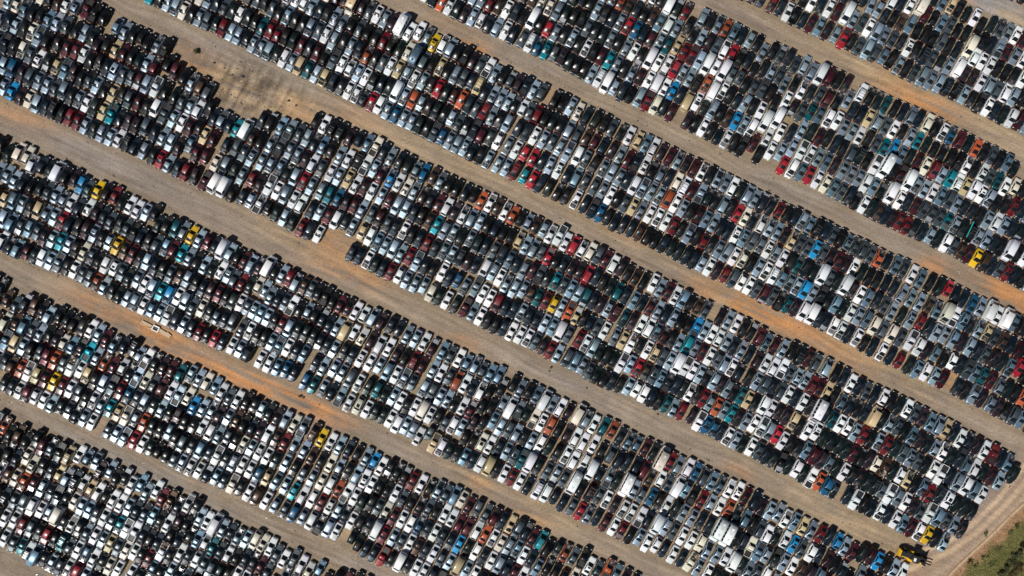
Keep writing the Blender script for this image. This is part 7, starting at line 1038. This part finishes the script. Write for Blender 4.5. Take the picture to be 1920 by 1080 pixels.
me.polygons.add(len(allf)); me.polygons.foreach_set("loop_start", np.arange(0, len(allf)*4, 4, dtype=np.int32)); me.polygons.foreach_set("loop_total", np.full(len(allf), 4, np.int32))
me.update(calc_edges=True)
a = me.attributes.new("soil", 'FLOAT_COLOR', 'POINT')
cl = np.concatenate([ground.reshape(-1, 3), np.tile([.26, .2, .13], (8, 1))]); a.data.foreach_set("color", np.concatenate([cl, np.ones((len(cl), 1))], 1).astype(np.float32).ravel())
M_GROUND = mat("dirt", rough=.95, spec=.15)
at = N(M_GROUND, "ShaderNodeAttribute", attribute_name="soil"); geo = N(M_GROUND, "ShaderNodeNewGeometry")
mp = N(M_GROUND, "ShaderNodeMapping"); mp.inputs["Rotation"].default_value = (0, 0, LANE); mp.inputs["Scale"].default_value = (14, .75, 1)
mp.vector_type = 'TEXTURE'; lk(M_GROUND, geo.outputs["Position"], mp.inputs["Vector"])
n_str = noise(M_GROUND, 1.0, 5, .65, mp.outputs[0]); n_f = noise(M_GROUND, 2.2, 6, .7, geo.outputs["Position"]); n_m = noise(M_GROUND, .35, 4, .6, geo.outputs["Position"])
c1 = mixc(M_GROUND, 1.0, at.outputs["Color"], ramp(M_GROUND, n_str.outputs[0], [(.30, .84), (.5, 1.0), (.70, 1.13)]), 'MULTIPLY')
c2 = mixc(M_GROUND, 1.0, c1, ramp(M_GROUND, n_f.outputs[0], [(.28, .68), (.5, 1.0), (.72, 1.25)]), 'MULTIPLY')
c3 = mixc(M_GROUND, 1.0, c2, ramp(M_GROUND, n_m.outputs[0], [(.3, .88), (.7, 1.10)]), 'MULTIPLY')
lk(M_GROUND, c3, M_GROUND.node_tree.nodes["Principled BSDF"].inputs["Base Color"])
bp = N(M_GROUND, "ShaderNodeBump"); bp.inputs["Strength"].default_value = .5; bp.inputs["Distance"].default_value = .12
lk(M_GROUND, n_f.outputs[0], bp.inputs["Height"]); lk(M_GROUND, bp.outputs[0], M_GROUND.node_tree.nodes["Principled BSDF"].inputs["Normal"])
me.materials.append(M_GROUND)
go = bpy.data.objects.new("ground", me); C.objects.link(go)
tag(go, 'packed brown dirt of the salvage lot with orange clay patches and wheel ruts', None, None, 'structure')
def gz_at(x, y):
    i = min(max(int(round((x-X0)/ST)), 0), NX-1); j = min(max(int(round((y-Y0)/ST)), 0), NY-1); return float(zz[j, i])

# pale kerb between the track and the bank
kb = MB()
for (x1, y1), (x2, y2) in zip(KERB[:-1], KERB[1:]):
    d = math.hypot(x2-x1, y2-y1); kb.box(((x1+x2)/2, (y1+y2)/2, .05), (d+.2, .62, .34), 0, math.atan2(y2-y1, x2-x1), .9)
tag(kb.obj('kerb', [M_KERB]), 'pale earth kerb between the track and the grassy bank', None, None, 'structure')

# ------------------------------------------------------------------ grass, bushes, weeds
def blades(pts, hmin, hmax, w, mats, name, parent=None):
    m = MB()
    for x, y, z in pts:
        for _ in range(3):
            a = rnd.uniform(0, 6.28); h = rnd.uniform(hmin, hmax); l = rnd.uniform(.2, .9)*h; ca, sa = math.cos(a), math.sin(a)
            ox, oy = rnd.uniform(-.2, .2), rnd.uniform(-.2, .2)
            m.add([(x+ox-sa*w, y+oy+ca*w, z), (x+ox+sa*w, y+oy-ca*w, z), (x+ox+ca*l, y+oy+sa*l, z+h)], [(0, 1, 2)], rnd.randrange(len(mats)))
    return m.obj(name, mats, parent)
pts = []
M_GR2 = mottled("dry_grass", (.30, .23, .11), (.20, .17, .07), .5); M_GR3 = mottled("green_grass", (.10, .14, .028), (.16, .17, .045), .5)
for _ in range(60000):
    px, py = rnd.uniform(1770, 1960), rnd.uniform(920, 1110); x, y = gp(px, py)
    j, i = int((y-Y0)/ST), int((x-X0)/ST)
    if not (0 <= i < NX and 0 <= j < NY): continue
    if beyond[j, i] and dk[j, i] > .9 and rnd.random() < .25+.75*float(g1[j, i, 0]): pts.append((x, y, gz_at(x, y)-.02))
    if len(pts) > 14000: break
go2 = blades(pts, .06, .22, .06, [M_GRASS, M_GR2, M_GR3], 'grass'); tag(go2, 'rough green and straw coloured grass on the bank', 'grass', None, 'stuff')
def bush(name, label, x, y, r, h, mats, n, cat='bush', grp=None):
    t = thing(name, label, cat, (x, y, gz_at(x, y)), rnd.uniform(0, 6), grp)
    st = MB()
    for i in range(5):
        a = i*1.26+rnd.uniform(-.3, .3); st.cyl((0, 0, -.1), (math.cos(a)*r*.5, math.sin(a)*r*.5, h*.6), .05*r+.015, 0, 6, .02)
    st.obj('stem', [M_BARK], t)
    cl = [(rnd.gauss(0, .38)*r, rnd.gauss(0, .38)*r, h*rnd.uniform(.35, .8), r*rnd.uniform(.25, .45)) for _ in range(9)]
    m = MB()
    for _ in range(n):
        cx, cy, cz, cr = rnd.choice(cl); v = Vector((rnd.gauss(0, 1), rnd.gauss(0, 1), rnd.gauss(0, 1))).normalized()*cr*rnd.uniform(.6, 1.05)
        p = Vector((cx, cy, max(.05, cz+v.z*.8)))+Vector((v.x, v.y, 0)); s = rnd.uniform(.05, .11)*max(1, r*.8)
        a = Vector((rnd.gauss(0, 1), rnd.gauss(0, 1), rnd.gauss(0, .6))).normalized(); b = a.orthogonal().normalized()
        m.add([p+a*s, p+b*s*.6, p-a*s, p-b*s*.6], [(0, 1, 2, 3)], rnd.randrange(len(mats)))
    m.obj('foliage', mats, t); return t
x, y = gp(369, 96); bush('bush', 'lone dark round bush on the dirt near the upper left gap in the rows', x, y, .75, 1.0, [M_DARKLEAF, M_LEAF, M_GRASS], 700)
# dark shrubs added in place of the shaded ditch band, and the autumn coloured one at the corner
for i, (px, py, r, h) in enumerate([(1918, 1022, 1.1, 1.5), (1908, 1040, 1.15, 1.5), (1898, 1054, 1.1, 1.5), (1888, 1066, 1.1, 1.4), (1880, 1078, 1.1, 1.4), (1930, 1008, 1.1, 1.5)]):
    x, y = gp(px, py)
    bush('shrub', ['dark shrub where the thicket leaves the picture edge', 'dark shrub second along the thicket from the picture edge', 'dark shrub in the middle of the thicket on the bank',
                   'dark shrub fourth along the thicket on the bank', 'dark shrub at the lower end of the thicket', 'dark shrub outermost of the thicket beyond the bank'][i], x, y, r*.9, h*.8, [M_DARKLEAF, M_DARKLEAF, M_LEAF], 1000, 'shrub', 'dark shrubs along the bank')
for i, (px, py, r) in enumerate([(1912, 1066, 1.5), (1900, 1082, 1.6)]):
    x, y = gp(px, py); bush('autumn_shrub', ['rusty yellow shrub below the dark thicket in the corner', 'rusty yellow shrub lowest in the corner'][i], x, y, r, 1.8, [M_LEAF2, M_GR2], 1300, 'shrub', 'autumn shrubs in the corner')
for i, (px, py, r) in enumerate([(1846, 1000, .7), (1893, 1000, .9), (1870, 1030, .9), (1842, 1045, .8), (1905, 985, .9), (1828, 1064, .8), (1860, 1060, 1.0)]):
    x, y = gp(px, py)
    bush('low_bush', 'low olive bush on the grassy bank, '+['closest to the kerb', 'amid short grass near the dark thicket', 'midway down the bank', 'on the lower bank beside bare clay', 'highest on the bank', 'lowest on the bank', 'just above the lower end of the thicket'][i],
         x, y, r, .7, [M_LEAF, M_GR3, M_GRASS], 260, 'bush', 'low bushes on the bank')
x, y = gp(1818, 1052); bush('weed_clump', 'dark weed clump growing over the pale kerb', x, y, .7, .6, [M_DARKLEAF], 350, 'weed')
# weeds between the rows and on the open dirt
wp = []
for _ in range(60000):
    px, py = rnd.uniform(0, 1920), rnd.uniform(0, 1080); x, y = gp(px, py); j, i = int((y-Y0)/ST), int((x-X0)/ST)
    if beyond[j, i]: continue
    o = occ[j, i]; e = near_cars[j, i]
    if rnd.random() < (.16 if e > .25 and nB[j, i] > .5 else .008) + (.35 if (600 < px < 760 and 985 < py < 1075 and o < .5) else 0) + (.10 if 310 < px < 560 and 90 < py < 205 and o < .2 else 0): wp.append((x, y, 0))
g3 = blades(wp, .06, .25, .05, [M_GR2, M_GRASS, M_GR3], 'weeds'); tag(g3, 'thin straw coloured weeds along the car rows and on open dirt', 'weeds', None, 'stuff')

# ------------------------------------------------------------------ loose things on the lanes
def rock(px, py, r, label):
    x, y = gp(px, py); m = MB(); n = 8; rr = [[r*rnd.uniform(.7, 1.15)*math.sin(math.pi*(a+1)/5) for _ in range(n)] for a in range(4)]
    P = [(math.cos(6.283*i/n)*rr[a][i], math.sin(6.283*i/n)*rr[a][i]*.85, r*.45-math.cos(math.pi*(a+1)/5)*r*.6) for a in range(4) for i in range(n)]
    F = [(a*n+i, a*n+(i+1) % n, (a+1)*n+(i+1) % n, (a+1)*n+i) for a in range(3) for i in range(n)]+[tuple(range(3*n, 4*n))]
    m.add(P, F, 0); o = m.obj('rock', [M_ROCK]); o.location = (x, y, 0); o.scale = (.6, .6, .6); tag(o, label, 'rock', 'dark rocks on the dirt')
for px, py, r, l in [(541, 189, .55, 'dark rock on tan dirt, upper of a pair above the fourth block'), (555, 198, .5, 'dark rock on tan dirt, lower of a pair above the fourth block'), (402, 118, .5, 'dark rock on orange clay beside the lane, nearest the lone bush'),
                     (455, 144, .6, 'dark rock on the rutted dirt of the upper left gap'), (1033, 689, .6, 'dark rock on the middle lane, upper of a touching pair'), (1030, 696, .4, 'small dark rock on the middle lane, lower of a touching pair'),
                     (1100, 727, .4, 'small dark rock alone on the middle lane'), (1233, 777, .45, 'dark rock beside the cars at the middle lane edge'), (563, 743, .8, 'large dark lump on the orange clay ruts'), (569, 745, .5, 'small dark lump beside a larger one on the orange clay'),
                     (913, 274, .3, 'tiny dark rock on the lane below the third block'), (1195, 227, .35, 'dark rock on the lane below the second block'), (905, 310, .3, 'tiny dark rock beside cars on the third lane'), (421, 128, .35, 'small dark rock on the clay between bush and rutted dirt')]:
    rock(px, py, r, l)
rb = MB(); nr = 0
while nr < 900:
    if nr < 200: px, py = rnd.gauss(465, 75), rnd.gauss(160, 36)
    else: px, py = rnd.uniform(0, 1900), rnd.uniform(0, 1080)
    x, y = gp(px, py); j, i = int((y-Y0)/ST), int((x-X0)/ST)
    if not (0 <= i < NX and 0 <= j < NY) or beyond[j, i] or occ[j, i] > .35: continue
    nr += 1
    if occ[j, i] < .02 and nr >= 200 and rnd.random() < .75: continue
    r = rnd.choice([.04, .05, .06, .08, .12]); l = rnd.choice([1, 1, 1, 1.5, 3])
    rb.box((x, y, r*.35), (r*2*l, r*2, r*.9), rnd.choice([0, 0, 1, 2, 3, 4]), rnd.uniform(0, 3.14), .75)
tag(rb.obj('rubble', [M_ROCK, M_KERB, M_RUST, M_METAL, M_WOOD]), 'scattered stones and scraps over the cleared ground and along the rows', 'rubble', None, 'stuff')
# broken timber and a white frame lying on the lane
x, y = gp(293, 616); t = thing('timber_debris', 'broken pale planks lying end to end with dark gaps on the lower left lane', 'planks', (x, y, 0), LANE)
pl = MB()
for cx, cy, l, w, a in [(-2.4, .15, 2.6, .55, -.05), (-3.0, -.25, 1.5, .25, .15), (2.3, -.1, 2.9, .75, -.12), (2.6, -.55, 2.2, .28, -.05), (3.3, -.2, 1.2, .9, -.3), (-1.3, -.5, 1.1, .2, .5)]:
    pl.box((cx, cy, .10+.03*abs(cx)), (l, w, .14), 0, a)
pl.obj('plank', [M_WOOD], t)
fr = thing('white_frame', 'small white box frame with dark opening lying between pale planks', 'frame', (x, y, 0), LANE)
f1 = MB()
for c, d in [((0, .55, .2), (1.6, .28, .4)), ((0, -.55, .2), (1.6, .22, .4)), ((.75, 0, .2), (.3, .86, .4)), ((-.72, 0, .2), (.22, .86, .4))]: f1.box(c, d, 0)
f1.obj('rim', [M_WHITE], fr); f2 = MB(); f2.box((0, 0, .06), (1.1, .8, .06), 0); f2.obj('base_panel', [M_TRIM], fr)
# scrap on some pickups
JL = [c for c in cars if c['flag'] == 5 and c['vis']]
for c in JL:
    d = -1.65; x, y = c['x']+math.cos(c['rz'])*d, c['y']+math.sin(c['rz'])*d
    m = MB()
    for _ in range(34):
        m.box((rnd.uniform(-.7, .7), rnd.uniform(-.62, .62), 1.18+rnd.uniform(0, .35)), (rnd.uniform(.1, .9), rnd.uniform(.05, .3), rnd.uniform(.05, .2)), rnd.randrange(5), rnd.uniform(0, 3), 1, rnd.uniform(-.3, .3))
    for _ in range(6):
        a = rnd.uniform(0, 6); p = Vector((rnd.uniform(-.6, .6), rnd.uniform(-.5, .5), 1.45)); m.cyl(p, p+Vector((math.cos(a)*.6, math.sin(a)*.6, .1)), .04, rnd.choice([0, 2]), 6)
    o = m.obj('scrap_pile', [M_WOOD, M_RUST, M_METAL, M_TRIM, M_ROCK]); o.location = (x, y, 0); o.rotation_euler = (0, 0, c['rz'])
    tag(o, 'scrap heap on '+COL[c['c']][0]+' pickup, '+EDG[c['e']]+ORD[c['blk']], 'scrap', 'scrap heaps in pickup beds')
x, y = gp(1819, 430, 1.6); m = MB(); a = math.radians(65)
m.cyl((-math.cos(a)*2, -math.sin(a)*2, 1.62), (math.cos(a)*2, math.sin(a)*2, 1.66), .11, 0, 8)
o = m.obj('teal_pipe', [M_TEAL]); o.location = (x, y, 0); tag(o, 'thin turquoise pipe lying across dark car roofs', 'pipe')

# ------------------------------------------------------------------ yellow forklift loader by the end of the rows
x, y = gp(1705, 1040); t = thing('forklift_loader', 'yellow and black forklift loader with its forks lowered beside the last rows', 'forklift', (x, y, 0), math.radians(-19))
def part(nm, mats, fn, par=t):
    m = MB(); fn(m); return m.obj(nm, mats, par)
def f_body(m):
    m.box((-1.6, 0, 1.15), (3.0, 1.5, .5), 0); m.box((-2.9, 0, 1.45), (.7, 1.5, .6), 0, 0, .95); m.box((-.2, -.95, .85), (1.1, .55, .6), 0); m.box((-.2, .95, .85), (1.1, .55, .6), 0)
    m.box((1.4, 0, 1.0), (2.0, 1.0, .55), 0); m.box((-3.1, 0, 1.05), (.35, 1.7, .8), 0)
part('body', [M_YEL], f_body)
part('engine_cover', [M_TRIM], lambda m: (m.box((-1.85, .12, 1.68), (2.0, 1.3, .62), 0, 0, .86), m.box((1.45, .08, 1.33), (1.7, .85, .14), 0), m.cyl((-2.4, .35, 2.05), (-2.4, .35, 2.75), .08, 0, 8), m.box((-3.0, 0, 1.95), (.25, 1.2, .14), 0)))
def f_cab(m):
    for sx in (-.75, .65):
        for sy in (-.62, .62): m.cyl((sx, sy, 1.3), (sx*.9, sy*.92, 2.85), .06, 0, 6)
    m.box((-.05, 0, 1.35), (1.5, 1.35, .3), 0)
cab = part('cab', [M_TRIM], f_cab)
part('cab_roof', [M_TRIM], lambda m: m.box((-.05, 0, 2.93), (1.75, 1.5, .14), 0, 0, .92), cab)
part('roof_panel', [M_WHITE], lambda m: m.box((-.45, -.15, 3.02), (.55, .8, .06), 0), cab)
part('windscreen', [M_GLASS], lambda m: m.box((.64, 0, 2.1), (.04, 1.15, 1.3), 0, 0, 1, -.05), cab)
for sx in (-2.1, 1.15):
    for sy in (-1, 1):
        w = part('wheel', [M_TYRE], lambda m: m.cyl((sx, sy*.72, .72), (sx, sy*1.22, .72), .72, 0, 20))
        part('rim', [M_YEL], lambda m: m.cyl((sx, sy*1.20, .72), (sx, sy*1.235, .72), .36, 0, 14), w)
for sy in (-.45, .45): part('lift_arm', [M_TRIM], lambda m: (m.box((1.7, sy, 1.75), (2.4, .22, .42), 0, 0, 1, .28), m.cyl((.8, sy*.6, 1.5), (2.5, sy*.6, 1.4), .09, 0, 8)))
part('fork_carriage', [M_TRIM], lambda m: (m.box((3.05, 0, .95), (.3, 2.2, 1.3), 0), m.box((2.8, 0, 1.7), (.35, 1.3, .3), 0), m.box((3.0, .95, 1.75), (.2, .25, .5), 0), m.box((3.0, -.95, 1.75), (.2, .25, .5), 0)))
for sy in (-.75, -.1, .6): part('fork', [M_ROCK], lambda m: m.box((4.35, sy, .16), (2.4, .17, .10), 0, 0, .95))
part('bucket_linkage', [M_YEL], lambda m: (m.box((2.45, -.95, .55), (.5, .4, .6), 0), m.box((2.0, -1.05, .6), (.25, .35, .9), 0)))
